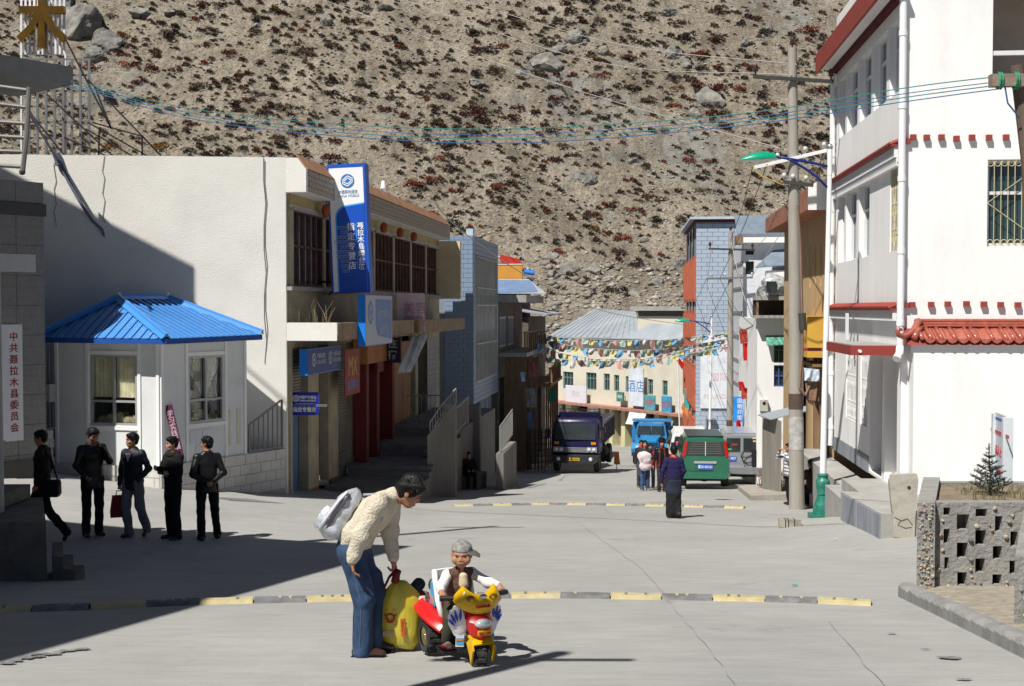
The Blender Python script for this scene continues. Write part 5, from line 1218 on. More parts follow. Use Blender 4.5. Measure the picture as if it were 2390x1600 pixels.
# ================================================================ far end of the street
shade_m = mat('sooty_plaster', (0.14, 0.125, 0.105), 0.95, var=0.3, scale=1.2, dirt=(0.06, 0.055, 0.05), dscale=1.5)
gmetal_m = mat('grey_metal_roof', (0.30, 0.34, 0.38), 0.55, var=0.18, scale=0.8, stretch=(1, 0.3, 1), dirt=(0.42, 0.38, 0.33), dscale=0.8, damt=0.4)
bmetal_m = mat('blue_grey_metal_roof', (0.15, 0.22, 0.36), 0.5, var=0.15)
orp_m = mat('orange_parapet', (0.55, 0.25, 0.045), 0.8, var=0.1)
# left row: two shaded houses -------------------------------------------------
fM = Frame((-0.67, 58.0, -9.0), YL); zm = lambda z: z + 9.0
B = thing('shaded_house', 'shaded house with a concrete canopy beyond the blue-grey tiled house', 'house', fM.o, YL)
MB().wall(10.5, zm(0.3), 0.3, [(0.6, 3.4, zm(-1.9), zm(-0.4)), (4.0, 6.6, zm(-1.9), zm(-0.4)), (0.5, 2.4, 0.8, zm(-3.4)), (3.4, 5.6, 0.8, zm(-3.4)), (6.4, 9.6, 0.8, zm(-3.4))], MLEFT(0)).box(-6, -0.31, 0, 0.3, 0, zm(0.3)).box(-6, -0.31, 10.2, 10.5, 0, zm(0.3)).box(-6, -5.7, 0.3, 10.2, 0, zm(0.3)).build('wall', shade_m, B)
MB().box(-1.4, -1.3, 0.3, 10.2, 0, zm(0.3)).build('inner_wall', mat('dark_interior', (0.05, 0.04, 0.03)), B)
MB().box(-6, 1.4, -0.3, 8.6, zm(0.31), zm(0.66)).build('canopy', conc_m, B)
wq_m = mat('pale_window_post', (0.45, 0.48, 0.52), 0.6)
for a, b in ((0.6, 3.4), (4.0, 6.6)): window(B, MLEFT(0), a, b, zm(-1.9), zm(-0.4), 0.08, wq_m, glass_m, 4, 1, 0.09)
MB().box(0.004, 1.35, 0.4, 9.0, zm(-2.35), zm(-2.15)).build('balcony', conc_m, B)
for k in range(9): MB().box(1.2, 1.28, 0.5 + k * 1.05, 0.6 + k * 1.05, zm(-2.15), zm(-1.2)).build('balcony_post', wood_m, B)
MB().box(1.18, 1.3, 0.4, 9.0, zm(-1.2), zm(-1.12)).build('balcony_rail', wood_m, B)
for k, y in enumerate((1.0, 4.1, 7.0)): MB().box(0.2, 1.2, y, y + 0.12, 0.6, zm(-2.36)).build('porch_post', wood_m, B)
MB().slab([(-4.0, 6.4, zm(0.7)), (1.3, 6.4, zm(0.9)), (0.6, 9.2, zm(1.55)), (-4.0, 9.2, zm(1.6))], (0, 0, 0.05)).build('metal_roof', bmetal_m, B)
# orange parapet house behind
fQ = Frame(P(1140, 800, 76), YL); fQ.o.z = -6
a, b = fQ.ony(1166, 652), fQ.ony(1219, 622)
Q = thing('orange_house', 'house with an orange parapet showing above the shaded roofs', 'house', fQ.o, YL)
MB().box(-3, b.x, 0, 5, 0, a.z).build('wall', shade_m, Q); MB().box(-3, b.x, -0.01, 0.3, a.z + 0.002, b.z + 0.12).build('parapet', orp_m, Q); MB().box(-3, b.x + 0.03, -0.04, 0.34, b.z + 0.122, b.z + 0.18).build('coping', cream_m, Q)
MB().slab([(-3, -3.2, a.z - 0.9), (b.x + 1.8, -3.2, a.z - 0.95), (b.x + 0.4, -0.1, a.z - 0.02), (-3, -0.1, a.z)], (0, 0, 0.05)).build('metal_roof', gmetal_m, Q)
tag(MB().cyl(fQ.world(b.x + 0.1, 0.2, b.z - 0.3), fQ.world(b.x + 0.75, 0.2, b.z - 0.4), 0.16, n=10).build('blue_barrel', mat('blue_plastic', (0.03, 0.18, 0.6), 0.4), None), 'blue plastic barrel lying at the end of the orange parapet', 'barrel')
tag(cloth('red_cloth', [fQ.world(a.x + 0.1, 0.1, b.z + 0.2), fQ.world(a.x + 1.5, 0.1, b.z + 0.2), fQ.world(a.x + 1.2, 0.1, b.z + 0.5), fQ.world(a.x, 0.1, b.z + 0.8)], mat('red_cloth', (0.42, 0.03, 0.02), 0.8, var=0.2), 0.03, 2, 0.06), 'red cloth lying on the orange parapet', 'cloth')
fN = Frame((0.95, 70.0, -10.5), YL); zn = lambda z: z + 10.5
B = thing('shaded_house', 'narrow shaded house with wooden posts beside the parked dark truck', 'house', fN.o, YL)
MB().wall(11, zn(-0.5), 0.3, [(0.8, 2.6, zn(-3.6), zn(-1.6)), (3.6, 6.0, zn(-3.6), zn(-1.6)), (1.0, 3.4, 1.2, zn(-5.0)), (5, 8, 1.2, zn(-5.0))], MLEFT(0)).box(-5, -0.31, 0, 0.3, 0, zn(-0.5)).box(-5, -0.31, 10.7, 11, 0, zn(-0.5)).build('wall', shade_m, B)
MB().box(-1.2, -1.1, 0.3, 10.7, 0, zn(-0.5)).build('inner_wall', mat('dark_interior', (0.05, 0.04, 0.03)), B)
MB().slab([(-4, -0.4, zn(0.4)), (1.1, -0.4, zn(-0.4)), (1.3, 8.5, zn(-0.35)), (-4, 8.5, zn(0.4))], (0, 0, 0.07)).build('metal_roof', gmetal_m, B)
for k in range(7): MB().box(1.0, 1.1, 0.2 + k * 1.3, 0.32 + k * 1.3, 1.0, zn(-4.4)).build('porch_post', wood_m, B)
MB().box(0.004, 1.3, 0.1, 9, zn(-4.6), zn(-4.4)).build('balcony', wood_m, B)
for k in range(16): MB().box(1.2, 1.25, 0.2 + k * 0.55, 0.25 + k * 0.55, zn(-4.4), zn(-3.5)).build('baluster', wood_m, B)
MB().box(1.18, 1.27, 0.1, 9, zn(-3.5), zn(-3.43)).build('balcony_rail', wood_m, B)
tag(MB().box(0, 0.5, -0.06, 0.06, 0, 0.75).build('green_sign', mat('green_sign', (0.0, 0.25, 0.14), 0.5), None, loc=P(1278, 936, 72)), 'small green sign box on the shaded house corner by the dark truck', 'sign')
# clothes and lattice gates in the shade
for k, (pxs, m, w, word) in enumerate((((1216, 868, 1224, 890), (0.25, 0.35, 0.55), 0.2, 'light blue'), ((1228, 905, 1252, 950), (0.14, 0.15, 0.16), 0.2, 'grey'), ((1230, 962, 1244, 1000), (0.08, 0.12, 0.2), 0.2, 'dark blue'), ((1233, 845, 1250, 880), (0.16, 0.05, 0.05), 0.2, 'dark red'))):
 x0, y0, x1, y1 = pxs
 tag(cloth('washing', [P(x0, y1, 57), P(x1, y1, 57.3), P(x1, y0, 57.3), P(x0, y0, 57)], mat('washing_%d' % k, m, 0.9, var=0.3, scale=4), 0.03, k + 10, 0.05), f'{word} washing hung in the shade of the house beyond the blue-grey tiled one', 'clothing')
for k, (px, d) in enumerate(((1232, 59), (1250, 62))):
 c = P(px, 1085, d); c.z = gzf(c.x, c.y); o = thing('lattice_gate', f'dark iron lattice gate in the shade, {"nearer the stair" if k == 0 else "just behind the dark truck"}', 'gate', c, YL)
 for i in range(6): MB().bar((i * 0.17, 0, 0), (i * 0.17, 0, 2.1), 0.03).build('bar', black_m, o)
 for i in range(7): MB().bar((0, 0.03, 0.15 + i * 0.3), (0.85, 0.03, 0.15 + i * 0.3), 0.025).build('crossbar', black_m, o)
# low walls and a seated person's stall in front of the tiled house
c = P(1085, 1150, 39.5); c.z = gzf(c.x, c.y)
o = thing('street_wall', 'streaked concrete wall stubs with a rail in front of the blue-grey tiled house', 'wall', c, YL)
MB().box(-0.35, 0.55, -0.2, 1.2, -0.6, 0.45).build('block', dconc_m, o); MB().box(1.1, 1.35, -0.5, 3.2, -0.8, 1.25).build('wall', dconc_m, o); MB().box(-0.2, 0.2, 2.0, 2.3, -0.6, 2.6).build('wall', dconc_m, o)
railing(o, [(1.22, -0.4, 1.22), (1.22, 3.0, 1.5)], 0.9, rail_m, 0.2)
fW = Frame((3.57, 97.0, -11.6), RD(56.5)); zw = lambda z: z + 11.6
B = thing('shop_row', 'long cream two-storey shop row with grey metal roofs closing the end of the street', 'building', fW.o, RD(56.5))
Lw = 17.0; zle, zea = zw(-7.4), zw(-2.3)
wpx = [(1314, 1338, 868, 906, 3), (1368, 1392, 870, 908, 3), (1409, 1423, 872, 910, 2), (1433, 1445, 875, 912, 2), (1460, 1467, 878, 914, 2), (1512, 1524, 885, 920, 2), (1546, 1558, 888, 922, 2)]
holes = []
for a, b, t, d_, n in wpx:
 p, q = fW.ony(a, d_), fW.ony(b, t); holes.append((p.x, q.x, p.z, q.z, n))
cw_m = mat('cream_shop_wall', (0.62, 0.585, 0.49), 0.9, var=0.07, scale=0.8, dirt=(0.44, 0.38, 0.30), dscale=0.5, damt=0.5)
mb = MB().wall(Lw, zea - zle, 0.3, [(h[0], h[1], h[2] - zle, h[3] - zle) for h in holes], Matrix.Translation((0, 0, zle))); mb.box(0, Lw, 4.0, 4.3, 0, zea).box(0.002, 0.3, 0.302, 4.0, 0, zea).box(Lw - 0.3, Lw - 0.002, 0.302, 4.0, 0, zea)
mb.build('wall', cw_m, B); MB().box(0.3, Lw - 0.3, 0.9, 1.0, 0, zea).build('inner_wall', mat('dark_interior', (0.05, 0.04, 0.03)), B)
tealf = mat('teal_window_frame', (0.10, 0.20, 0.20), 0.6)
for h in holes: window(B, None, h[0], h[1], h[2], h[3], 0.14, tealf, glass_m, h[4], [0, 0.66, 1], 0.09)
MB().box(-0.6, Lw + 0.6, -0.95, -0.004, zle - 0.12, zle + 0.05).build('ledge', mat('red_brown_ledge', (0.36, 0.18, 0.14), 0.85, var=0.3, scale=3), B)
MB().box(-0.3, Lw, -0.5, -0.003, zea - 0.25, zea + 0.02).build('cornice', cream_m, B)
px_p = [(1281, 1299, 'w'), (1322, 1335, 'y'), (1374, 1398, 'w'), (1404, 1413, 'y'), (1424, 1432, 'y'), (1452, 1461, 'y'), (1487, 1497, 'y'), (1529, 1540, 'y'), (1560, 1572, 'y'), (1590, 1602, 'y')]
yp_m = mat('pale_yellow_pillar', (0.55, 0.53, 0.33), 0.85, var=0.08)
for a, b, k in px_p:
 xa, xb = fW.ony(a, 1000).x, fW.ony(b, 1000).x; MB().box(xa, xb, -0.1, 0.85, 0, zle - 0.121).build('pillar', yp_m if k == 'y' else white_m, B)
for a, b, m in ((1412, 1422, (0.35, 0.03, 0.03)), (1299, 1320, (0.05, 0.035, 0.03)), (1337, 1372, (0.09, 0.045, 0.03)), (1433, 1450, (0.4, 0.28, 0.18)), (1463, 1485, (0.1, 0.09, 0.06)), (1500, 1527, (0.07, 0.05, 0.04)), (1541, 1558, (0.1, 0.07, 0.05))):
 xa, xb = fW.ony(a, 1000).x, fW.ony(b, 1000).x; MB().box(xa, xb, 0.5, 0.6, 0.3, zle - 0.5).build('shop_door', mat('shopdoor_%d' % a, m, 0.8, var=0.3), B)
# roofs
E0, E1_ = fW.ony(1286, 784, -0.6), fW.ony(1490, 792, -0.6)
R0, R1_ = fW.loc(P(1390, 722, 104)), fW.loc(P(1484, 729, 98))
z_e = zea + 0.03
roofpts = [Vector((E0.x - 0.3, -0.65, z_e)), Vector((E1_.x + 0.3, -0.65, z_e)), R1_, R0]
MB().slab(roofpts, (0, 0, 0.08)).build('metal_roof', gmetal_m, B)
for i in range(1, 16):
 t = i / 16; p = roofpts[0].lerp(roofpts[1], t) + Vector((0, 0, 0.1)); q = roofpts[3].lerp(roofpts[2], t) + Vector((0, 0, 0.1)); MB().bar(p, q, 0.05, 0.05).build('roof_seam', gmetal_m, B)
MB().slab([roofpts[0], R0, R0 + Vector((0.4, 3.0, -2.0)), roofpts[0] + Vector((0, 5, 0))], (0, 0, 0.07)).build('metal_roof', gmetal_m, B)
a, b = fW.ony(1488, 782, 1.0), fW.ony(1602, 718, 1.0)
MB().box(a.x, Lw + 1.5, 1.0, 4.5, z_e + 0.0, b.z - 0.6).build('upper_block', cw_m, B); MB().box(a.x - 0.4, Lw + 1.6, 0.6, 4.6, b.z - 0.2, b.z + 0.1).build('upper_slab', conc_m, B); MB().box(a.x + 0.02, Lw + 1.48, 1.05, 4.4, b.z - 0.598, b.z - 0.202).build('upper_window', glass_m, B)
MB().slab([(a.x + 0.2, -0.7, z_e + 0.02), (Lw + 0.8, -0.7, z_e + 0.02), (Lw + 0.8, 0.98, z_e + 1.1), (a.x + 1.6, 0.98, z_e + 1.1)], (0, 0, 0.07)).build('metal_roof', gmetal_m, B)
def wsign(name, label, px0, py0, px1, py1, m, txt=None, tm=None, y=-0.5):
 a, b = fW.ony(px0, py1, y), fW.ony(px1, py0, y); o = thing(name, label, 'sign', fW.world(a.x, y, a.z), RD(56.5))
 w, h = b.x - a.x, b.z - a.z; MB().box(0, w, -0.05, 0.05, 0, h).build('board', m, o)
 MB().bar((w * 0.5, 0.05, h * 0.5), (w * 0.5, -y - 0.01, h * 0.5), 0.06).build('bracket', steel_m, o)
 if txt: text(txt, min(h * 0.4, w / len(txt) * 1.2), tm, o, (w / 2, -0.056, h / 2), (1, 0, 0), (0, 0, 1))
 return o
wsign('blank_board', 'large pale board on the cream shop row, above the dark truck', 1321, 902, 1369, 936, mat('pale_board', (0.62, 0.61, 0.66), 0.6, var=0.05), '茶馆', mat('faint_pink', (0.58, 0.5, 0.54)))
wsign('tall_poster', 'tall white and blue poster on the middle of the cream shop row', 1469, 860, 1502, 945, mat('white_blue_poster', (0.62, 0.68, 0.76), 0.6, var=0.2, scale=0.6), '酒店', mat('faded_blue_print', (0.12, 0.22, 0.48)))
wsign('green_board', 'small green board on the cream shop row', 1440, 915, 1456, 936, mat('teal_board', (0.06, 0.20, 0.17), 0.6), '商店', wprint_m)
wsign('shop_poster', 'blue-green shop poster with red lettering on the cream shop row, left one', 1505, 923, 1529, 956, mat('teal_poster', (0.10, 0.30, 0.36), 0.6, var=0.3), '网吧', mat('sign_red', (0.5, 0.05, 0.04)))
wsign('shop_poster', 'blue shop poster with red lettering on the cream shop row, right one', 1545, 925, 1567, 964, mat('cyan_poster', (0.06, 0.28, 0.48), 0.6, var=0.3), '饭店', mat('sign_red', (0.5, 0.05, 0.04)))
a = fW.ony(1460, 950, -1.4); tag(cloth('shop_awning', [fW.world(a.x, -1.4, zle - 1.0), fW.world(a.x + 1.9, -1.4, zle - 1.0), fW.world(a.x + 1.9, -1.0, zle - 0.15), fW.world(a.x, -1.0, zle - 0.15)], mat('white_cloth', (0.6, 0.6, 0.6), 0.9), 0.03, 6, 0.05), 'white fringed awning over a shop of the cream row', 'awning')
a = P(1603, 930, 74); o = thing('teal_lightbox', 'teal shop lightbox fixed to the orange-red pilasters', 'sign', a, YR); MB().box(-0.12, 0.12, -0.8, 0.8, -0.55, 0.6).build('box', mat('teal_lightbox', (0.05, 0.42, 0.38), 0.5), o)
tag(cloth('orange_canvas', [P(1590, 952, 72), P(1612, 985, 70), P(1614, 968, 70), P(1594, 942, 72)], mat('orange_canvas', (0.5, 0.16, 0.05), 0.8, var=0.3), 0.03, 6, 0.05), 'orange canvas awning below the teal lightbox', 'awning')
a, b = P(1296, 1000, 105), P(1290, 1000, 97)
# ================================================================ poles, lamps, wires
pole_m = mat('grey_concrete_pole', (0.33, 0.31, 0.27), 0.9, var=0.12, scale=3, stretch=(1, 1, 0.2), bump=0.2, dirt=(0.20, 0.19, 0.17), dscale=2)
ins_m = mat('brown_insulator', (0.07, 0.03, 0.025), 0.3, spec=0.5); insw_m = mat('white_insulator', (0.6, 0.6, 0.58), 0.3)
insul = MB().lathe([(0.02, 0), (0.02, 0.08), (0.07, 0.09), (0.05, 0.13), (0.07, 0.15), (0.045, 0.19), (0.06, 0.21), (0.03, 0.26)], 10).mesh('insulator', ins_m, True)
insulw = MB().lathe([(0.015, 0), (0.015, 0.06), (0.05, 0.07), (0.05, 0.14), (0.03, 0.17)], 10).mesh('insulator', insw_m, True)
def util_pole(label, px, py, d, ptop, r0, r1, arms, bands=()):
 c = P(px, py, d); c.z = gzf(c.x, c.y) - 0.05
 o = thing('utility_pole', label, 'utility pole', c, 0, 'concrete utility poles along the street')
 top = P(ptop[0], ptop[1], d) - c
 MB().cyl((0, 0, 0), top, r0, r1, 18, True).build('pole', pole_m, o, 40)
 for z0, z1, m in bands:
  t0, t1 = z0 / top.z, z1 / top.z; MB().cyl(top * t0, top * t1, r0 + (r1 - r0) * t0 + 0.006, r0 + (r1 - r0) * t1 + 0.006, 18, False).build('band', m, o, 40)
 for (x0, y0, x1, y1, m, ins, mesh) in arms:
  a, b = P(x0, y0, d - r1 - 0.05) - c, P(x1, y1, d - r1 - 0.05) - c
  am = MB().bar(a, b, 0.07, 0.08).build('crossarm', m, o)
  for t in ins: link('insulator', mesh, am, a.lerp(b, t) + Vector((0, 0, 0.04)))
 link('insulator', insul, o, top)
 return o, c
dkst = mat('dark_steel', (0.07, 0.07, 0.065), 0.6, metal=0.4)
U1, c1 = util_pole('tall concrete utility pole in front of the ochre building, nearest the camera', 1860, 1190, 28.8, (1849, 112), 0.185, 0.105,
 [(1758, 178, 1945, 190, dkst, (0.03, 0.97), insul), (1757, 391, 1932, 350, pipe_m, (0.05, 0.33, 0.7, 0.95), insulw), (1830, 424, 1898, 432, dkst, (0.0, 0.3, 0.75), insulw)],
 [(2.48, 2.85, mat('brown_band', (0.09, 0.06, 0.05), 0.9, var=0.3)), (1.5, 2.3, mat('torn_paper_remains', (0.42, 0.41, 0.39), 0.9, var=0.35, scale=6, dirt=(0.26, 0.25, 0.23), dscale=5))])
q = lambda x0, y0: P(x0, y0, 28.6) - c1
wire('loose_cable', [q(1862, 480), q(1868, 560), q(1872, 700), q(1873, 820), q(1866, 905), q(1880, 922), q(1890, 900)], 0.03, mat('brown_cable', (0.22, 0.14, 0.11), 0.7), U1)
MB().cyl(q(1872, 730), q(1874, 770), 0.09).build('junction_box', dkst, U1)
U2, c2 = util_pole('concrete utility pole behind the parked cars', 1703, 1118, 52, (1706, 540), 0.16, 0.1,
 [(1654, 580, 1762, 583, dkst, (0.03, 0.95), insul), (1650, 650, 1757, 647, steel_m, (0.08, 0.4, 0.75, 0.98), insulw)], [(1.9, 2.5, mat('brown_band', (0.09, 0.06, 0.05)))])
U3, c3 = util_pole('concrete utility pole far down the street by the orange-red pilasters', 1621, 1078, 80, (1621, 712), 0.16, 0.1, [(1589, 718, 1652, 722, dkst, (0.5, 0.97), insul)], [(2.0, 2.7, mat('brown_band', (0.09, 0.06, 0.05)))])
# street lamps
lg_m = mat('green_lamp_enamel', (0.0, 0.30, 0.17), 0.3, var=0.03, spec=0.5); lgb_m = mat('green_cast_base', (0.012, 0.17, 0.125), 0.4, var=0.2, scale=6, spec=0.5, dirt=(0.16, 0.25, 0.2), dscale=6, damt=0.5)
nav_m = mat('navy_arm', (0.01, 0.025, 0.17), 0.4)
def street_lamp(label, c, H_):
 o = thing('street_lamp', label, 'street lamp', c, 0, 'green street lamps')
 k = H_ / 8.0
 MB().box(-0.26, 0.26, -0.26, 0.26, -0.1, 0.09).build('base_plate', lgb_m, o)
 MB().lathe([(0.215, 0.09), (0.215, 0.22)], 8).lathe([(0.2, 0.22), (0.19, 0.31)], 8).lathe([(0.17, 0.31), (0.135, 0.42), (0.115, 0.50), (0.125, 0.51), (0.13, 0.54), (0.12, 0.56), (0.145, 0.68), (0.15, 0.78), (0.13, 0.83), (0.105, 0.86), (0.1, 0.9), (0.12, 0.92), (0.11, 0.96), (0.08, 0.97)], 20).build('cast_base', lgb_m, o, 40)
 MB().cyl((0, 0, 0.97), (0.012 * H_, 0, H_ * 0.93), 0.07, 0.05, 16).build('pole', mat('white_lamp_pole', (0.80, 0.81, 0.82), 0.4, var=0.02, dirt=(0.6, 0.6, 0.6), dscale=3, damt=0.3), o, 40)
 x = 0.012 * H_; z = H_
 MB().cyl((x, 0, H_ * 0.93), (x, 0, H_), 0.055, n=14).build('collar', pipe_m, o, 40); MB().ball((x, 0, H_ + 0.05), 0.07).build('finial', steel_m, o, True)
 MB().tube([(x - 0.05, 0, z - 0.36), (x - 0.35, 0, z - 0.29), (x - 0.75, 0, z - 0.22), (x - 1.22, 0, z - 0.14)], 0.028, 8).build('arm', nav_m, o, True)
 MB().tube([(x - 0.05, 0, z - 0.80), (x - 0.25, 0, z - 0.6), (x - 0.5, 0, z - 0.42), (x - 0.78, 0, z - 0.25), (x - 0.9, 0, z - 0.2)], 0.028, 8).build('brace', nav_m, o, True)
 n = 14; up = []
 rings = []
 for i in range(11):
  t = i / 10; xx = x - 1.16 - t * 0.76; w = 0.155 * math.sin(math.pi * min(0.97, 0.16 + 0.8 * t)) ** 0.6; h = 0.16 * math.sin(math.pi * min(0.985, 0.2 + 0.78 * t)) ** 0.8
  rings.append([(xx, w * math.cos(math.pi * k / n), z - 0.2 - 0.03 * t + h * math.sin(math.pi * k / n)) for k in range(n + 1)])
 hd = MB().loft(rings).build('lamp_head', lg_m, o, 50)
 rings = [[(p[0] * 0.97 + (x - 1.5) * 0.03, p[1] * 0.8, z - 0.205 - 0.03 * i / 10 - 0.05 * math.sin(math.pi * i / 10) * (1 - abs(2 * kk / n - 1))) for kk, p in enumerate(r)] for i, r in enumerate(rings)]
 MB().loft(rings).build('lens', mat('frosted_lens', (0.55, 0.58, 0.55), 0.3), hd, 50)
 return o
c = P(1920, 1212, 25.6); c.z = gzf(c.x, c.y) + 0.0; street_lamp('white street lamp with a green head and green cast base, near the white building', c, (P(1920, 348, 25.6) - c).z)
c = P(1655, 1096, 62); c.z = gzf(c.x, c.y); street_lamp('smaller-looking street lamp with a green head behind the parked cars', c, (P(1655, 740, 62) - c).z)
c = P(1588, 1050, 75); c.z = gzf(c.x, c.y); o = thing('flagpole', 'thin white flagpole with a red flag at the end of the street', 'flagpole', c, 0)
t = P(1582, 828, 75) - c; MB().cyl((0, 0, 0), t, 0.05, 0.04).build('pole', pipe_m, o)
redf_m = mat('red_flag', (0.50, 0.015, 0.015), 0.75, var=0.15, scale=5)
cloth('flag', [P(1592, 862, 75) - c, P(1597, 850, 75) - c, P(1584, 832, 75) - c, P(1576, 836, 75) - c], redf_m, 0.02, 2, 0.06, parent=o)
# red bunting on the tiled building, blue upright banner
for k, (px0, py0, px1, py1) in enumerate(((1732, 800, 1756, 842), (1724, 768, 1750, 802), (1722, 890, 1740, 912), (1728, 905, 1756, 932), (1718, 980, 1733, 1022))):
 wd = ('large red flag hanging from the tiled building corner', 'red and green bunting tied above the large red flag', 'small red bunting beside the blue upright banner', 'red and dark bunting below the large red flag', 'red cloth under the blue upright banner')[k]
 tag(cloth('bunting', [P(px0 + 4, py1, 46.5), P(px1, py1 - 6, 46.5), P(px1 - 6, py0, 46.5), P(px0, py0, 46.5)], redf_m if k in (0, 2, 4) else mat('red_green_bunting', (0.36, 0.06, 0.04), 0.8, var=0.7, scale=7), 0.02, 20 + k, 0.12), wd, 'flag', 'red flags on the right of the street')
a = P(1712, 985, 47.5); b = P(1733, 925, 47.5); o = thing('blue_upright_banner', 'bright blue upright banner with white characters behind the silver car', 'sign', a, 0)
MB().box(0, b.x - a.x, -0.04, 0.04, 0, b.z - a.z).build('board', mat('bright_blue_banner', (0.02, 0.25, 0.72), 0.5), o)
text('国\n朝\n宾\n馆', 0.2, wprint_m, o, ((b.x - a.x) * 0.65, -0.045, (b.z - a.z) / 2), (1, 0, 0), (0, 0, 1), space=1.1)
MB().cyl((0, 0.1, -1.2), (0, 0.1, 1.2), 0.03).build('post', steel_m, o)
# overhead wires --------------------------------------------------------------
blue_w = mat('blue_cable', (0.05, 0.12, 0.30), 0.5); teal_w = mat('teal_cable', (0.03, 0.22, 0.20), 0.5); pale_w = mat('pale_cable', (0.45, 0.43, 0.40), 0.6); dk_w = mat('dark_cable', (0.06, 0.06, 0.065), 0.6)
def span(label, pts, r, m, group=None, name='overhead_cable'):
 """pts (px, py, depth) with a smooth curve through them"""
 q = [P(*p) for p in pts]; out = []
 n = len(q)
 for i in range(n - 1):
  p0, p1, p2, p3 = q[max(i - 1, 0)], q[i], q[i + 1], q[min(i + 2, n - 1)]
  for k in range(10):
   t = k / 10; out.append(0.5 * ((2 * p1) + (p2 - p0) * t + (2 * p0 - 5 * p1 + 4 * p2 - p3) * t * t + (3 * p1 - p0 - 3 * p2 + p3) * t ** 3))
 out.append(q[-1]); c = out[0]
 return tag(MB().tube([p - c for p in out], r, 5).build(name, m, None, loc=c), label, 'cable', group)
g = 'cables slung across the street'
for dy, r, m, word in ((0, 0.0075, teal_w, 'uppermost teal cable'), (12, 0.0065, blue_w, 'blue cable second from the top'), (20, 0.0075, teal_w, 'lower teal cable'), (29, 0.0075, blue_w, 'lowest blue cable')):
 k = dy / 29.0
 span(word + ' slung right across the street in front of the mountain', [(2330, 178 + dy, 15.0), (2110, 205 + dy * 1.1, 16.2), (1700, 268 + dy * 0.95, 18), (1200, 300 + dy * 1.15, 20.5), (800, 290 + dy * 0.95, 22.3), (450, 254 + dy * 0.8, 23.8), (200, 196 + dy * 0.5, 25), (-60, 148 + dy * 0.4, 26)], r, m, g)
g = 'thin power lines over the rooftops'
for k, (p, e, word) in enumerate((((890, -20), (1758, 240), 'leftmost'), ((1000, -25), (1760, 165), 'middle'), ((690, -25), (1700, 330), 'lowest'))):
 span(f'{word} thin power line running down from the upper left to the tall utility pole', [(p[0], p[1], 75), ((p[0] + 1850) / 2 - 30, (p[1] + e[1]) / 2 + 22, 52), (1850 + 10 * k, (175, 150, 360)[k] + 0, 28.6)], 0.012, pale_w, g)
span('pale cable running from the roof standpipe to the far utility pole', [(1002, 455, 40.5), (1080, 540, 48), (1250, 655, 58), (1420, 728, 68), (1621, 760, 80)], 0.02, pale_w)
for k, (a, b) in enumerate((((1770, 575, 51.9), (1857, 430, 28.7)), ((1650, 648, 51.8), (1600, 720, 79.8)), ((1660, 580, 51.8), (1640, 720, 79.8)), ((1757, 388, 28.6), (1705, 560, 51.8)), ((1930, 350, 28.6), (1752, 650, 51.8)), ((1790, 383, 28.6), (1680, 650, 51.8)))):
 w = ('first', 'second', 'third', 'fourth', 'fifth', 'sixth')[k]
 span(f'{w} slack line strung between the utility poles, counted from the tiled house', [a, ((a[0] + b[0]) / 2, (a[1] + b[1]) / 2 + 14, (a[2] + b[2]) / 2), b], 0.012, dk_w if k % 2 else pale_w, 'lines between the utility poles')
for k, (a, b) in enumerate((((1706, 560), (1780, 790)), ((1706, 570), (1800, 830)), ((1706, 590), (1830, 900)), ((1757, 650), (1825, 860)), ((1680, 650), (1770, 770)), ((1706, 650), (1635, 800)), ((1660, 655), (1640, 830)))):
 span(f'drop line {("steepest", "second", "third", "fourth", "fifth", "sixth", "seventh")[k]} from the right, hanging from the pole behind the cars to the houses', [(a[0], a[1], 51.7), ((a[0] + b[0]) / 2 - 8, (a[1] + b[1]) / 2 + 10, 48), (b[0], b[1], 43.5 if b[0] > 1750 else 65)], 0.012, dk_w if k % 3 else pale_w, 'drop lines from the pole behind the cars')
span('yellow cable drooping from the street lamp arm to the tall pole', [(1757, 385, 28.5), (1770, 405, 28.5), (1800, 420, 28.5), (1830, 432, 28.6)], 0.014, mat('yellow_cable', (0.5, 0.4, 0.1), 0.6))
# wooden pole with wrapped wires, right edge
o = thing('wooden_pole', 'leaning wooden pole with a crossarm wrapped in green wire at the right edge', 'pole', (6.65, 14.9, -3.4), 0)
L0 = Vector((6.65, 14.9, -3.4)); q = lambda px, py, dd=0: P(px, py, 14.9 + dd) - L0
wdk = mat('dark_weathered_wood', (0.13, 0.095, 0.075), 0.9, var=0.3, scale=5, bump=0.3, stretch=(1, 1, 0.2))
MB().tube([(0, 0, 0), q(2400, 380), q(2372, 152)], 0.09, 10, 0.075).build('pole', wdk, o)
MB().bar(q(2311, 188, -0.12), q(2450, 186, -0.12), 0.12, 0.15).build('crossarm', mat('pale_weathered_wood', (0.24, 0.19, 0.15), 0.9, var=0.25, scale=5, bump=0.3), o)
gw = mat('green_wire', (0.01, 0.25, 0.13), 0.5)
for px in (2330, 2336, 2368, 2374):
 c = q(px, 188, -0.12); MB().tube([c + Vector((0, 0.08 * math.cos(t), 0.1 * math.sin(t))) for t in [i * math.pi / 6 for i in range(13)]], 0.012, 5).build('wire_wrap', gw, o)
wire('loose_cable', [q(2345, 198, -0.15), q(2352, 240, -0.15), q(2380, 275, -0.12)], 0.011, blue_w, o)
fc = [('blue', (0.14, 0.32, 0.50)), ('white', (0.48, 0.47, 0.46)), ('red', (0.46, 0.27, 0.25)), ('green', (0.30, 0.41, 0.36)), ('yellow', (0.47, 0.43, 0.19))]
fm = [mat('flag_' + n, c, 0.8, var=0.15, scale=6) for n, c in fc]
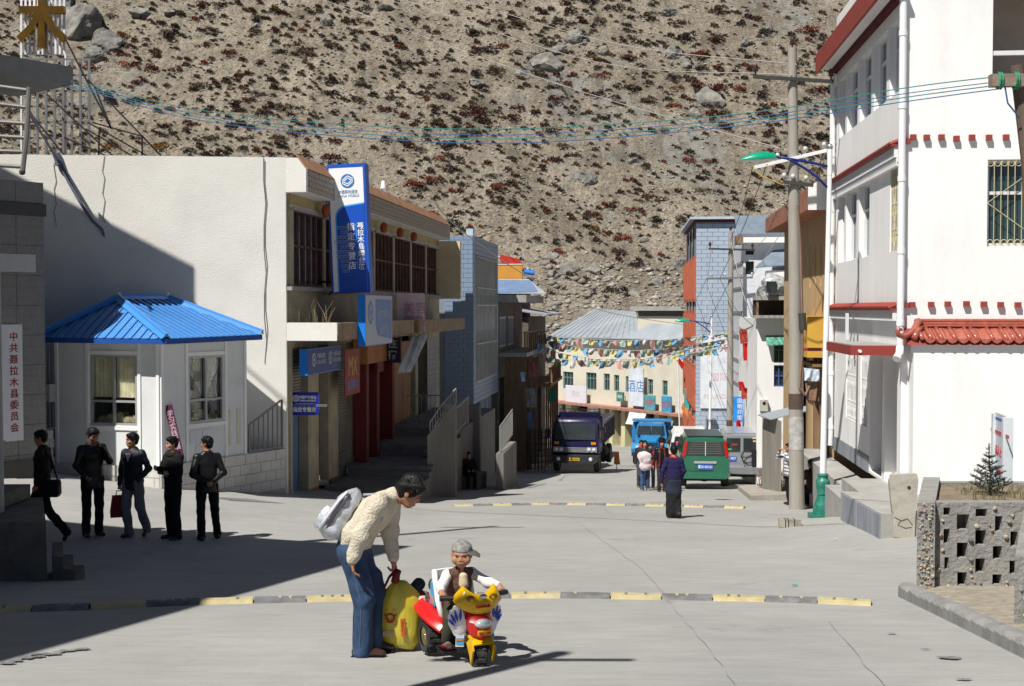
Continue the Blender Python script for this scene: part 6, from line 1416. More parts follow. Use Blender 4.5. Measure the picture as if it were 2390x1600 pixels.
def flag_mesh(k, m):
 r = random.Random(k); nu, nv = 5, 7; vs = []; a, b, c = r.uniform(-0.25, 0.25), r.uniform(0.6, 1.0), r.uniform(0, 6)
 for j in range(nv + 1):
  for i in range(nu + 1):
   u, v = i / nu - 0.5, j / nv
   vs.append((u * 0.34 * (1 - 0.25 * v * r.random()) + a * v * v * 0.8, 0.10 * math.sin(v * 3 + c + u * 4) * v + 0.05 * math.sin(u * 9 + c), -v * 0.44 * b))
 w = nu + 1; fs = [(j * w + i, (j + 1) * w + i, (j + 1) * w + i + 1, j * w + i + 1) for j in range(nv) for i in range(nu)]
 return MB().add(vs, fs).mesh('flag', m, True)
fmesh = [[flag_mesh(10 * i + k, fm[i]) for k in range(5)] for i in range(5)]
strings = [([(1234, 768, 66), (1290, 786, 65), (1440, 795, 64), (1560, 792, 63), (1640, 784, 62), (1745, 772, 60)], 'uppermost'), ([(1236, 782, 67), (1300, 800, 66), (1360, 812, 65.5), (1480, 818, 64.5), (1580, 812, 63), (1745, 782, 60.5)], 'second from the top'),
           ([(1238, 790, 64), (1300, 822, 63.5), (1390, 838, 63), (1500, 838, 62), (1590, 818, 61.5), (1745, 795, 59.5)], 'third from the top'), ([(1242, 815, 62), (1300, 838, 62), (1400, 842, 61), (1500, 842, 60.5), (1600, 826, 60), (1745, 800, 58.5)], 'lowest')]
for si, (pts_, word) in enumerate(strings):
 q = [P(*p) for p in pts_]; c = q[0]; o = thing('prayer_flag_string', f'string of faded prayer flags across the street, {word}', 'flag string', c, 0, 'prayer flag strings')
 curve = []
 for a, b in zip(q[:-1], q[1:]):
  for k in range(8): curve.append(a.lerp(b, k / 8))
 curve.append(q[-1]); MB().tube([p - c for p in curve], 0.015, 4).build('cord', pale_w, o)
 L = [0.0]
 for a, b in zip(curve[:-1], curve[1:]): L.append(L[-1] + (b - a).length)
 s = 0.2; i = si * 2
 while s < L[-1] - 0.2:
  k = next(j for j in range(len(L) - 1) if L[j + 1] >= s); t = (s - L[k]) / (L[k + 1] - L[k]); p = curve[k].lerp(curve[k + 1], t)
  far = s / L[-1] > 0.66
  link('flag', fmesh[i % 5][random.randrange(5)], o, p - c - Vector((0, 0, 0.01)), (random.uniform(-0.5, 0.4), random.uniform(-0.3, 0.3), random.uniform(-0.4, 0.4)), (random.uniform(0.8, 1.05), 1, random.uniform(0.85, 1.2) * (0.6 if far else 1.0)))
  s += 0.41 if not far else 0.34; i += 1
# ================================================================ on the road
yel_m = mat('worn_yellow_rubber', (0.43, 0.37, 0.20), 0.8, var=0.2, scale=5, dirt=(0.34, 0.33, 0.30), dscale=3, damt=0.7, bump=0.3)
blk2 = mat('worn_grey_rubber', (0.15, 0.15, 0.155), 0.85, var=0.3, scale=6, dirt=(0.30, 0.30, 0.29), dscale=4, damt=0.7, bump=0.3)
def speed_bump(label, pix, seg, w, h, m0=0):
 pts_ = [G(*p) for p in pix]; L = [0.0]
 for a, b in zip(pts_[:-1], pts_[1:]): L.append(L[-1] + (b - a).length)
 def at(s):
  k = next((j for j in range(len(L) - 1) if L[j + 1] >= s), len(L) - 2); p = pts_[k].lerp(pts_[k + 1], (s - L[k]) / (L[k + 1] - L[k])); return Vector((p.x, p.y, float(road_z(p.x, p.y))))
 c = at(0); o = thing('speed_bump', label, 'speed bump', c, 0, 'speed bumps')
 n = round(L[-1] / seg); seg = L[-1] / n
 for i in range(n):
  a, b = at(i * seg + 0.008), at((i + 1) * seg - 0.008); d = (b - a).normalized(); s = Vector((-d.y, d.x, 0)).normalized(); rings = []
  for t in range(4):
   p = a.lerp(b, t / 3) - c
   rings.append([p + s * (w / 2 * x) + Vector((0, 0, z * h * random.uniform(0.9, 1.05))) for x, z in ((-1, -0.15), (-0.7, 0.55), (-0.35, 0.95), (0.35, 0.95), (0.7, 0.55), (1, -0.15))])
  MB().loft(rings).build('bump_segment', yel_m if (i + m0) % 2 else blk2, o)
  for t in (0.3, 0.5, 0.7):
   if random.random() < 0.6: p = a.lerp(b, t) - c + Vector((0, 0, h * 0.93)); MB().bar(p - s * 0.04, p + s * 0.04, 0.03, 0.012).build('cats_eye', blk2 if (i + m0) % 2 else yel_m, o)
speed_bump('near yellow and black speed bump across the crossing behind the man and child', [(-60, 1428), (250, 1418), (420, 1409), (800, 1400), (1260, 1392), (1600, 1397), (1850, 1403), (2035, 1411)], 0.56, 0.3, 0.05, 1)
speed_bump('far yellow and black speed bump in front of the parked cars', [(1058, 1181), (1300, 1177), (1500, 1180), (1738, 1186)], 0.5, 0.3, 0.05, 1)
c = G(1843, 1229); o = thing('road_block', 'pale block with dark bands left lying on the road by the lamp', 'block', c, 0.06)
MB().box(-0.2, 0.2, -0.09, 0.09, 0, 0.15).build('block', mat('pale_block', (0.38, 0.35, 0.29), 0.9, var=0.15, scale=8, bump=0.2), o)
for x in (-0.1, -0.045, 0.07): MB().box(x, x + 0.018, -0.094, 0.094, -0.002, 0.154).build('strap', dkst, o)
# leaning concrete slab and planter
c = G(2108, 1252); o = thing('concrete_slab', 'upright tapered concrete slab with a hole beside the planter', 'slab', c, 0.12)
mb = MB()
k = c.y / F
prof = [(-0.16, 0), (0.165, 0), (0.17, 0.3), (0.215, 0.92), (0.19, 1.02), (-0.2, 1.0), (-0.235, 0.9), (-0.17, 0.3)]
mb.slab([(x, -0.07, z) for x, z in prof], (0, 0.14, 0)); slab_m = mat('cracked_concrete_slab', (0.40, 0.375, 0.32), 0.92, var=0.15, scale=5, bump=0.4, bscale=20, dirt=(0.22, 0.20, 0.17), dscale=4, damt=0.5)
mb.build('slab', slab_m, o); MB().cyl((0.07, -0.075, 0.80), (0.07, -0.06, 0.80), 0.03, n=10).build('hole', mat('dark_interior', (0.05, 0.04, 0.03)), o)
MB().tube([(-0.15, -0.073, 0.32), (-0.05, -0.073, 0.27), (0.05, -0.073, 0.3), (0.13, -0.073, 0.2)], 0.006, 4).tube([(-0.05, -0.073, 0.27), (-0.1, -0.073, 0.2), (0.02, -0.073, 0.15), (0.12, -0.073, 0.17)], 0.005, 4).build('crack', dkst, o)
pl_m = mat('rough_cement_render', (0.27, 0.265, 0.25), 0.95, var=0.22, scale=4, bump=1.0, bscale=22, dirt=(0.18, 0.175, 0.165), dscale=3)
fX = Frame(G(2150, 1392), RD(0.5)); gx = fX.o.z
X = thing('pebble_planter', 'cement planter wall studded with pebbles and pierced with square holes', 'planter', fX.o, fX.a)
zt = fX.ony(2200, 1172, 0.12).z
Wx = 2.6; xf = fX.ony(2172, 1300, 0.12).x; hz_ = 0.16
holes = []
hp = [(2202, 1184, 2218, 1202), (2233, 1200, 2262, 1236), (2277, 1187, 2304, 1206), (2322, 1204, 2340, 1240), (2202, 1234, 2217, 1268), (2233, 1266, 2259, 1302), (2276, 1237, 2302, 1272), (2317, 1274, 2339, 1305), (2204, 1300, 2215, 1328), (2234, 1335, 2257, 1366), (2276, 1303, 2299, 1336), (2316, 1340, 2338, 1364), (2358, 1240, 2376, 1275), (2356, 1308, 2374, 1340)]
for a, b, c_, d_ in hp:
 p, q = fX.ony(a, d_, 0.12), fX.ony(c_, b, 0.12); holes.append((p.x - xf, q.x - xf, p.z, q.z))
MB().wall(Wx - xf, zt, 0.16, holes, Matrix.Translation((xf, 0.12, 0))).build('front_wall', pl_m, X)
MB().hexa([(-0.06, -0.02, -0.3), (xf - 0.002, -0.02, -0.3), (xf + 0.75, 2.0, -0.3), (0.68, 2.0, -0.3)], [(-0.06, -0.02, zt + 0.02), (xf - 0.002, -0.02, zt + 0.02), (xf + 0.75, 2.0, zt + 0.02), (0.68, 2.0, zt + 0.02)]).build('side_wall', pl_m, X)
MB().box(xf + 0.7, Wx, 1.85, 2.0, -0.2, zt - 0.03).build('back_wall', pl_m, X); MB().hexa([(xf + 0.14, 0.29, zt - 0.35), (Wx, 0.29, zt - 0.35), (Wx, 1.84, zt - 0.35), (xf + 0.69, 1.84, zt - 0.35)], [(xf + 0.14, 0.29, zt - 0.06), (Wx, 0.29, zt - 0.06), (Wx, 1.84, zt - 0.06), (xf + 0.69, 1.84, zt - 0.06)]).build('soil', mat('dry_soil', (0.20, 0.16, 0.11), 0.95, var=0.3, scale=6, bump=0.5), X)
MB().box(xf + 0.45, Wx, 1.1, 1.2, 0, zt - 0.36).build('inner_core', mat('brick_rubble', (0.14, 0.09, 0.06), 0.95, var=0.7, scale=14), X)
px_, py_ = fX.loc(P(2366, 1500, 10.6)).x, fX.loc(P(2366, 1500, 10.6)).y
sh = 0.45 * (0.1 - py_)
MB().hexa([(px_, py_, -0.6), (px_ + 0.9, py_, -0.6), (px_ + 0.9 + sh, 0.1, -0.6), (px_ + sh, 0.1, -0.6)], [(px_, py_, zt - 0.04), (px_ + 0.9, py_, zt - 0.04), (px_ + 0.9 + sh, 0.1, zt - 0.04), (px_ + sh, 0.1, zt - 0.04)]).build('end_pillar', pl_m, X)
cobs = [rock_mesh('cobble', mat('cobble_%d' % i, cc, 0.8, var=0.25, scale=9), 90 + i, 2, 0.8, 0.12) for i, cc in enumerate(((0.36, 0.31, 0.24), (0.12, 0.12, 0.125), (0.42, 0.37, 0.29), (0.20, 0.19, 0.18), (0.33, 0.22, 0.15)))]
n = 0; tr = 0; put = []
while n < 90 and tr < 4000:
 tr += 1; x = random.uniform(xf + 0.03, Wx - 0.03); z = random.uniform(0.06, zt - 0.04)
 if any(h[0] - 0.03 < x - xf < h[1] + 0.03 and h[2] - 0.03 < z < h[3] + 0.03 for h in holes) or any((x - a) ** 2 + (z - b) ** 2 < 0.065 ** 2 for a, b in put): continue
 put.append((x, z)); r = random.uniform(0.016, 0.036); n += 1
 link('cobble', random.choice(cobs), X, (x, 0.115, z), (random.uniform(0, 3), random.uniform(0, 3), random.uniform(0, 3)), (r, r, r * 1.1))
for k in range(150):
 x, y = (-0.058, random.uniform(0.0, 0.06)) if k % 3 == 5 else (random.uniform(-0.05, xf - 0.02), -0.024); z = random.uniform(0.0, zt); r = random.uniform(0.01, 0.022)
 if k >= 105: z = random.uniform(-0.45, zt - 0.07); x, y = random.uniform(px_ + 0.02, px_ + 0.5), py_ - 0.003
 link('cobble', random.choice(cobs), X, (x, y, z), (random.uniform(0, 3), random.uniform(0, 3), 0), r)
# kerb blocks
ka, kb = G(2096, 1392), G(2400, 1542); kd = (kb - ka); kl = kd.length
o = thing('kerb', 'rounded dark concrete kerb blocks along the planter', 'kerb', (ka.x, ka.y, ka.z), 0); o.rotation_euler = (0, 0, math.atan2(kd.y, kd.x))
kerb_m = mat('dark_kerb_concrete', (0.23, 0.23, 0.225), 0.9, var=0.25, scale=5, bump=0.4, stretch=(1, 1, 0.3))
nb = int(kl / 0.2) + 1
for i in range(nb):
 x0 = i * 0.2; zz = kd.z * (x0 / kl); h = 0.165 + random.uniform(-0.01, 0.01)
 MB().loft([[(x, 0.0, zz - 0.1), (x, 0.0, zz + h * 0.72), (x, 0.03, zz + h * 0.92), (x, 0.075, zz + h), (x, 0.15, zz + h * 0.98), (x, 0.15, zz - 0.1)] for x in (x0 + 0.004, x0 + 0.098, x0 + 0.194)]).build('kerb_block', kerb_m, o, 40)
# gravel bed
bed = []; r = np.random.default_rng(5); nst = 1700
t = r.random(nst); wv = r.random(nst)
bx = ka.x + (kb.x - ka.x) * t; by = ka.y + (kb.y - ka.y) * t; bx2 = bx + 0.2 + wv * 1.9; 
ok = bx2 < fX.o.x + 2.6
bx2, by = bx2[ok], by[ok] + (r.random(nst) * 1.0)[ok]; s_ = 0.006 + 0.018 * r.random(len(bx2)) ** 2
ok = by < fX.o.y + 0.12
bx2, by, s_ = bx2[ok], by[ok], s_[ok]; zb_ = gx + 0.07 + (0.03 * np.sin(bx2 * 7))
base = np.array([(1, 0, 0), (-1, 0, 0), (0, 1, 0), (0, -1, 0), (0, 0, 1), (0, 0, -1)], float); f8 = np.array([(0, 2, 4), (2, 1, 4), (1, 3, 4), (3, 0, 4), (2, 0, 5), (1, 2, 5), (3, 1, 5), (0, 3, 5)])
v = base[None] * (0.7 + 0.6 * r.random((len(bx2), 6, 1))) * s_[:, None, None] + np.stack([bx2, by, zb_], -1)[:, None]
tag(link('gravel', np_mesh('gravel', v.reshape(-1, 3), (f8[None] + 6 * np.arange(len(bx2))[:, None, None]).reshape(-1, 3), stone_l)), 'small stones lying between the kerb and the planter', 'gravel', kind='stuff')
gv = [(ka.x + 0.12, ka.y, gx + 0.05), (kb.x + 0.12, kb.y, kb.z + 0.12), (kb.x + 2.5, kb.y, kb.z + 0.14), (fX.o.x + 2.6, fX.o.y + 0.13, gx + 0.09), (fX.o.x + xf, fX.o.y + 0.13, gx + 0.09)]
tag(MB().poly(gv).build('planting_strip', mat('stony_soil', (0.30, 0.27, 0.22), 0.95, var=0.3, scale=9, bump=0.6, dirt=(0.22, 0.15, 0.08), dscale=3)), kind='structure')
# young spruce
c = P(2310, 1172, 14.3); c.z = fX.o.z + zt - 0.07
o = thing('young_spruce', 'small bluish young spruce growing in the planter by the notice board', 'tree', c, 0)
ndl = mat('spruce_needles', (0.045, 0.065, 0.05), 0.8, var=0.5, scale=10); brk = mat('spruce_bark', (0.10, 0.07, 0.05), 0.9)
MB().tube([(0, 0, 0), (0.005, 0, 0.25), (-0.02, 0, 0.52)], 0.012, 6, 0.005).build('trunk', brk, o)
def spruce_branch(p, d, L, seed):
 r = random.Random(seed); mb = MB(); e = p + d * L + Vector((0, 0, L * 0.25)); pts_ = [p, p.lerp(e, 0.5) - Vector((0, 0, L * 0.08)), e]
 segs = [(pts_[0], pts_[1]), (pts_[1], pts_[2])]
 side = Vector((-d.y, d.x, 0.1)).normalized()
 for s in (1, -1):
  for t in (0.4, 0.65): a = p.lerp(e, t); segs.append((a, a + (d * 0.6 + side * s * 0.8 + Vector((0, 0, 0.15))).normalized() * L * 0.42))
 for a, b in segs:
  n = int((b - a).length / 0.003)
  for i in range(n):
   q = a.lerp(b, i / n); dd = ((b - a).normalized() * 0.7 + Vector((r.uniform(-1, 1), r.uniform(-1, 1), r.uniform(-0.6, 1))).normalized()).normalized(); l = r.uniform(0.018, 0.032); w = dd.cross(Vector((r.uniform(-1, 1), r.uniform(-1, 1), r.uniform(-1, 1)))).normalized() * 0.004
   mb.add([q - w, q + w, q + dd * l], [(0, 1, 2)])
 return mb
k = 0
for lvl in range(6):
 z = 0.05 + lvl * 0.08; L = 0.26 * (1 - lvl / 7.0)
 for i in range(6 if lvl < 4 else 4):
  a = i * 2 * math.pi / 6 + lvl * 0.5 + random.uniform(-0.2, 0.2); k += 1
  spruce_branch(Vector((0, 0, z)), Vector((math.cos(a), math.sin(a), 0.25)).normalized(), L * random.uniform(0.8, 1.15), k).build('branch', ndl, o)
spruce_branch(Vector((-0.01, 0, 0.42)), Vector((-0.05, 0, 1)).normalized(), 0.16, 99).build('branch', ndl, o)
tag(weeds('dry_grass', 'dry grass tufts along the planter edge under the spruce', c + Vector((0.1, -0.05, 0)), 120, 0.10, mat('olive_grass', (0.14, 0.13, 0.06), 0.9, var=0.3), 5, 0.45), kind='stuff')
# notice board
c = P(2334, 1190, 16.3); o = thing('notice_board', 'upright white notice board with red characters behind the planter', 'sign', c, RD(100))
zz = lambda py: (P(2334, py, 16.3) - c).z
h0, h1 = zz(1120), zz(966); w_ = 0.62
MB().box(-w_ / 2, w_ / 2, -0.012, 0.012, zz(1150), h1).build('board', mat('pale_notice', (0.55, 0.58, 0.64), 0.4, var=0.04), o)
MB().box(-w_ / 2 + 0.02, w_ / 2 - 0.02, -0.016, -0.013, h1 - 0.09, h1 - 0.06).build('blue_line', mat('notice_blue', (0.05, 0.12, 0.4)), o)
nr = mat('notice_red', (0.42, 0.08, 0.09), 0.6)
text('闲人止步', 0.15, nr, o, (0, -0.0165, h1 - 0.52), (1, 0, 0), (0, 0, 1), sx=0.85); text('ཕྱི་མི་ནང་དུ་མ་འགྲོ', 0.05, nr, o, (0, -0.0165, h1 - 0.26), (1, 0, 0), (0, 0, 1)); text('STAFF ONLY', 0.07, nr, o, (0, -0.0165, h1 - 0.78), (1, 0, 0), (0, 0, 1))
for x in (-w_ / 2, w_ / 2): MB().box(x - 0.045, x + 0.045, -0.05, 0.08, zz(1172), h1 - 0.02).build('post', mat('pale_post', (0.58, 0.62, 0.66), 0.4), o)
for x in (-w_ / 2, w_ / 2): MB().box(x - 0.05, x + 0.05, -0.055, 0.085, zz(1215), zz(1145)).build('red_foot', mat('red_foot', (0.5, 0.02, 0.02), 0.5), o)
# street edge by the tall pole: raised kerb island, dry bush, hoarding, small pillar
a, b = G(1722, 1143), G(1752, 1168)
tag(MB().slab([(a.x, a.y, a.z - 0.1), (b.x, b.y, b.z - 0.1), (b.x + 1.9, b.y + 0.3, b.z - 0.1), (a.x + 2.2, a.y, a.z - 0.1)], (0, 0, 0.24)).build('kerb_island', mat('dusty_kerb', (0.33, 0.31, 0.27), 0.95, var=0.2, scale=4, bump=0.3)), kind='structure')
c = G(1810, 1150); weeds('dry_bush', 'dry leafless brown bush at the foot of the hoarding by the silver car', c + Vector((0, 0.4, 0.1)), 150, 0.62, mat('dry_brown_twig', (0.24, 0.14, 0.09), 0.9, var=0.3), 9, 0.42)
c = G(1800, 1152); c = Vector((7.72, 34.5, 0)); c.z = gzf(c.x, c.y); o = thing('hoarding', 'grey corrugated sheet hoarding beside the tall utility pole', 'fence', c, RD(-2))
for i in range(5): MB().box(0.0, 0.05, i * 0.42, i * 0.42 + 0.39, -0.1, 2.2 + 0.1 * (i % 2) - 0.12 * i * 0.2).build('sheet', mat('grey_hoarding_sheet', (0.25, 0.235, 0.21), 0.7, var=0.2, scale=2, stretch=(1, 1, 0.2)), o)
MB().slab([(-0.2, 0.3, 2.2), (1.1, 0.3, 2.5), (1.1, 1.8, 2.5), (-0.2, 1.8, 2.2)], (0, 0, 0.03)).build('lean_to_roof', gmetal_m, o)
c = P(1800, 1100, 40.5); c.z = gzf(c.x, c.y); o = thing('small_pillar', 'small cream pillar with a blue cap in front of the plastered house', 'pillar', c, YR)
MB().box(-0.16, 0.16, -0.16, 0.16, 0, 1.55).build('shaft', cream_m, o); MB().box(-0.2, 0.24, -0.2, 0.2, 1.55, 1.75).build('cap', mat('blue_cap', (0.05, 0.16, 0.5), 0.6), o)
# small litter on the road
lit = mat('pale_litter', (0.6, 0.6, 0.6), 0.7)
for k, (px, py, w_) in enumerate(((1418, 1101, 0.05), (1444, 1150, 0.05), (1312, 1108, 0.09), (1950, 1260, 0.04), (1855, 1368, 0.05))):
 p = G(px, py); p.z += 0.02; o = link('litter', rock_mesh('litter', lit if k < 4 else mat('teal_litter', (0.05, 0.3, 0.3)), 200 + k, 1, 0.5, 0.4), None, p, None, (w_, w_ * 0.6, w_ * 0.4))
 tag(o, ('white scrap of litter under the rear of the dark truck', 'white scrap of litter in front of the walking family', 'pale scrap of litter by the front wheel of the dark truck', 'tiny white scrap below the concrete slab', 'small teal scrap of litter on the road left of the kerb')[k], 'litter')
# ================================================================ vehicles
tyre_m = mat('tyre_rubber', (0.025, 0.025, 0.026), 0.9, var=0.2, scale=10, dirt=(0.16, 0.14, 0.12), dscale=4, damt=0.5)
chrome_m = mat('bright_chrome', (0.6, 0.6, 0.62), 0.15, metal=0.95, var=0.05); dirt_m = mat('dirty_underbody', (0.035, 0.03, 0.028), 0.9, var=0.4, scale=4)
taill_m = mat('red_tail_light', (0.45, 0.01, 0.008), 0.2, spec=0.6); amber_m = mat('amber_light', (0.6, 0.22, 0.02), 0.2); plate_m = mat('blue_number_plate', (0.03, 0.12, 0.52), 0.4); lamp_m = mat('clear_lamp', (0.6, 0.63, 0.66), 0.12, spec=0.7)
def wheel(parent, x, y, r, w, rim_m, rr=0.6, yaw=0.0, knob=0, name='wheel'):
 n = 28 if not knob else knob * 2
 mb = MB(); prof = [(r * rr, -w / 2), (r * 0.92, -w / 2), (r, -w * 0.34), (r, w * 0.34), (r * 0.92, w / 2), (r * rr, w / 2)]
 mb.lathe(prof, n, (0, 0, 0), 'x', False)
 if knob:
  for i in range(knob):
   a = 2 * math.pi * i / knob
   for s in (-1, 1):
    c = Vector((s * w * 0.2 + (0.01 if i % 2 else -0.01), (r + 0.002) * math.cos(a), (r + 0.002) * math.sin(a))); t = Vector((0, -math.sin(a), math.cos(a)))
    mb.bar(c - t * r * 0.09, c + t * r * 0.09, w * 0.3, 0.012, up=(0, math.cos(a), math.sin(a)))
 o = mb.build(name, tyre_m, parent, 40, (x, y, r), (0, 0, yaw))
 rm = MB()
 for s in (-1, 1): rm.lathe([(r * rr * 0.98, s * w * 0.44), (r * rr * 0.85, s * w * 0.40), (r * 0.3, s * w * 0.3), (r * 0.22, s * w * 0.46), (0.01, s * w * 0.48)], 16, (0, 0, 0), 'x')
 rm.build('rim', rim_m, o, 40); return o
def ring(y, w, zb, zbelt, wr, zr, k=0.1):
 h = [(-w / 2 * 0.9, zb), (-w / 2 * 0.985, zb + 0.1), (-w / 2, (zb + zbelt) / 2), (-w / 2 * 0.985, zbelt), (-wr / 2 - 0.01, zr - k), (-wr / 2 + k * 0.6, zr - k * 0.2), (-wr / 4, zr)]
 return [(x, y, z) for x, z in h] + [(-x, y, z) for x, z in h[::-1]]
def suv(name, label, c, yaw, W_, H_, L_, paint, roof_m, cat='car', extra=None, gap=0.33):
 o = thing(name, label, cat, c, yaw)
 zb, zl_ = gap, 1.06 / 1.75 * H_
 MB().loft([ring(0.0, W_ * 0.94, zb + 0.12, zl_, W_ * 0.78, H_ - 0.06), ring(0.06, W_ * 0.985, zb + 0.03, zl_, W_ * 0.8, H_ - 0.03), ring(0.3, W_, zb, zl_, W_ * 0.81, H_), ring(L_ * 0.45, W_, zb, zl_, W_ * 0.8, H_), ring(L_ * 0.6, W_, zb, zl_, W_ * 0.76, H_ - 0.08), ring(L_ * 0.72, W_, zb, zl_, W_ * 0.85, zl_ + 0.12), ring(L_ * 0.95, W_ * 0.95, zb, zl_ - 0.05, W_ * 0.8, zl_ + 0.0), ring(L_, W_ * 0.85, zb + 0.1, zl_ - 0.2, W_ * 0.7, zl_ - 0.12)]).build('body', paint, o, 35)
 # rear window follows the sloping rear face
 hw, hr = W_ * 0.42, W_ * 0.36; z0, z1 = zl_ + 0.06, H_ - 0.17
 rg = MB().slab([(-hw, -0.012, z0), (hw, -0.012, z0), (hr, -0.008, z1), (-hr, -0.008, z1)], (0, 0.01, 0)).build('rear_window', glass_m, o)
 MB().box(-W_ * 0.36, W_ * 0.36, 0.05, L_ * 0.55, H_ - 0.03, H_ + 0.015).build('roof_panel', roof_m, o)
 for s in (-1, 1):
  MB().slab([(s * (W_ * 0.5 - 0.0), 0.45, zl_ + 0.06), (s * (W_ * 0.5 - 0.0), L_ * 0.62, zl_ + 0.06), (s * (W_ * 0.41 + 0.012), L_ * 0.5, H_ - 0.14), (s * (W_ * 0.41 + 0.012), 0.45, H_ - 0.14)], (s * 0.012, 0, 0)).build('side_window', glass_m, o)
  m = MB().box(s * W_ / 2 + s * 0.02, s * W_ / 2 + s * 0.2, L_ * 0.6, L_ * 0.63, zl_ + 0.02, zl_ + 0.2).build('wing_mirror', black_m, o)
  for y in (0.75, L_ - 0.85): wheel(o, s * (W_ / 2 - 0.12), y, 0.34, 0.22, steel_m)
  MB().loft([[(s * (W_ / 2 - 0.02 + 0.03 * q), 0.75 + 0.42 * math.cos(t * math.pi / 10), 0.36 + 0.42 * math.sin(t * math.pi / 10)) for t in range(11)] + [(s * (W_ / 2 - 0.02 + 0.03 * q), 0.75 + 0.37 * math.cos(t * math.pi / 10), 0.36 + 0.37 * math.sin(t * math.pi / 10)) for t in range(10, -1, -1)] for q in (0, 1)]).build('wheel_arch', dirt_m, o)
 MB().box(-W_ * 0.42, W_ * 0.42, 0.15, L_ - 0.3, 0.26, gap + 0.02).build('underbody', dirt_m, o)
 MB().tube([(-0.3, 0.4, 0.3), (0.0, 0.45, 0.24), (0.3, 0.4, 0.3)], 0.05).build('axle', dirt_m, o)
 return o, zl_
green_p = mat('dark_green_car_paint', (0.008, 0.13, 0.075), 0.22, var=0.04, spec=0.6, coat=0.6, dirt=(0.10, 0.14, 0.11), dscale=2, damt=0.4)
silver_p = mat('silver_car_paint', (0.40, 0.42, 0.46), 0.3, metal=0.45, var=0.05, coat=0.4)
whitec_p = mat('white_car_paint', (0.75, 0.76, 0.77), 0.3, var=0.03, coat=0.5)
c = P(1646, 1147, 39.3); c.z = gzf(c.x, c.y)
o, zb = suv('green_car', 'dark green estate car with a blue number plate, parked at the kerb', c, RD(5.0), 1.62, 1.75, 4.1, green_p, mat('dark_roof', (0.01, 0.03, 0.03), 0.3))
for s in (-1, 1):
 MB().slab([(s * 0.655, -0.03, zb + 0.03), (s * 0.77, -0.02, zb + 0.03), (s * 0.665, 0.0, 1.60), (s * 0.585, -0.01, 1.60)][::s], (0, 0.03, 0)).build('tail_light', taill_m, o)
 MB().box(s * 0.45, s * 0.68, -0.045, -0.02, 0.47, 0.54).build('reflector', taill_m, o)
MB().loft([ring(-0.07, 1.5, 0.36, 0.52, 1.45, 0.57, 0.03), ring(0.1, 1.66, 0.36, 0.54, 1.6, 0.6, 0.03)]).build('bumper', green_p, o)
MB().box(-0.36, 0.36, -0.03, 0.0, 0.86, 0.93).build('handle_strip', mat('grey_strip', (0.4, 0.38, 0.36), 0.5), o)
pl = MB().box(-0.24, 0.24, -0.035, 0.0, 0.66, 0.83).build('number_plate', plate_m, o); text('藏D·05121', 0.105, wprint_m, pl, (0, -0.038, 0.745), (1, 0, 0), (0, 0, 1), off=0.002)
for k in range(6): MB().box(-0.56 + 0.02 * k, 0.56 - 0.02 * k, -0.016, -0.0125, zb + 0.12 + k * 0.075, zb + 0.14 + k * 0.075).build('window_blind', mat('grey_blind', (0.13, 0.13, 0.125), 0.6), o)
MB().box(-0.012, 0.012, -0.022, -0.013, zb + 0.06, 1.58).build('window_divider', lamp_m, o)
c = P(1737, 1131, 43.2); c.z = gzf(c.x, c.y)
o, zb = suv('silver_car', 'silver off-road car with a black spare wheel carrier on its back door', c, RD(6.5), 1.74, 1.85, 4.5, silver_p, silver_p)
MB().box(-0.14, -0.04, -0.03, -0.013, zb - 0.1, 1.75).build('door_post', silver_p, o)
for s in (-1, 1): MB().box(s * 0.70, s * 0.845, -0.03, 0.05, 0.72, 1.0).build('tail_light', taill_m, o); 
MB().box(0.71, 0.84, -0.034, 0.04, 1.0, 1.12).build('indicator', amber_m, o)
MB().loft([ring(-0.22, 1.6, 0.42, 0.58, 1.6, 0.64, 0.03), ring(0.05, 1.76, 0.42, 0.6, 1.7, 0.66, 0.03)]).build('bumper', mat('grey_metal_bumper', (0.30, 0.31, 0.33), 0.35, metal=0.4), o)
cg = MB().tube([(0.12, -0.1, 0.72), (-0.05, -0.16, 0.85), (-0.12, -0.16, 1.05), (-0.05, -0.16, 1.2), (0.15, -0.14, 1.27), (0.8, -0.1, 1.25), (0.82, -0.1, 1.0), (0.8, -0.1, 0.72), (0.12, -0.1, 0.72)], 0.022, 6).build('spare_wheel_carrier', black_m, o)
MB().box(0.25, 0.42, -0.16, -0.05, 0.7, 1.25).build('bracket', black_m, o); MB().tube([(0.6, -0.1, 0.72), (0.6, -0.1, 1.25)], 0.015).build('bar', black_m, cg); MB().tube([(-0.1, -0.14, 1.0), (0.8, -0.1, 1.08)], 0.015).build('bar', black_m, cg)
pl = MB().box(-0.7, -0.28, -0.03, -0.012, 0.86, 1.02).build('number_plate', plate_m, o); text('907', 0.13, wprint_m, pl, (-0.40, -0.033, 0.94), (1, 0, 0), (0, 0, 1), off=0.002)
for k, (x, z, w_, m_) in enumerate(((0.28, 1.66, 0.3, (0.6, 0.5, 0.5)), (0.3, 1.55, 0.32, (0.55, 0.5, 0.12)), (-0.45, 1.42, 0.2, (0.45, 0.05, 0.05)), (-0.6, 1.25, 0.14, (0.1, 0.45, 0.2)))): MB().box(x, x + w_, -0.02, -0.013, z, z + 0.055).build('sticker', mat('sticker_%d' % k, m_, 0.5, var=0), o)
c = P(1612, 1125, 47.0); c.z = gzf(c.x, c.y)
o, zb = suv('white_car', 'white car mostly hidden behind the green estate car', c, RD(5.5), 1.7, 1.9, 4.3, whitec_p, whitec_p)
MB().box(-0.84, -0.70, -0.03, 0.05, 0.8, 1.05).build('tail_light', taill_m, o)
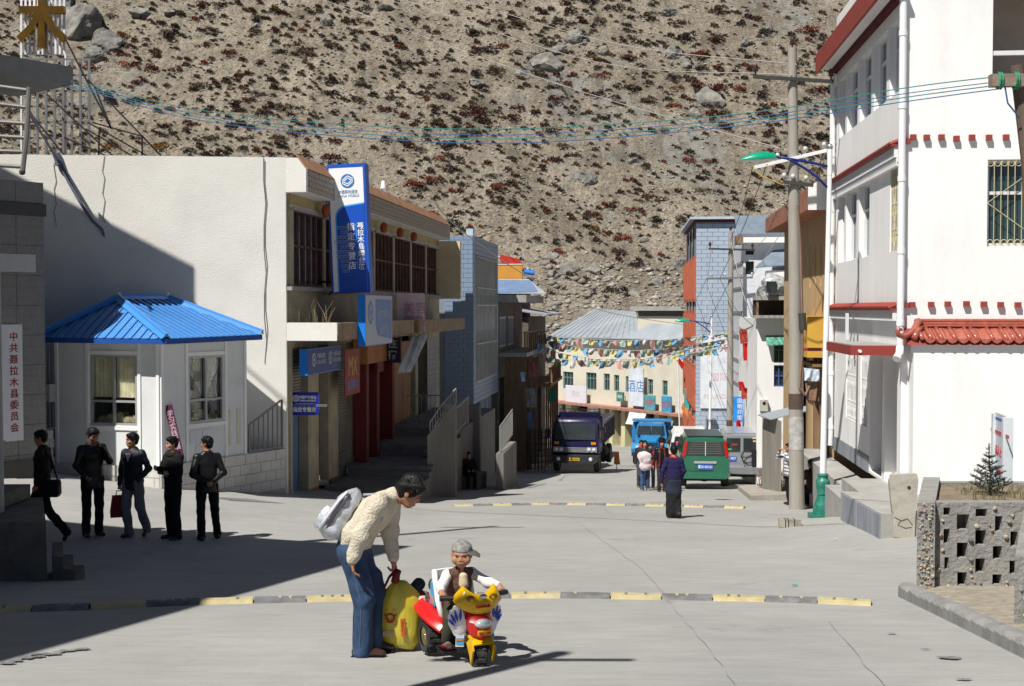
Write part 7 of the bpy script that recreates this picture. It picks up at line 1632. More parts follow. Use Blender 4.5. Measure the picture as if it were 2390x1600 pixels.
for k, (x, z) in enumerate(((-0.5, 1.45), (-0.45, 1.3), (-0.3, 1.5))): MB().ball((x, -0.02, z), (0.12, 0.02, 0.09), 8, 6).build('window_sticker', mat('pink_sticker', (0.5, 0.1, 0.15), 0.5, var=0.5, scale=9), o)
def truck_bed(o, y0, y1, w, z0, z1, m, ribs=6):
 MB().box(-w / 2, w / 2, y0, y0 + 0.06, z0, z1 + 0.25).build('headboard', m, o)
 for s in (-1, 1):
  b = MB().box(s * (w / 2 - 0.06), s * w / 2, y0 + 0.062, y1, z0, z1).build('side_board', m, o)
  for i in range(ribs): y = y0 + 0.15 + (y1 - y0 - 0.3) * i / (ribs - 1); MB().box(s * w / 2, s * (w / 2 + 0.07), y - 0.05, y + 0.05, z0 + 0.02, z1 - 0.12).build('rib', m, b)
  MB().box(s * w / 2, s * (w / 2 + 0.07), y0, y1, z1 - 0.11, z1).build('top_rail', m, b)
 MB().box(-w / 2 + 0.062, w / 2 - 0.062, y1 - 0.06, y1 - 0.002, z0, z1).build('tailgate', m, o); MB().box(-w / 2 + 0.062, w / 2 - 0.062, y0 + 0.062, y1 - 0.062, z0, z0 + 0.06).build('bed_floor', m, o)
purple_m = mat('dark_purple_truck_paint', (0.009, 0.008, 0.045), 0.35, var=0.15, scale=2, coat=0.2, dirt=(0.022, 0.021, 0.03), damt=0.5)
bedg_m = mat('grey_blue_bed_paint', (0.075, 0.075, 0.10), 0.7, var=0.25, scale=3, dirt=(0.13, 0.12, 0.11), dscale=2)
c = P(1342, 1105, 55.5); c.z = gzf(c.x, c.y)
T = thing('dark_truck', 'dark purple cab-over dump truck facing the camera in the shade on the left', 'truck', c, RD(11))
MB().loft([[(-1.08, y, z0), (1.08, y, z0), (1.1, y, 1.5), (1.0 if t else 1.04, y2, z1 - 0.12), (0.9, y2 + 0.02, z1), (-0.9, y2 + 0.02, z1), (-1.0 if t else -1.04, y2, z1 - 0.12), (-1.1, y, 1.5)] for t, (y, y2, z0, z1) in enumerate(((0.0, 0.18, 0.95, 2.42), (0.12, 0.25, 0.9, 2.5), (1.5, 1.5, 0.9, 2.5)))]).build('cab', purple_m, T, 35)
ws = MB().slab([(-0.96, -0.008, 1.58), (0.96, -0.008, 1.58), (0.90, 0.165, 2.3), (-0.90, 0.165, 2.3)], (0, 0.01, 0)).build('windscreen', glass_m, T)
for s in (-1, 1):
 MB().slab([(s * 1.105, 0.3, 1.6), (s * 1.105, 1.2, 1.6), (s * 1.03, 1.2, 2.25), (s * 1.045, 0.42, 2.25)], (s * 0.01, 0, 0)).build('side_window', glass_m, T)
 h = MB().box(s * 0.55, s * 1.02, -0.035, 0.0, 1.0, 1.24).build('lamp_panel', mat('grey_grille', (0.25, 0.26, 0.28), 0.4), T)
 for x in (0.66, 0.88): MB().lathe([(0.085, 0), (0.075, -0.03), (0.04, -0.045), (0.01, -0.05)], 12, (s * x, -0.036, 1.12), 'y').build('headlight', lamp_m, h)
 MB().box(s * 0.75, s * 0.97, -0.02, 0.0, 1.36, 1.48).build('indicator', amber_m, T)
 MB().bar((s * 1.1, 0.2, 2.2), (s * 1.28, 0.05, 2.05), 0.03).box(s * 1.2, s * 1.36, 0.02, 0.06, 1.6, 2.05).build('mirror', black_m, T)
 wheel(T, s * 0.95, 0.75, 0.48, 0.26, mat('dark_rim', (0.06, 0.05, 0.05), 0.6))
 for dx in (0.86, 1.16): wheel(T, s * (dx - 0.08), 4.4, 0.48, 0.24, mat('dark_rim', (0.06, 0.05, 0.05)))
for k in range(4): MB().box(-0.55, 0.55, -0.03, 0.0, 1.0 + k * 0.06, 1.035 + k * 0.06).build('grille_bar', mat('grey_grille', (0.25, 0.26, 0.28)), T)
MB().loft([ring(-0.2, 2.1, 0.5, 0.75, 2.1, 0.86, 0.04), ring(0.1, 2.24, 0.5, 0.8, 2.24, 0.9, 0.04)]).build('bumper', mat('dark_bumper', (0.03, 0.03, 0.035), 0.5), T)
for s in (-1, 1): MB().lathe([(0.09, 0), (0.08, -0.03), (0.01, -0.04)], 12, (s * 0.75, -0.2, 0.7), 'y').build('fog_lamp', lamp_m, T)
pl = MB().box(-0.24, 0.24, -0.225, -0.2, 0.62, 0.76).build('number_plate', mat('yellow_plate', (0.5, 0.33, 0.05), 0.5), T); text('藏A·0528', 0.1, black_m, pl, (0, -0.228, 0.69), (1, 0, 0), (0, 0, 1))
truck_bed(T, 1.75, 6.0, 2.3, 1.25, 2.3, bedg_m, 7)
MB().box(-0.5, 0.5, 0.3, 5.9, 0.62, 0.9).build('chassis', dirt_m, T); MB().cyl((0.95, 2.2, 0.75), (0.95, 3.3, 0.75), 0.26, n=14).build('fuel_tank', dirt_m, T); MB().box(-1.0, 1.0, 1.6, 1.74, 1.25, 2.7).build('headboard_guard', purple_m, T)
rk = MB()
for x in np.linspace(-0.95, 0.95, 9): rk.bar((x, 1.66, 2.7), (x, 1.66, 2.86), 0.025)
rk.bar((-0.97, 1.66, 2.87), (0.97, 1.66, 2.87), 0.03); rk.build('rack', black_m, T)
for k, x in enumerate((-0.8, -0.4, 0.0, 0.45, 0.8)): link('rope_bundle', rock_mesh('rope_bundle', mat('dark_sacking', (0.05, 0.04, 0.035), 0.9), 300 + k, 2, 0.5, 0.4), T, (x, 1.72, 2.72), None, (0.2, 0.12, 0.12))
MB().box(0.4, 0.95, 0.35, 0.37, 1.62, 1.75).build('dashboard_cloth', mat('pink_cloth', (0.5, 0.25, 0.2), 0.8), T)
c = P(1434, 1097, 58.5); c.z = gzf(c.x, c.y); o = thing('warning_sign', 'small red and yellow board behind the rear wheel of the dark truck', 'sign', c, RD(11))
MB().slab([(-0.02, 0, 0.35), (0.28, 0, 0.35), (0.2, 0.1, 0.95), (-0.02, 0.1, 0.95)], (0, 0.03, 0)).build('board', mat('red_yellow_board', (0.55, 0.16, 0.02), 0.6, var=0.6, scale=4), o); MB().bar((0.1, 0.12, 0), (0.1, 0.12, 0.5), 0.04).build('stand', steel_m, o)
bluet_m = mat('bright_blue_truck_paint', (0.02, 0.20, 0.46), 0.35, var=0.12, scale=2, coat=0.3, dirt=(0.12, 0.2, 0.28), damt=0.5)
c = P(1517, 1084, 72.0); c.z = gzf(c.x, c.y)
T = thing('blue_truck', 'bright blue bonneted dump truck parked in the sun behind the family', 'truck', c, RD(9))
rg = lambda y, w, z0, z1: [(-w / 2, y, z0), (w / 2, y, z0), (w / 2, y, z0 + (z1 - z0) * 0.7), (w / 2 * 0.82, y, z1), (-w / 2 * 0.82, y, z1), (-w / 2, y, z0 + (z1 - z0) * 0.7)]
MB().loft([rg(0.0, 1.0, 0.85, 1.42), rg(0.15, 1.15, 0.8, 1.52), rg(1.2, 1.5, 0.8, 1.68)]).build('bonnet', bluet_m, T, 35)
MB().loft([[(-0.95, y, 0.9), (0.95, y, 0.9), (0.97, y, 1.6), (0.85, y + d_, 2.26), (0.75, y + d_ * 1.1, 2.36), (-0.75, y + d_ * 1.1, 2.36), (-0.85, y + d_, 2.26), (-0.97, y, 1.6)] for y, d_ in ((1.15, 0.3), (1.3, 0.25), (2.4, 0.0))]).build('cab', bluet_m, T, 35)
for s in (-1, 1):
 MB().slab([(s * 0.03, 1.158, 1.66), (s * 0.86, 1.158, 1.66), (s * 0.78, 1.405, 2.2), (s * 0.03, 1.405, 2.2)][::s], (0, 0.02, 0)).build('windscreen', glassg_m if False else glass_m, T)
 MB().loft([[(s * x, y, z) for x, z in ((0.55, 0.75), (1.12, 0.75), (1.14, z1), (0.6, z1 + 0.05))] for y, z1 in ((-0.05, 0.95), (0.2, 1.22), (0.8, 1.26), (1.3, 1.0))]).build('mudguard', bluet_m, T, 35)
 MB().lathe([(0.13, 0), (0.12, -0.05), (0.05, -0.08), (0.01, -0.09)], 14, (s * 0.75, -0.03, 1.02), 'y').build('headlight', lamp_m, T)
 MB().slab([(s * 0.985, 1.5, 1.65), (s * 0.985, 2.2, 1.65), (s * 0.89, 2.2, 2.18), (s * 0.9, 1.6, 2.18)], (s * 0.01, 0, 0)).build('side_window', glass_m, T)
 wheel(T, s * 0.92, 0.5, 0.48, 0.24, mat('dark_rim', (0.06, 0.05, 0.05)))
 for dx in (0.8, 1.1): wheel(T, s * dx, 4.3, 0.5, 0.24, mat('dark_rim', (0.06, 0.05, 0.05)))
for k in range(7): MB().box(-0.45, 0.45, -0.03, 0.0, 0.88 + k * 0.07, 0.915 + k * 0.07).build('grille_bar', mat('dark_blue_grille', (0.02, 0.07, 0.16), 0.5), T)
MB().box(-1.1, 1.1, -0.25, -0.1, 0.55, 0.75).build('bumper', mat('dark_bumper', (0.03, 0.03, 0.035)), T)
truck_bed(T, 2.55, 6.2, 2.35, 1.2, 2.1, bluet_m, 6); MB().box(-0.45, 0.45, 0.2, 6.1, 0.6, 0.9).build('chassis', dirt_m, T)
MB().slab([(-1.2, 2.2, 2.42), (1.2, 2.2, 2.42), (1.2, 2.6, 2.5), (-1.2, 2.6, 2.5)], (0, 0, 0.05)).build('cab_guard', bluet_m, T)
ty = mat('yellow_toy_plastic', (0.62, 0.36, 0.0), 0.3, var=0.04, spec=0.5); trd = mat('red_toy_plastic', (0.52, 0.015, 0.015), 0.3, var=0.04, spec=0.5); tw = mat('white_toy_plastic', (0.78, 0.78, 0.80), 0.35, var=0.03, spec=0.5); tb_ = mat('blue_toy_stripe', (0.02, 0.06, 0.42), 0.4); tlb = mat('light_blue_toy_stripe', (0.06, 0.36, 0.62), 0.4); tor = mat('orange_toy_stripe', (0.6, 0.2, 0.03), 0.4); tk = mat('black_toy_plastic', (0.02, 0.02, 0.022), 0.45)
PHI = RD(24)
c = G(1113, 1549); hd = Vector((math.sin(PHI), -math.cos(PHI), 0)); c = Vector((c.x, c.y, 0)) - hd * 0.30; c.z = float(road_z(c.x, c.y)); TRIKE_C = c.copy()
T = thing('toy_trike', "child's red, yellow and white electric toy motor tricycle with knobby wheels", 'toy tricycle', c, -PHI)
slope = float(road_z(c.x + hd.x * 0.3, c.y + hd.y * 0.3)) - c.z
T.rotation_euler = (math.atan2(slope, 0.3) * -1 * -1 * 0.9, 0, PHI)
wheel(T, 0.0, -0.30, 0.13, 0.11, chrome_m, 0.55, RD(-12), 18, 'front_wheel')
for s in (-1, 1): wheel(T, s * 0.205, 0.22, 0.13, 0.115, chrome_m, 0.6, 0, 18, 'rear_wheel')
MB().cyl((-0.26, 0.22, 0.13), (0.26, 0.22, 0.13), 0.014).build('rear_axle', tk, T)
MB().loft([[(x, y, z0 + (0.02 if abs(x) > 0.05 else 0)) for x in (-w, -w * 0.5, w * 0.5, w)] + [(x, y, z1 - (0.015 if abs(x) > 0.05 else 0)) for x in (w, w * 0.5, -w * 0.5, -w)] for y, w, z0, z1 in ((-0.12, 0.05, 0.12, 0.3), (0.0, 0.09, 0.1, 0.24), (0.15, 0.12, 0.12, 0.26), (0.32, 0.12, 0.16, 0.3))]).build('chassis', tk, T, 40)
MB().loft([[(x * w, y, z + h * (1 - abs(x) ** 2)) for x in (-1, -0.7, -0.3, 0.3, 0.7, 1)] + [(x * w * 0.96, y, z - 0.03) for x in (1, 0.3, -0.3, -1)] for y, w, z, h in ((-0.06, 0.08, 0.26, 0.05), (0.05, 0.12, 0.29, 0.05), (0.2, 0.15, 0.31, 0.04), (0.33, 0.18, 0.34, 0.04), (0.42, 0.17, 0.40, 0.02))]).build('seat_body', trd, T, 40)
for s in (-1, 1):
 MB().loft([[(s * (0.14 + k * w), y, z + q) for k, q in ((0, 0.02), (0.5, 0.035), (1, 0.0), (1, -0.02), (0, -0.03))] for y, w, z in ((0.02, 0.06, 0.24), (0.12, 0.13, 0.29), (0.24, 0.15, 0.31), (0.36, 0.16, 0.335), (0.48, 0.12, 0.38))]).build('rear_mudguard', trd, T, 40)
 # white hoop arm-rests and seat back
 MB().tube([(s * 0.13, 0.13, 0.27), (s * 0.15, 0.20, 0.42), (s * 0.15, 0.27, 0.56), (s * 0.14, 0.33, 0.63), (s * 0.12, 0.38, 0.60), (s * 0.11, 0.39, 0.48), (s * 0.11, 0.38, 0.36)], 0.025, 8).build('seat_hoop', tw, T, True)
 p = MB().slab([(s * 0.152, 0.25, 0.36), (s * 0.152, 0.36, 0.36), (s * 0.152, 0.36, 0.54), (s * 0.152, 0.29, 0.54)], (s * 0.008, 0, 0)).build('side_panel', tlb, T); MB().slab([(s * 0.162, 0.26, 0.38), (s * 0.162, 0.34, 0.38), (s * 0.162, 0.33, 0.44)], (s * 0.004, 0, 0)).build('stripe', tor, p)
MB().loft([[(x, 0.38 + 0.02 * (1 - (x / 0.12) ** 2), z) for x in (-0.12, -0.06, 0, 0.06, 0.12)] + [(x, 0.405 + 0.02 * (1 - (x / 0.12) ** 2), z) for x in (0.12, 0.06, 0, -0.06, -0.12)] for z in (0.34, 0.45, 0.56, 0.62)]).build('seat_back', tw, T, 40)
MB().ball((-0.02, 0.47, 0.47), (0.12, 0.07, 0.08), 14, 10).build('rear_box', ty, T, True); MB().cyl((-0.17, 0.36, 0.36), (-0.17, 0.52, 0.37), 0.035, 0.045, 14).build('exhaust', chrome_m, T, 40); MB().ball((-0.02, 0.47, 0.545), (0.07, 0.05, 0.02), 10, 6).build('box_lid', trd, T, True)
# front: fork, mudguard, cowl, lamp
for s in (-1, 1): MB().tube([(s * 0.075, -0.30, 0.14), (s * 0.08, -0.29, 0.26), (s * 0.05, -0.24, 0.40), (0, -0.2, 0.5)], 0.016, 8).build('fork_leg', tk, T, True)
rings = []
for i in range(9):
 a = RD(48 + i * 14); rings.append([(x, -0.30 - (0.165 + 0.012 * (1 - (x / 0.085) ** 2)) * math.cos(a), 0.13 + (0.165 + 0.012 * (1 - (x / 0.085) ** 2)) * math.sin(a)) for x in (-0.085, -0.045, 0, 0.045, 0.085)] + [(x, -0.30 - 0.15 * math.cos(a), 0.13 + 0.15 * math.sin(a)) for x in (0.085, 0.0, -0.085)])
MB().loft(rings).build('front_mudguard', ty, T, 40)
for s in (-1, 1): MB().slab([(s * 0.083, -0.40, 0.10), (s * 0.083, -0.44, 0.22), (s * 0.075, -0.36, 0.30), (s * 0.083, -0.30, 0.24), (s * 0.083, -0.37, 0.16)], (s * 0.014, 0, 0)).build('mudguard_cheek', ty, T)
MB().loft([[(x * w, y - d_ * (1 - x * x), z) for x in (-1, -0.6, 0, 0.6, 1)] + [(x * w, y + 0.1, z) for x in (1, -1)] for z, w, y, d_ in ((0.30, 0.07, -0.35, 0.06), (0.35, 0.09, -0.36, 0.07), (0.42, 0.10, -0.35, 0.07), (0.47, 0.08, -0.31, 0.05), (0.49, 0.05, -0.28, 0.03))]).build('headlight_cowl', trd, T, 40)
hl = MB().ball((0, -0.395, 0.415), (0.072, 0.05, 0.036), 16, 10).build('headlight', mat('toy_lamp_lens', (0.5, 0.56, 0.6), 0.08, spec=0.8, metal=0.3), T, True)
pl = MB().box(-0.055, 0.055, -0.44, -0.42, 0.335, 0.37).build('name_plate', ty, T); text('ZLK-288', 0.026, trd, pl, (0, -0.442, 0.352), (1, 0, 0), (0, 0, 1))
# mask-like yellow handlebar fairing with two pointed tips
def fair(x): return -0.26 - 0.09 * (1 - (x / 0.2) ** 2)
xs = [-0.19, -0.17, -0.13, -0.09, -0.05, 0, 0.05, 0.09, 0.13, 0.17, 0.19]; top = [0.59, 0.63, 0.69, 0.655, 0.63, 0.62, 0.63, 0.655, 0.69, 0.63, 0.59]; bot = [0.55, 0.525, 0.505, 0.49, 0.48, 0.475, 0.48, 0.49, 0.505, 0.525, 0.55]
rings = []
for x, t, b in zip(xs, top, bot):
 y = fair(x); m = (t + b) / 2; th = (t - b) / 2
 rings.append([(x, y + 0.045, b + 0.01), (x, y + 0.0, b), (x, y - 0.03, b + th * 0.5), (x, y - 0.035, m), (x, y - 0.015, t - th * 0.5), (x, y + 0.03, t), (x, y + 0.06, t - 0.01), (x, y + 0.07, m)])
fa = MB().loft(rings).build('handlebar_fairing', ty, T, 50)
for s in (-1, 1):
 MB().ball((s * 0.095, fair(0.095) - 0.022, 0.61), (0.036, 0.02, 0.024), 10, 8).build('fairing_recess', mat('dark_amber_plastic', (0.22, 0.11, 0.0), 0.4), fa, True); MB().ball((s * 0.09, fair(0.09) - 0.036, 0.605), (0.016, 0.012, 0.013), 8, 6).build('fairing_lamp', ty, fa, True)
 MB().cyl((s * 0.15, -0.24, 0.585), (s * 0.265, -0.19, 0.575), 0.016, n=10).build('handlebar', tk, T, 40); MB().cyl((s * 0.2, -0.215, 0.58), (s * 0.285, -0.18, 0.573), 0.021, n=10).build('grip', tk, T, 40)
MB().ball((0.0, fair(0) - 0.03, 0.625), (0.035, 0.02, 0.022), 10, 8).build('badge', chrome_m, fa, True); MB().tube([(-0.045, fair(0) - 0.04, 0.545), (0, fair(0) - 0.045, 0.55), (0.045, fair(0) - 0.04, 0.545)], 0.007, 6).build('red_line', trd, fa)
for s in (-1, 1): MB().ball((s * 0.05, fair(0.05) - 0.038, 0.547), 0.012, 8, 6).build('red_dot', trd, fa)
MB().cyl((0, -0.29, 0.44), (0, -0.27, 0.52), 0.03, 0.045, 12).build('steering_neck', ty, T, 40)
# white wing panels with blue feather strokes
for s in (-1, 1):
 M = Matrix.Translation((s * 0.125, -0.235, 0.335)) @ Matrix.Rotation(RD(s * 22), 4, 'Z')
 w = MB(); w.M = M; ol = [(-0.045, -0.05), (0.02, -0.07), (0.05, -0.05), (0.07, -0.01), (0.098, 0.045), (0.094, 0.062), (0.102, 0.10), (0.090, 0.112), (0.088, 0.145), (0.070, 0.15), (0.058, 0.182), (0.034, 0.188), (0.008, 0.20), (-0.012, 0.185), (-0.02, 0.13), (-0.045, 0.06)]
 w.slab([(s * x, -0.012 - 0.02 * math.sin(max(0, z) * 14), z) for x, z in ol][::s], (0, 0.03, 0)); w.ball((0, -0.008, 0.0), (0.052, 0.022, 0.055), 12, 8)
 wo = w.build('wing_panel', tw, T, 50)
 for k, (l, a) in enumerate(((0.18, 93), (0.17, 107), (0.15, 122), (0.125, 139))):
  a = RD(a); a = RD(180) - a if s > 0 else a; d = Vector((math.cos(a), 0, math.sin(a))); d = Vector((s * abs(d.x) * (1 if k else 0.2), 0, d.z)).normalized(); b = MB(); b.M = M
  b.loft([[d * t + Vector((q * wd * d.z, -0.041 + yy, -q * wd * d.x)) for q, yy in ((-1, 0), (1, 0), (1, 0.006), (-1, 0.006))] for t, wd in ((l * 0.42, 0.002), (l * 0.65, 0.011), (l * 0.97, 0.004))]); b.build('feather_stroke', tb_, wo)
 f = MB(); f.M = M; f.loft([[(q * 0.033 - s * 0.0, y_, z) for q, y_ in ((-1, -0.02), (1, -0.02), (1, 0.02), (-1, 0.02))] for z in (-0.14, -0.06, 0.0)]); f.build('foot_guard', tw, T, 40)
 f = MB(); f.M = M; f.box(-0.03, 0.03, -0.026, -0.021, -0.12, -0.07); st_ = f.build('stripe', tlb, T); f = MB(); f.M = M; f.box(-0.03, 0.02, -0.030, -0.026, -0.09, -0.075); f.build('stripe', tor, T)
 MB().box(s * 0.10, s * 0.22, -0.12, 0.04, 0.095, 0.115).build('foot_rest', tk, T)
# ================================================================ people: smooth bodies grown from distance fields
def _wave(p, seed):
 r = np.random.default_rng(seed); s = 0
 for i in range(4):
  k = r.normal(size=3); k = k / np.linalg.norm(k) * r.uniform(16, 55); k[2] *= 1.4; s = s + np.sin(p[0] * k[0] + p[1] * k[1] + p[2] * k[2] + r.uniform(0, 6)) / (1 + i * 0.6)
 return s
def field_mesh(name, prims, h, m, parent, amp=0.0, seed=0, loc=None):
 """prims: ('c', a, b, ra, rb, k, flat) tapered rods, ('e', centre, radii, k, M) ellipsoids, ('-e', ...) cuts, ('-p', point, normal) cutting planes"""
 lo = np.full(3, 1e9); hi = np.full(3, -1e9)
 for q in prims:
  if q[0] == 'c': R = max(q[3], q[4]); P_ = np.array([q[1], q[2]], float); lo = np.minimum(lo, P_.min(0) - R); hi = np.maximum(hi, P_.max(0) + R)
  elif q[0] == 'e': R = max(q[2]); c = np.array(q[1], float); lo = np.minimum(lo, c - R); hi = np.maximum(hi, c + R)
 lo -= 3 * h; hi += 3 * h; n = np.ceil((hi - lo) / h).astype(int) + 1
 ax = [(lo[i] + h * np.arange(n[i])).astype(np.float32) for i in range(3)]; f = np.full(n, 0.5, np.float32)
 for q in prims:
  t = q[0]
  if t == 'c':
   a, b, ra, rb, k = np.array(q[1], float), np.array(q[2], float), q[3], q[4], q[5]; R = max(ra, rb) + k + 4 * h; l_, u_ = np.minimum(a, b) - R, np.maximum(a, b) + R
  elif t in ('e', '-e'):
   c = np.array(q[1], float); k = q[3]; R = max(q[2]) + k + 4 * h; l_, u_ = c - R, c + R
  else: l_, u_ = lo, hi; k = 0.01
  i0 = np.maximum(0, np.floor((l_ - lo) / h).astype(int)); i1 = np.minimum(n, np.ceil((u_ - lo) / h).astype(int) + 1)
  if (i1 <= i0).any(): continue
  sl_ = tuple(slice(i0[j], i1[j]) for j in range(3))
  X = ax[0][sl_[0]][:, None, None]; Y = ax[1][sl_[1]][None, :, None]; Z = ax[2][sl_[2]][None, None, :]
  if t == 'c':
   d = b - a; L2 = max(1e-9, d.dot(d)); tt = np.clip(((X - a[0]) * d[0] + (Y - a[1]) * d[1] + (Z - a[2]) * d[2]) / L2, 0, 1)
   qx, qy, qz = X - a[0] - tt * d[0], Y - a[1] - tt * d[1], Z - a[2] - tt * d[2]
   fl = q[6] if len(q) > 6 else None
   if fl is not None:
    v, fac = np.array(fl[0], float), fl[1]; v = v / np.linalg.norm(v); pr = (qx * v[0] + qy * v[1] + qz * v[2]) * (1 / fac - 1); qx, qy, qz = qx + pr * v[0], qy + pr * v[1], qz + pr * v[2]
   g = np.sqrt(qx * qx + qy * qy + qz * qz) - (ra + (rb - ra) * tt)
   if fl is not None: g = g * (0.5 + 0.5 * fl[1])
  elif t in ('e', '-e'):
   r = np.array(q[2], float); qx, qy, qz = X - c[0], Y - c[1], Z - c[2]
   if len(q) > 4 and q[4] is not None:
    M = np.array(q[4].to_3x3().inverted()); qx, qy, qz = [M[i][0] * qx + M[i][1] * qy + M[i][2] * qz for i in range(3)]
   g = (np.sqrt((qx / r[0]) ** 2 + (qy / r[1]) ** 2 + (qz / r[2]) ** 2) - 1) * r.min()
  else:
   p0, nn = np.array(q[1], float), np.array(q[2], float); g = (X - p0[0]) * nn[0] + (Y - p0[1]) * nn[1] + (Z - p0[2]) * nn[2]
  o = f[sl_]
  if t in ('c', 'e'): hh = np.clip(0.5 + 0.5 * (o - g) / k, 0, 1); f[sl_] = o * (1 - hh) + g * hh - k * hh * (1 - hh)
  else: hh = np.clip(0.5 - 0.5 * (o + g) / k, 0, 1) if t == '-e' else np.clip(0.5 - 0.5 * (o - g) / k, 0, 1); gg = -g if t == '-e' else g; f[sl_] = o * (1 - hh) + gg * hh + k * hh * (1 - hh)
 if amp: f = f + amp * _wave((ax[0][:, None, None], ax[1][None, :, None], ax[2][None, None, :]), seed).astype(np.float32)
 # surface nets
 ins = f < 0
 c8 = [ins[i:n[0] - 1 + i, j:n[1] - 1 + j, k:n[2] - 1 + k] for i in (0, 1) for j in (0, 1) for k in (0, 1)]
 cnt = sum(c.astype(np.int8) for c in c8); act = (cnt > 0) & (cnt < 8); idx = -np.ones(act.shape, np.int64); cells = np.argwhere(act); idx[act] = np.arange(len(cells))
 off = np.array([(i, j, k) for i in (0, 1) for j in (0, 1) for k in (0, 1)]); val = np.stack([f[cells[:, 0] + o[0], cells[:, 1] + o[1], cells[:, 2] + o[2]] for o in off], 1)
 s = np.zeros((len(cells), 3)); w = np.zeros(len(cells))
 for a in range(8):
  for b in range(a + 1, 8):
   if np.abs(off[a] - off[b]).sum() != 1: continue
   va, vb = val[:, a], val[:, b]; m_ = (va < 0) != (vb < 0); t = np.where(m_, va / np.where(m_, va - vb, 1), 0)
   s += np.where(m_[:, None], off[a] + (off[b] - off[a]) * t[:, None], 0); w += m_
 v = lo + h * (cells + s / w[:, None]); faces = []
 for axn in range(3):
  o1, o2 = [(1, 2), (2, 0), (0, 1)][axn]; A = [slice(None)] * 3; Bs = [slice(None)] * 3; A[axn] = slice(0, -1); Bs[axn] = slice(1, None)
  ia, ib = ins[tuple(A)], ins[tuple(Bs)]; e = np.argwhere(ia != ib); e = e[(e[:, o1] > 0) & (e[:, o2] > 0)]
  if not len(e): continue
  fl = ia[tuple(e.T)]; d1 = np.zeros(3, int); d1[o1] = 1; d2 = np.zeros(3, int); d2[o2] = 1
  q = np.stack([idx[tuple((e - d1 - d2).T)], idx[tuple((e - d2).T)], idx[tuple(e.T)], idx[tuple((e - d1).T)]], 1)
  q[~fl] = q[~fl][:, ::-1]; faces.append(q)
 return link(name, np_mesh(name, v, np.concatenate(faces), m, True), parent)
skin_m = mat('tanned_skin', (0.36, 0.17, 0.10), 0.55, var=0.08, scale=6, spec=0.35)
skin2_m = mat('pale_skin', (0.44, 0.24, 0.16), 0.55, var=0.06, scale=6, spec=0.35)
hair_m = mat('black_hair', (0.006, 0.005, 0.005), 0.5, var=0.4, scale=30, spec=0.25, bump=0.5, bscale=70, stretch=(1, 1, 0.35))
eye_m = mat('dark_eye', (0.01, 0.008, 0.007), 0.2, spec=0.7); lip_m = mat('lips', (0.26, 0.09, 0.07), 0.5)
leather_m = mat('black_leather', (0.006, 0.006, 0.007), 0.42, var=0.2, scale=5, spec=0.35, bump=0.35, bscale=14)
blackc_m = mat('black_cloth', (0.006, 0.006, 0.0065), 0.9, var=0.2, scale=6, bump=0.2, bscale=20); trou_m = mat('black_trousers', (0.007, 0.007, 0.009), 0.9, var=0.2, scale=6)
navyj_m = mat('navy_jacket', (0.010, 0.013, 0.024), 0.55, var=0.2, scale=5, bump=0.25, bscale=15); grtr_m = mat('grey_trousers', (0.15, 0.155, 0.175), 0.8, var=0.12, scale=5)
shoe_m = mat('dark_leather_shoe', (0.035, 0.022, 0.018), 0.3, spec=0.5, var=0.2)
def V3(*a): return Vector(a)
BASE = dict(pel=(0, 0.0, 0.95), wai=(0, 0.0, 1.10), che=(0, -0.005, 1.28), nek=(0, 0.015, 1.44), hed=(0, -0.02, 1.60), shL=(-0.165, 0.015, 1.385), shR=(0.165, 0.015, 1.385),
 elL=(-0.215, 0.03, 1.12), elR=(0.215, 0.03, 1.12), wrL=(-0.215, -0.04, 0.87), wrR=(0.215, -0.04, 0.87), hiL=(-0.09, 0, 0.92), hiR=(0.09, 0, 0.92), knL=(-0.1, -0.015, 0.50), knR=(0.1, -0.015, 0.50), anL=(-0.1, 0.02, 0.09), anR=(0.1, 0.02, 0.09))
def hand_prims(w, d, palm_n, s=1.0, curl=0.4, side=1):
 """palm, four unequal fingers bent at the knuckles and a thumb leaving the side of the palm; d = pointing direction, palm_n = palm normal"""
 w, d, n = Vector(w), Vector(d).normalized(), Vector(palm_n).normalized(); x = d.cross(n).normalized() * side; n = x.cross(d) * side * 1.0
 n = n.normalized(); pr = [('c', w, w + d * 0.03 * s, 0.024 * s, 0.026 * s, 0.02), ('c', w + d * 0.03 * s - x * 0.012 * s, w + d * 0.085 * s - x * 0.026 * s, 0.019 * s, 0.016 * s, 0.02, (n, 0.7)), ('c', w + d * 0.03 * s + x * 0.012 * s, w + d * 0.085 * s + x * 0.026 * s, 0.019 * s, 0.016 * s, 0.02, (n, 0.7))]
 for i, (o, L) in enumerate(((-0.030, 0.062), (-0.010, 0.074), (0.010, 0.078), (0.029, 0.070))):
  b = w + d * (0.088 * s) + x * (o * s); c = curl * (1.15 - 0.1 * i); d1 = (d * math.cos(c) + n * math.sin(c)); d2 = (d * math.cos(2.1 * c) + n * math.sin(2.1 * c))
  m = b + d1 * L * 0.5 * s; pr += [('c', b, m, 0.0095 * s, 0.0088 * s, 0.006), ('c', m, m + d2 * L * 0.5 * s, 0.0088 * s, 0.0075 * s, 0.004)]
 tb0 = w + d * 0.035 * s + x * 0.02 * s; t1 = tb0 + (d * 0.5 + x * 0.75 + n * 0.35).normalized() * 0.045 * s; pr += [('c', tb0, t1, 0.014 * s, 0.011 * s, 0.012), ('c', t1, t1 + (d * 0.85 + x * 0.15 + n * 0.4).normalized() * 0.034 * s, 0.011 * s, 0.0085 * s, 0.004)]
 return pr
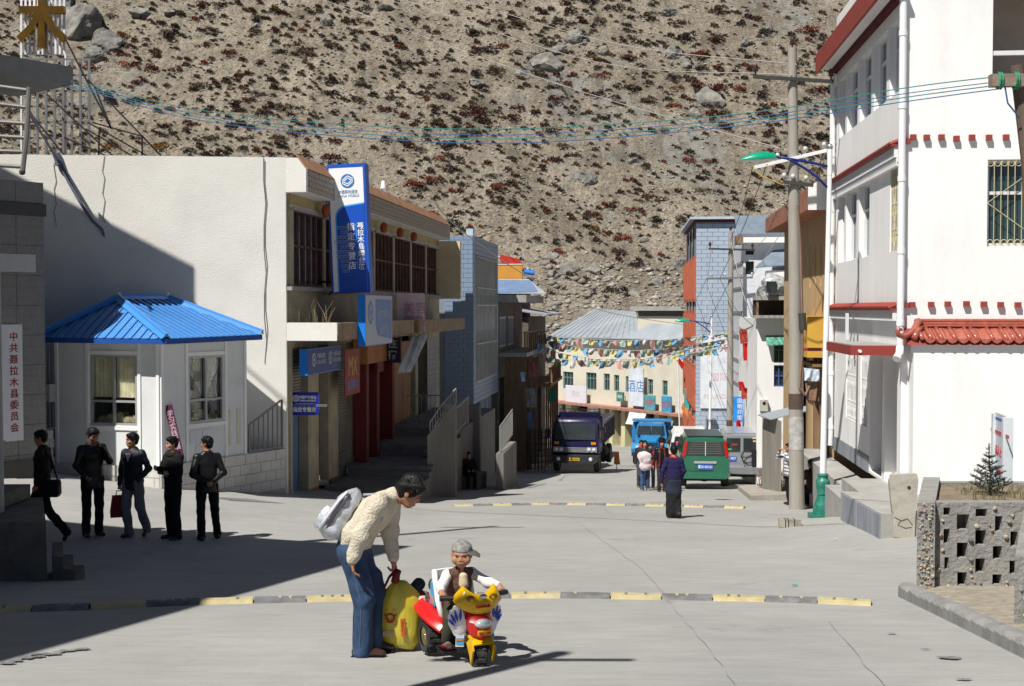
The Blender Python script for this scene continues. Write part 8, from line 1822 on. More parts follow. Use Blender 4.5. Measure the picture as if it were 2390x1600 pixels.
def head_prims(c, fwd, up, s=1.0, kid=False):
 c, f = Vector(c), Vector(fwd).normalized(); r = f.cross(Vector(up)).normalized(); u = r.cross(f).normalized()
 M = Matrix((r, f, u)).transposed().to_4x4(); wx, wz = (1.1, 0.9) if kid else (1, 1); q = lambda x, y, z: c + (r * x * wx + f * y + u * z * wz) * s
 pr = [('e', q(0, -0.012, 0.03), (0.074 * s * wx, 0.092 * s, 0.088 * s), 0.02, M), ('e', q(0, 0.018, -0.035), (0.058 * s * wx * wx, 0.066 * s, 0.075 * s * wz), 0.03, M), ('e', q(0, 0.045, -0.085), (0.032 * s, 0.03 * s, 0.026 * s), 0.03, M),
          ('c', q(0, 0.078, 0.012), q(0, 0.088 if kid else 0.098, -0.024), 0.007 * s, 0.011 * s, 0.012), ('e', q(0.013, 0.085, -0.032), (0.01 * s, 0.01 * s, 0.008 * s), 0.006, M), ('e', q(-0.013, 0.085, -0.032), (0.01 * s, 0.01 * s, 0.008 * s), 0.006, M),
          ('-e', q(0.032, 0.092, 0.012), (0.018 * s, 0.014 * s, 0.012 * s), 0.012, M), ('-e', q(-0.032, 0.092, 0.012), (0.018 * s, 0.014 * s, 0.012 * s), 0.012, M),
          ('c', q(0.045, 0.066, 0.028), q(0.012, 0.082, 0.026), 0.008 * s, 0.008 * s, 0.014), ('c', q(-0.045, 0.066, 0.028), q(-0.012, 0.082, 0.026), 0.008 * s, 0.008 * s, 0.014),
          ('e', q(0.042, 0.058, -0.025), (0.022 * s, 0.018 * s, 0.018 * s), 0.02, M), ('e', q(-0.042, 0.058, -0.025), (0.022 * s, 0.018 * s, 0.018 * s), 0.02, M),
          ('c', q(0.018, 0.083, -0.055), q(-0.018, 0.083, -0.055), 0.008 * s, 0.008 * s, 0.01), ('c', q(0.014, 0.081, -0.067), q(-0.014, 0.081, -0.067), 0.008 * s, 0.008 * s, 0.01)]
 for sx in (1, -1): pr.append(('e', q(sx * 0.076, -0.012, -0.005), (0.009 * s, 0.022 * s, 0.032 * s), 0.008, M))
 return pr, q, M
def face_bits(parent, q, M, s, brow=True):
 for sx in (1, -1):
  MB().ball(q(sx * 0.031, 0.076, 0.010), (0.0125 * s, 0.0125 * s, 0.0075 * s), 8, 6).build('eye', eye_m, parent, True)
  if brow: MB().tube([q(sx * 0.014, 0.089, 0.026), q(sx * 0.032, 0.086, 0.032), q(sx * 0.05, 0.072, 0.028)], 0.0042 * s, 5).build('eyebrow', hair_m, parent)
 MB().tube([q(-0.021, 0.084, -0.060), q(0, 0.092, -0.059), q(0.021, 0.084, -0.060)], 0.0045 * s, 5).build('mouth', lip_m, parent)
def hair_prims(q, M, s, long_=False, vol=1.0):
 pr = [('e', q(0, -0.020, 0.046), (0.083 * s * vol, 0.100 * s * vol, 0.090 * s * vol), 0.02, M), ('e', q(0, -0.055, -0.005), (0.072 * s, 0.055 * s, 0.075 * s), 0.02, M), ('c', q(-0.045, 0.055, 0.082), q(0.045, 0.055, 0.085), 0.022 * s, 0.022 * s, 0.02)]
 for sx in (1, -1): pr.append(('c', q(sx * 0.075, 0.01, 0.03), q(sx * 0.074, 0.012, -0.005), 0.014 * s, 0.009 * s, 0.015))
 if long_: pr += [('c', q(0, -0.07, 0.0), q(0, -0.06, -0.12), 0.065 * s, 0.05 * s, 0.03), ('c', q(0.07, 0.0, 0.02), q(0.07, -0.01, -0.12), 0.025 * s, 0.02 * s, 0.02), ('c', q(-0.07, 0.0, 0.02), q(-0.07, -0.01, -0.12), 0.025 * s, 0.02 * s, 0.02)]
 pr += [('-e', q(0, 0.105, -0.03), (0.066 * s, 0.07 * s, 0.085 * s), 0.012, M)]
 return pr
def loose_hair(T, q, vol, n, seed):
 r = random.Random(seed); mb = MB()
 for i in range(n):
  a, b = r.uniform(0, 6.283), r.uniform(-0.25, 1.0); ce = math.sqrt(max(0, 1 - b * b)); x, y, z = 0.082 * vol * ce * math.cos(a), -0.02 + 0.099 * vol * ce * math.sin(a), 0.046 + 0.088 * vol * b
  if y > 0.035 and z < 0.085: continue
  p = q(x, y, z); e = q(x * 1.2 + r.uniform(-0.02, 0.02), y * 1.1 + 0.02 + r.uniform(-0.015, 0.02), z * 1.1 - 0.024 + r.uniform(-0.02, 0.02)); w = (e - p).cross(Vector((r.uniform(-1, 1), r.uniform(-1, 1), r.uniform(-1, 1)))).normalized() * 0.0045
  mb.add([p - w, p + w, e], [(0, 1, 2)])
 tag(mb.build('loose_hair', hair_m, T), kind='stuff')
def person(label, loc, face, pose=None, H_=1.7, top=blackc_m, bot=trou_m, shoes=shoe_m, skin=skin_m, head_turn=0.0, head_tilt=0.0, hem=0.0, bulk=1.0, h=0.013, hair=True, collar=True, coat=0.0, amp=0.003, hands=('down', 'down'), group=None, long_=False, leg=1.0, skirt=False, hand_s=1.0):
 """a standing or walking figure; face = direction it faces (x, y)"""
 s = H_ / 1.72; J = {k: Vector(v) for k, v in BASE.items()}
 for k, v in (pose or {}).items(): J[k] = Vector(v)
 J = {k: v * s for k, v in J.items()}
 T = thing('person', label, 'person', loc, 0, group); T.rotation_euler = (0, 0, math.atan2(face[0], -face[1]))
 yx = (0, 1, 0); tn = (J['nek'] - J['pel']).normalized(); fwd_t = Vector((1, 0, 0)).cross(tn).normalized()
 if fwd_t.y > 0: fwd_t = -fwd_t
 fl = (fwd_t, 0.66)
 hf = Vector((math.sin(head_turn), -math.cos(head_turn), -math.sin(head_tilt))); hu = Vector((0, 0, 1))
 hp, q, M = head_prims(J['hed'], hf, hu, s)
 B_ = list(hp) + [('c', J['nek'] - Vector((0, 0, 0.05 * s)), J['hed'] - Vector((0, 0, 0.06 * s)), 0.055 * s, 0.05 * s, 0.03)]
 B_ += [('c', J['pel'], J['che'], 0.10 * s, 0.11 * s, 0.03, fl), ('c', J['che'], J['nek'], 0.10 * s, 0.05 * s, 0.04)]
 for d in 'LR':
  B_ += [('c', J['che'], J['sh' + d], 0.05 * s, 0.04 * s, 0.03), ('c', J['sh' + d], J['el' + d], 0.04 * s, 0.033 * s, 0.02), ('c', J['el' + d], J['wr' + d], 0.034 * s, 0.026 * s, 0.02), ('c', J['hi' + d], J['kn' + d], 0.07 * s, 0.048 * s, 0.03), ('c', J['kn' + d], J['an' + d], 0.048 * s, 0.035 * s, 0.03), ('c', J['pel'], J['hi' + d], 0.09 * s, 0.07 * s, 0.03)]
 for i, d in enumerate('LR'):
  e = (J['wr' + d] - J['el' + d]).normalized(); sd = -1 if d == 'L' else 1
  n_ = Vector((-sd, 0, 0)) if abs(e.x) < 0.8 else Vector((0, 1, 0))
  if hands[i] == 'fist': B_ += hand_prims(J['wr' + d], e, n_, s * hand_s, 1.25, sd)
  elif hands[i] == 'down': B_ += hand_prims(J['wr' + d], e, n_, s * hand_s, 0.45, sd)
 body = field_mesh('body', B_, h, skin, T)
 t = [('c', J['pel'] + Vector((0, 0, 0.03 * s)), J['wai'], 0.168 * s * bulk, 0.16 * s * bulk, 0.04, fl), ('c', J['wai'], J['che'], 0.16 * s * bulk, 0.175 * s * bulk, 0.05, fl), ('c', J['che'], J['nek'] - tn * 0.05 * s, 0.158 * s * bulk, 0.075 * s, 0.05, fl), ('c', J['shL'], J['shR'], 0.06 * s * bulk, 0.06 * s * bulk, 0.05)]
 up_ = J['pel'].z > 0.8 * s
 if up_: t.append(('c', J['pel'] - Vector((0, 0, (0.10 + hem) * s)), J['pel'] + Vector((0, 0, 0.08 * s)), 0.166 * s * bulk, 0.158 * s * bulk, 0.03, (fl[0], 0.72)))
 for d in 'LR':
  e = (J['wr' + d] - J['el' + d]).normalized(); t += [('c', J['sh' + d], J['el' + d], 0.062 * s * bulk, 0.052 * s * bulk, 0.03), ('c', J['el' + d], J['wr' + d] - e * 0.0, 0.052 * s * bulk, 0.042 * s, 0.02)]
 if collar: t += [('c', J['nek'] + Vector((0.03, 0.005, 0)) * s, J['nek'] + Vector((-0.03, 0.005, 0)) * s, 0.062 * s, 0.062 * s, 0.025)]
 if up_: t.append(('-p', (0, 0, J['pel'].z - (0.075 + hem) * s), (0, 0, -1)))
 topo = field_mesh('jacket', t, h, top, T, amp, len(label))
 l_ = [('c', J['pel'], J['pel'] + Vector((0, 0, 0.05 * s)), 0.15 * s, 0.145 * s, 0.04, fl)]
 if skirt: l_ += [('c', J['pel'] - Vector((0, 0, 0.05)), Vector((0, 0.0, 0.16 * s)), 0.17 * s, 0.185 * s, 0.05, (yx, 0.75))]
 for d in 'LR': l_ += [('c', J['hi' + d], J['kn' + d], 0.094 * s * leg, 0.07 * s * leg, 0.03), ('c', J['kn' + d], J['an' + d] + Vector((0, 0, -0.03 * s)), 0.070 * s * leg, 0.066 * s * leg, 0.03)]
 field_mesh('trousers' if not skirt else 'skirt', l_, h, bot, T, amp * 1.2, len(label) + 3)
 for d in 'LR':
  a = J['an' + d]; kd = (J['kn' + d] - a); td = J.get('to' + d)
  toe = (td - a) if td is not None else Vector((0.02 * (1 if d == 'R' else -1), -0.15 * s, -0.055 * s)); heel = a + Vector((0, 0.035 * s, -0.05 * s)) if td is None else a - toe.normalized() * 0.04 * s - Vector((0, 0, 0.03 * s))
  field_mesh('shoe', [('c', heel, a + toe, 0.042 * s, 0.036 * s, 0.02), ('c', a + Vector((0, 0, 0.0)), heel, 0.045 * s, 0.042 * s, 0.02)] + ([('-p', (0, 0, 0.0), (0, 0, -1))] if a.z < 0.14 * s else []), h * 0.9, shoes, T)
 if hair: field_mesh('hair', hair_prims(q, M, s, long_), h * 0.8, hair_m, T, 0.0025, 5)
 if hair and h < 0.0135: loose_hair(T, q, 1.0, 350, len(label))
 face_bits(T, q, M, s)
 T['label'] = label
 return T, J, q, M, s
def at(px, py, d=None):
 p = G(px, py) if d is None else P(px, py, d); p = Vector((p.x, p.y, 0)); p.z = float(road_z(p.x, p.y)); return p
def scarf(parent, c, r, m, name='collar', th=0.03, tilt=0.0):
 MB().tube([Vector(c) + Vector((r * math.cos(t), r * 0.9 * math.sin(t), 0.012 * math.sin(t * 2) + tilt * math.sin(t))) for t in [i * 2 * math.pi / 16 for i in range(17)]], th, 8).build(name, m, parent, True)
g5 = None
DM = 19.35
# 1: man walking left with a shoulder bag
walk = dict(hiL=(-0.09, -0.03, 0.92), hiR=(0.09, 0.03, 0.92), knL=(-0.09, -0.20, 0.52), anL=(-0.09, -0.22, 0.09), knR=(0.09, 0.10, 0.50), anR=(0.09, 0.40, 0.17), toR=(0.09, 0.36, 0.03), elL=(-0.24, 0.05, 1.13), wrL=(-0.24, -0.05, 0.90), elR=(0.25, 0.10, 1.14), wrR=(0.25, 0.0, 0.92))
c = at(100, 1262, 18.9); T1, *_ = person('man in black walking left past the dark steps, carrying a shoulder bag', c, (-1, -0.05), walk, 1.74, blackc_m, trou_m, head_turn=0.05, head_tilt=0.1, hem=0.05)
b = c + Vector((0.20, 0.24, 0)); 
o = thing('shoulder_bag', 'black shoulder bag hanging behind the man who walks left', 'bag', (b.x, b.y - 0.44, c.z + 0.72), 0)
MB().loft([[(x, y, z) for x, y in ((-w, -0.06), (w, -0.06), (w, 0.06), (-w, 0.06))] for z, w in ((0, 0.13), (0.05, 0.16), (0.22, 0.155), (0.27, 0.14))]).build('bag_body', leather_m, o, 40); MB().box(-0.15, 0.15, -0.07, -0.061, 0.1, 0.26).build('flap', blackc_m, o)
MB().tube([(-0.12, 0, 0.26), (-0.14, 0.08, 0.5), (-0.17, 0.16, 0.70), (-0.19, 0.24, 0.72)], 0.013, 6).tube([(0.12, 0, 0.26), (0.02, 0.07, 0.5), (-0.12, 0.14, 0.70), (-0.19, 0.24, 0.72)], 0.013, 6).build('strap', blackc_m, o)
# 2: leather jacket, hand at the mouth
c = at(217, 1258, DM)
T2, J, q, M, s = person('man in a black leather jacket with one hand raised to his mouth', c, (0.62, -0.78), dict(elR=(0.25, -0.07, 1.17), wrR=(0.07, -0.20, 1.43), elL=(-0.25, 0.0, 1.13), wrL=(-0.16, -0.14, 0.98), hed=(0, -0.045, 1.59)), 1.77, leather_m, trou_m, head_tilt=0.35, head_turn=0.15, hem=0.12, hands=('fist', 'fist'))
# 3: navy jacket, red bag
c = at(312, 1270, DM)
T3, J3, q, M, s = person('man in a navy jacket and grey trousers holding a red bag', c, (-0.35, -0.94), dict(knL=(-0.1, -0.06, 0.5), anR=(0.1, 0.22, 0.14), knR=(0.11, 0.03, 0.5), toR=(0.11, 0.12, 0.03), elL=(-0.25, 0.03, 1.13), wrL=(-0.25, -0.02, 0.88), elR=(0.27, 0.06, 1.14), wrR=(0.19, -0.1, 0.97)), 1.7, navyj_m, grtr_m, head_turn=-0.6, hem=0.08, hands=('fist', ''), leg=1.08)
MB().slab([(-0.055 * s, -0.128 * s, 1.40 * s), (0.05 * s, -0.128 * s, 1.40 * s), (0.0, -0.130 * s, 1.26 * s)], (0, 0.03, 0)).build('shirt', mat('pale_shirt', (0.55, 0.52, 0.5), 0.8), T3)
wl_ = T3.matrix_basis @ (J3['wrL'] + Vector((0, 0, -0.09)))
o = thing('red_bag', 'flat dark red bag held by the man in the navy jacket', 'bag', wl_ - Vector((0, 0, 0.46)), -0.35)
MB().loft([[(x, y, z) for x, y in ((-w, -0.035), (w, -0.035), (w, 0.035), (-w, 0.035))] for z, w in ((0, 0.15), (0.1, 0.155), (0.36, 0.12))]).build('bag_body', mat('dark_red_bag', (0.22, 0.012, 0.02), 0.6, var=0.15, bump=0.2), o, 40)
MB().tube([(-0.06, 0, 0.35), (-0.05, 0, 0.43), (0.05, 0, 0.43), (0.06, 0, 0.35)], 0.01, 6).build('handle', mat('dark_red_bag', (0.22, 0.012, 0.02)), o)
# 4: arms folded, fur collar
c = at(405, 1268, DM)
T4, J4, q, M, s = person('man in a black coat with a furry collar and folded arms, looking left', c, (-0.62, -0.78), dict(elL=(-0.26, -0.06, 1.13), wrL=(0.04, -0.20, 1.14), elR=(0.26, -0.06, 1.13), wrR=(-0.08, -0.22, 1.20)), 1.66, blackc_m, trou_m, head_turn=-0.3, hem=0.12, bulk=1.06, hands=('fist', 'fist'), skin=skin2_m)
scarf(T4, (0, 0.0, 1.435 * s), 0.085, mat('black_fur', (0.02, 0.017, 0.015), 0.95, var=0.4, bump=1.0, bscale=60), 'fur_collar', 0.045)
# 5: back to us, hands behind
c = at(484, 1258, DM)
T5, J5, q, M, s = person('man in a black leather jacket with his hands clasped behind his back', c, (-0.45, 0.89), dict(elL=(-0.26, 0.10, 1.12), wrL=(-0.05, 0.185, 0.98), elR=(0.26, 0.10, 1.12), wrR=(0.06, 0.195, 0.99), knL=(-0.13, -0.02, 0.5), anL=(-0.19, -0.1, 0.09), hiL=(-0.1, -0.02, 0.92)), 1.68, leather_m, trou_m, head_turn=0.9, hem=0.08, hands=('fist', 'fist'))
# walking woman in navy
c = at(1572, 1209)
apron = mat('dark_striped_apron', (0.02, 0.025, 0.045), 0.85, var=0.4, scale=10, stretch=(1, 1, 6)); purp = mat('deep_purple_cardigan', (0.018, 0.013, 0.065), 0.9, var=0.15, scale=20, bump=0.3, bscale=40)
T6, J, q, M, s = person('woman in a deep purple cardigan and dark skirt walking away down the street', c, (-0.05, 1), dict(elL=(-0.24, 0.02, 1.12), elR=(0.27, 0.03, 1.14), wrR=(0.29, 0.0, 0.86), wrL=(-0.2, -0.12, 0.92), anL=(-0.1, 0.16, 0.13), toL=(-0.1, 0.08, 0.03)), 1.56, purp, mat('black_skirt', (0.012, 0.012, 0.014), 0.9, var=0.2), hem=0.1, skirt=True, hands=('', 'down'), bulk=1.05, collar=False)
scarf(T6, (0, 0.01, 1.45 * s), 0.07, mat('red_collar', (0.5, 0.03, 0.02), 0.8), 'red_collar', 0.02)
field_mesh('apron', [('c', (0, 0.0, 1.0 * s), (0, 0.0, 0.66 * s), 0.19 * s, 0.20 * s, 0.04, ((0, 1, 0), 0.72)), ('-p', (0, 0, 0.55 * s), (0, 0, -1)), ('-p', (0, 0, 0.92 * s), (0, 0, 1))], 0.014, apron, T6, 0.003, 4)
# family group
jean_m = mat('blue_jeans', (0.035, 0.075, 0.17), 0.85, var=0.3, scale=6, bump=0.2, bscale=30)
dj = mat('dark_jacket', (0.02, 0.02, 0.026), 0.7, var=0.2); tan_m = mat('tan_boot', (0.32, 0.2, 0.07), 0.8)
c = at(1505, 1144)
T7, J, q, M, s = person('smiling woman hugging a pale pink padded jacket, walking towards the camera', c, (-0.05, -1), dict(elL=(-0.26, -0.03, 1.13), wrL=(0.02, -0.25, 1.04), elR=(0.26, -0.03, 1.13), wrR=(-0.04, -0.26, 1.06), knL=(-0.1, -0.1, 0.5), anL=(-0.1, -0.14, 0.09)), 1.62, dj, jean_m, tan_m, skin2_m, hem=0.05, hands=('fist', 'fist'), long_=True, h=0.016)
wc = T7.matrix_basis @ Vector((0, -0.21, 0)); o = thing('pink_jacket', 'pale pink padded jacket hugged by the smiling woman', 'jacket', (wc.x, wc.y, c.z + 0.70), 0)
field_mesh('padding', [('e', (0, 0, 0.12), (0.20, 0.09, 0.16), 0.05, None), ('e', (-0.02, -0.01, 0.42), (0.22, 0.10, 0.17), 0.05, None), ('c', (-0.15, 0, 0.5), (0.1, -0.02, 0.3), 0.07, 0.08, 0.04), ('e', (0, 0.0, 0.27), (0.16, 0.09, 0.1), 0.05, None)], 0.016, mat('pale_pink_padding', (0.66, 0.56, 0.60), 0.8, var=0.06, bump=0.3), o, 0.006, 3)
c = at(1518, 1142, 40.0); redj = mat('red_jacket', (0.42, 0.02, 0.015), 0.7, var=0.3, scale=8)
T8, *_ = person('person in a red jacket half hidden between the two walking women', c, (0, -1), dict(knR=(0.1, -0.06, 0.5)), 1.5, redj, trou_m, shoe_m, hem=0.05, h=0.017)
c = at(1497, 1142, 40.6)
T8b, *_ = person('person with a red scarf hidden behind the woman hugging the pink jacket', c, (-0.1, -1), dict(knL=(-0.1, -0.1, 0.5)), 1.62, dj, mat('grey_jeans', (0.06, 0.065, 0.075), 0.85, var=0.3), tan_m, hem=0.05, h=0.017)
scarf(T8b, (0, -0.02, 1.38), 0.075, redj, 'scarf', 0.04)
c = at(1544, 1147)
T9, J, q, M, s = person('woman in black with a wide black hat and a dark red scarf', c, (0.05, -1), dict(knL=(-0.09, -0.08, 0.5), anL=(-0.09, -0.05, 0.09), wrL=(-0.27, -0.02, 0.87)), 1.66, leather_m, mat('black_jeans', (0.025, 0.025, 0.028), 0.8, var=0.4, scale=8), shoe_m, skin2_m, hem=0.02, h=0.016, long_=True)
ht = MB().lathe([(0.13, 0.0), (0.135, 0.012), (0.1, 0.02), (0.095, 0.09), (0.07, 0.115), (0.01, 0.12)], 16, q(0, -0.02, 0.065)).build('hat', blackc_m, T9, 40)
scm = mat('dark_red_scarf', (0.10, 0.022, 0.022), 0.9, var=0.4, scale=12)
scarf(T9, (0, -0.01, 1.42 * s), 0.08, scm, 'scarf', 0.035)
for sx in (1, -1): MB().tube([(sx * 0.06, -0.1, 1.40), (sx * 0.08, -0.145, 1.2), (sx * 0.085, -0.15, 1.0), (sx * 0.09, -0.14, 0.82)], 0.03, 6).build('scarf_end', scm, T9)
# person behind the tall pole in stripes
stripe_m = bpy.data.materials.new('striped_knit'); stripe_m.use_nodes = True; n_ = stripe_m.node_tree.nodes; l2 = stripe_m.node_tree.links
tc_ = n_.new('ShaderNodeTexCoord'); wv = n_.new('ShaderNodeTexWave'); wv.bands_direction = 'Z'; wv.inputs['Scale'].default_value = 3.6; wv.inputs['Distortion'].default_value = 0.3; l2.new(tc_.outputs['Object'], wv.inputs['Vector'])
rp_ = n_.new('ShaderNodeValToRGB'); rp_.color_ramp.elements[0].position = 0.48; rp_.color_ramp.elements[1].position = 0.52; rp_.color_ramp.elements[0].color = (0.17, 0.18, 0.20, 1); rp_.color_ramp.elements[1].color = (0.62, 0.63, 0.65, 1); l2.new(wv.outputs['Fac'], rp_.inputs[0]); l2.new(rp_.outputs[0], n_['Principled BSDF'].inputs['Base Color']); n_['Principled BSDF'].inputs['Roughness'].default_value = 0.9
c = at(1841, 1158); c = at(1841, 1158, 30.6)
T10, *_ = person('person in a grey and white striped jumper, half hidden by the tall utility pole', c, (-0.75, -0.3), dict(elR=(0.26, -0.2, 1.32), wrR=(0.12, -0.24, 1.52), elL=(-0.26, -0.2, 1.3), wrL=(-0.12, -0.24, 1.5), knL=(-0.1, 0.03, 0.5), anL=(-0.1, 0.1, 0.09)), 1.58, stripe_m, trou_m, shoe_m, hem=0.06, h=0.016, hands=('fist', 'fist'))
# seated figures
sit = dict(pel=(0, 0, 0.52), wai=(0, -0.01, 0.66), che=(0, -0.04, 0.86), nek=(0, -0.05, 1.01), hed=(0, -0.09, 1.16), shL=(-0.185, -0.03, 0.97), shR=(0.185, -0.03, 0.97), elL=(-0.25, -0.14, 0.72), elR=(0.25, -0.14, 0.72), wrL=(-0.12, -0.32, 0.66), wrR=(0.12, -0.32, 0.66), hiL=(-0.1, -0.03, 0.50), hiR=(0.1, -0.03, 0.50), knL=(-0.13, -0.42, 0.52), knR=(0.13, -0.42, 0.52), anL=(-0.12, -0.40, 0.09), anR=(0.12, -0.40, 0.09))
c = at(1897, 1152, 29.4); c.z -= 0.02
T11, *_ = person('person in a dark brown jacket sitting behind the tall utility pole', c, (-0.4, 0.9), sit, 1.62, mat('dark_brown_jacket', (0.035, 0.022, 0.018), 0.8, var=0.2), trou_m, h=0.016, hands=('fist', 'fist'))
c = at(1093, 1105, 39.3); c.z += 0.06
T12, *_ = person('person in black sitting in the shade beyond the shop terrace', c, (0.3, -0.95), sit, 1.6, blackc_m, trou_m, h=0.017, hands=('fist', 'fist'))
o = thing('green_basin', 'bright green plastic basin beside the person sitting in the shade', 'basin', c + Vector((-0.55, -0.1, 0.35)), 0)
MB().lathe([(0.14, 0), (0.2, 0.12), (0.215, 0.13), (0.19, 0.12), (0.13, 0.02)], 18).build('bowl', mat('bright_green_plastic', (0.01, 0.42, 0.03), 0.4), o, 40)
c = at(1797, 1118, 41.5)
T13, *_ = person('person in a blue jacket crouching beside the silver car', c, (0.3, 0.9), sit, 1.6, mat('dull_blue_jacket', (0.03, 0.05, 0.12), 0.8), trou_m, h=0.018, hands=('fist', 'fist'))
c = at(1580, 1060, 79)
T14, *_ = person('distant person in red and blue standing by the white flagpole', c, (0.2, -1), dict(), 1.65, mat('red_blue_coat', (0.30, 0.05, 0.08), 0.8, var=0.8, scale=4), mat('blue_trousers', (0.03, 0.04, 0.16), 0.8), h=0.022, hem=0.2)
X0 = G(853, 1527); K = X0.y / F * 1.0
cx = lambda x, z, y: (y, -(x), z)      # picture (x right, z up, y away) into a figure that faces -y
pb = dict(anL=cx(-0.01, 0.085, -0.09), anR=cx(0.03, 0.085, 0.10), knL=cx(0.0, 0.47, -0.09), knR=cx(0.05, 0.47, 0.10), hiL=cx(-0.09, 0.84, -0.09), hiR=cx(-0.08, 0.84, 0.09), pel=cx(-0.10, 0.88, 0), wai=cx(-0.05, 1.01, 0), che=cx(0.07, 1.15, 0), nek=cx(0.22, 1.285, 0),
          hed=cx(0.37, 1.325, 0.0), shL=cx(0.14, 1.25, -0.18), shR=cx(0.18, 1.22, 0.18), elL=cx(0.015, 1.02, -0.24), wrL=cx(-0.06, 0.83, -0.25), elR=cx(0.17, 0.98, 0.20), wrR=cx(0.205, 0.765, 0.14))
def bending_man():
 s = 1.0; J = {k: Vector(v) for k, v in pb.items()}; h = 0.0085
 T = thing('person', 'man in a cream jumper and blue jeans bending forward beside the child', 'person', X0 + Vector((0, 0, 0.005)), 0)
 T.rotation_euler = (0, 0, RD(90 - 4))
 hf = Vector((0.05, -0.80, -0.58)); hu = Vector((0, -0.55, 0.83)); hp, q, M = head_prims(J['hed'], hf, hu, 1.0)
 B_ = list(hp) + [('c', J['nek'], q(0, -0.03, -0.05), 0.056, 0.054, 0.03), ('c', J['pel'], J['che'], 0.10, 0.11, 0.03), ('c', J['che'], J['nek'], 0.10, 0.055, 0.04)]
 for d in 'LR': B_ += [('c', J['che'], J['sh' + d], 0.05, 0.04, 0.03), ('c', J['sh' + d], J['el' + d], 0.04, 0.033, 0.02), ('c', J['el' + d], J['wr' + d], 0.034, 0.027, 0.02), ('c', J['hi' + d], J['kn' + d], 0.07, 0.048, 0.03), ('c', J['kn' + d], J['an' + d], 0.048, 0.035, 0.03), ('c', J['pel'], J['hi' + d], 0.09, 0.07, 0.03)]
 B_ += hand_prims(J['wrL'], Vector((0.05, -0.12, -1)), Vector((0.3, -1, 0.1)), 1.0, 0.42, -1)
 B_ += hand_prims(J['wrR'], Vector((-0.1, -0.18, -1)), Vector((0.25, 1, 0)), 1.0, 1.15, 1)
 field_mesh('body', B_, 0.0075, skin_m, T)
 tn = (J['nek'] - J['pel']).normalized(); fv = Vector((1, 0, 0)).cross(tn).normalized(); fl = (fv, 0.72)
 cream = mat('cream_fleece', (0.56, 0.51, 0.41), 0.95, var=0.07, scale=8, bump=0.9, bscale=55)
 t = [('c', J['pel'] + tn * 0.06, J['wai'], 0.165, 0.17, 0.04, fl), ('c', J['wai'], J['che'], 0.175, 0.19, 0.05, fl), ('c', J['che'], J['nek'] - tn * 0.05, 0.18, 0.10, 0.06, fl), ('c', J['shL'], J['shR'], 0.088, 0.088, 0.05), ('c', J['nek'] - tn * 0.02, J['nek'] + tn * 0.025, 0.072, 0.066, 0.02)]
 for d in 'LR':
  e = (J['wr' + d] - J['el' + d]).normalized(); t += [('c', J['sh' + d], J['el' + d], 0.085, 0.072, 0.04), ('c', J['el' + d], J['wr' + d] - e * 0.05, 0.072, 0.060, 0.03), ('c', J['wr' + d] - e * 0.045, J['wr' + d] - e * 0.005, 0.047, 0.046, 0.012)]
 field_mesh('jumper', t, h, cream, T, 0.0042, 12)
 MB().tube([J['nek'] + tn * 0.03 + (Vector((1, 0, 0)) * math.cos(a) + fv * math.sin(a)) * 0.066 for a in [i * math.pi / 9 for i in range(19)]], 0.011, 6).build('collar', mat('grey_collar', (0.3, 0.31, 0.33), 0.8), T, True)
 l_ = [('c', J['pel'] - tn * 0.02, J['pel'] + tn * 0.04, 0.142, 0.140, 0.04, (Vector((0, 1, 0)), 0.9))]
 for d in 'LR': l_ += [('c', J['hi' + d], J['kn' + d], 0.108, 0.084, 0.04), ('c', J['kn' + d], J['an' + d] + Vector((0, -0.005, -0.035)), 0.084, 0.086, 0.03), ('c', J['kn' + d] + Vector((0, -0.04, 0.02)), J['kn' + d] + Vector((0, -0.02, 0.15)), 0.05, 0.05, 0.05)]
 jd = mat('dark_blue_denim', (0.030, 0.060, 0.125), 0.85, var=0.35, scale=7, bump=0.5, bscale=30, stretch=(1, 1, 0.45), dirt=(0.085, 0.14, 0.23), dscale=3.5, damt=0.7)
 field_mesh('jeans', l_, h, jd, T, 0.0034, 23)
 for sx in (-1,): MB().tube([J['hiL'] + Vector((sx * 0.108, 0, -0.02)), (J['hiL'] + J['knL']) / 2 + Vector((sx * 0.099, 0.0, 0)), J['knL'] + Vector((sx * 0.087, 0, 0)), J['anL'] + Vector((sx * 0.088, 0, 0.02))], 0.003, 5).build('side_seam', mat('pale_denim_seam', (0.10, 0.14, 0.20), 0.8), T)
 for d in 'LR':
  a = J['an' + d]; field_mesh('shoe', [('c', a + Vector((0, 0.045, -0.045)), a + Vector((0, -0.06, -0.035)), 0.042, 0.042, 0.02), ('c', a + Vector((0, -0.06, -0.04)), a + Vector((0.0, -0.165, -0.052)), 0.042, 0.030, 0.02), ('-p', (0, 0, 0.0), (0, 0, -1))], 0.008, mat('brown_leather_shoe', (0.045, 0.022, 0.016), 0.25, spec=0.6, var=0.2), T)
  MB().box(-0.043 + a.x, 0.043 + a.x, a.y - 0.19, a.y + 0.085, -0.003, 0.012).build('sole', blackc_m, T)
 hr = hair_prims(q, M, 1.0, False, 1.06) + [('e', q(0, 0.02, 0.10), (0.075, 0.075, 0.045), 0.03, M), ('e', q(0, -0.08, 0.03), (0.07, 0.05, 0.07), 0.03, M)]
 hr = [p for p in hr if p[0] != '-e'] + [p for p in hr if p[0] == '-e']; loose_hair(T, q, 1.06, 900, 3)
 field_mesh('hair', hr, 0.007, hair_m, T, 0.006, 9); face_bits(T, q, M, 1.0)
 # silver rucksack on his back
 W_ = T.matrix_basis
 R_ = thing('rucksack', 'shiny silver rucksack on the back of the bending man', 'rucksack', W_ @ Vector(cx(-0.17, 1.08, 0)), 0); R_.rotation_euler = T.rotation_euler
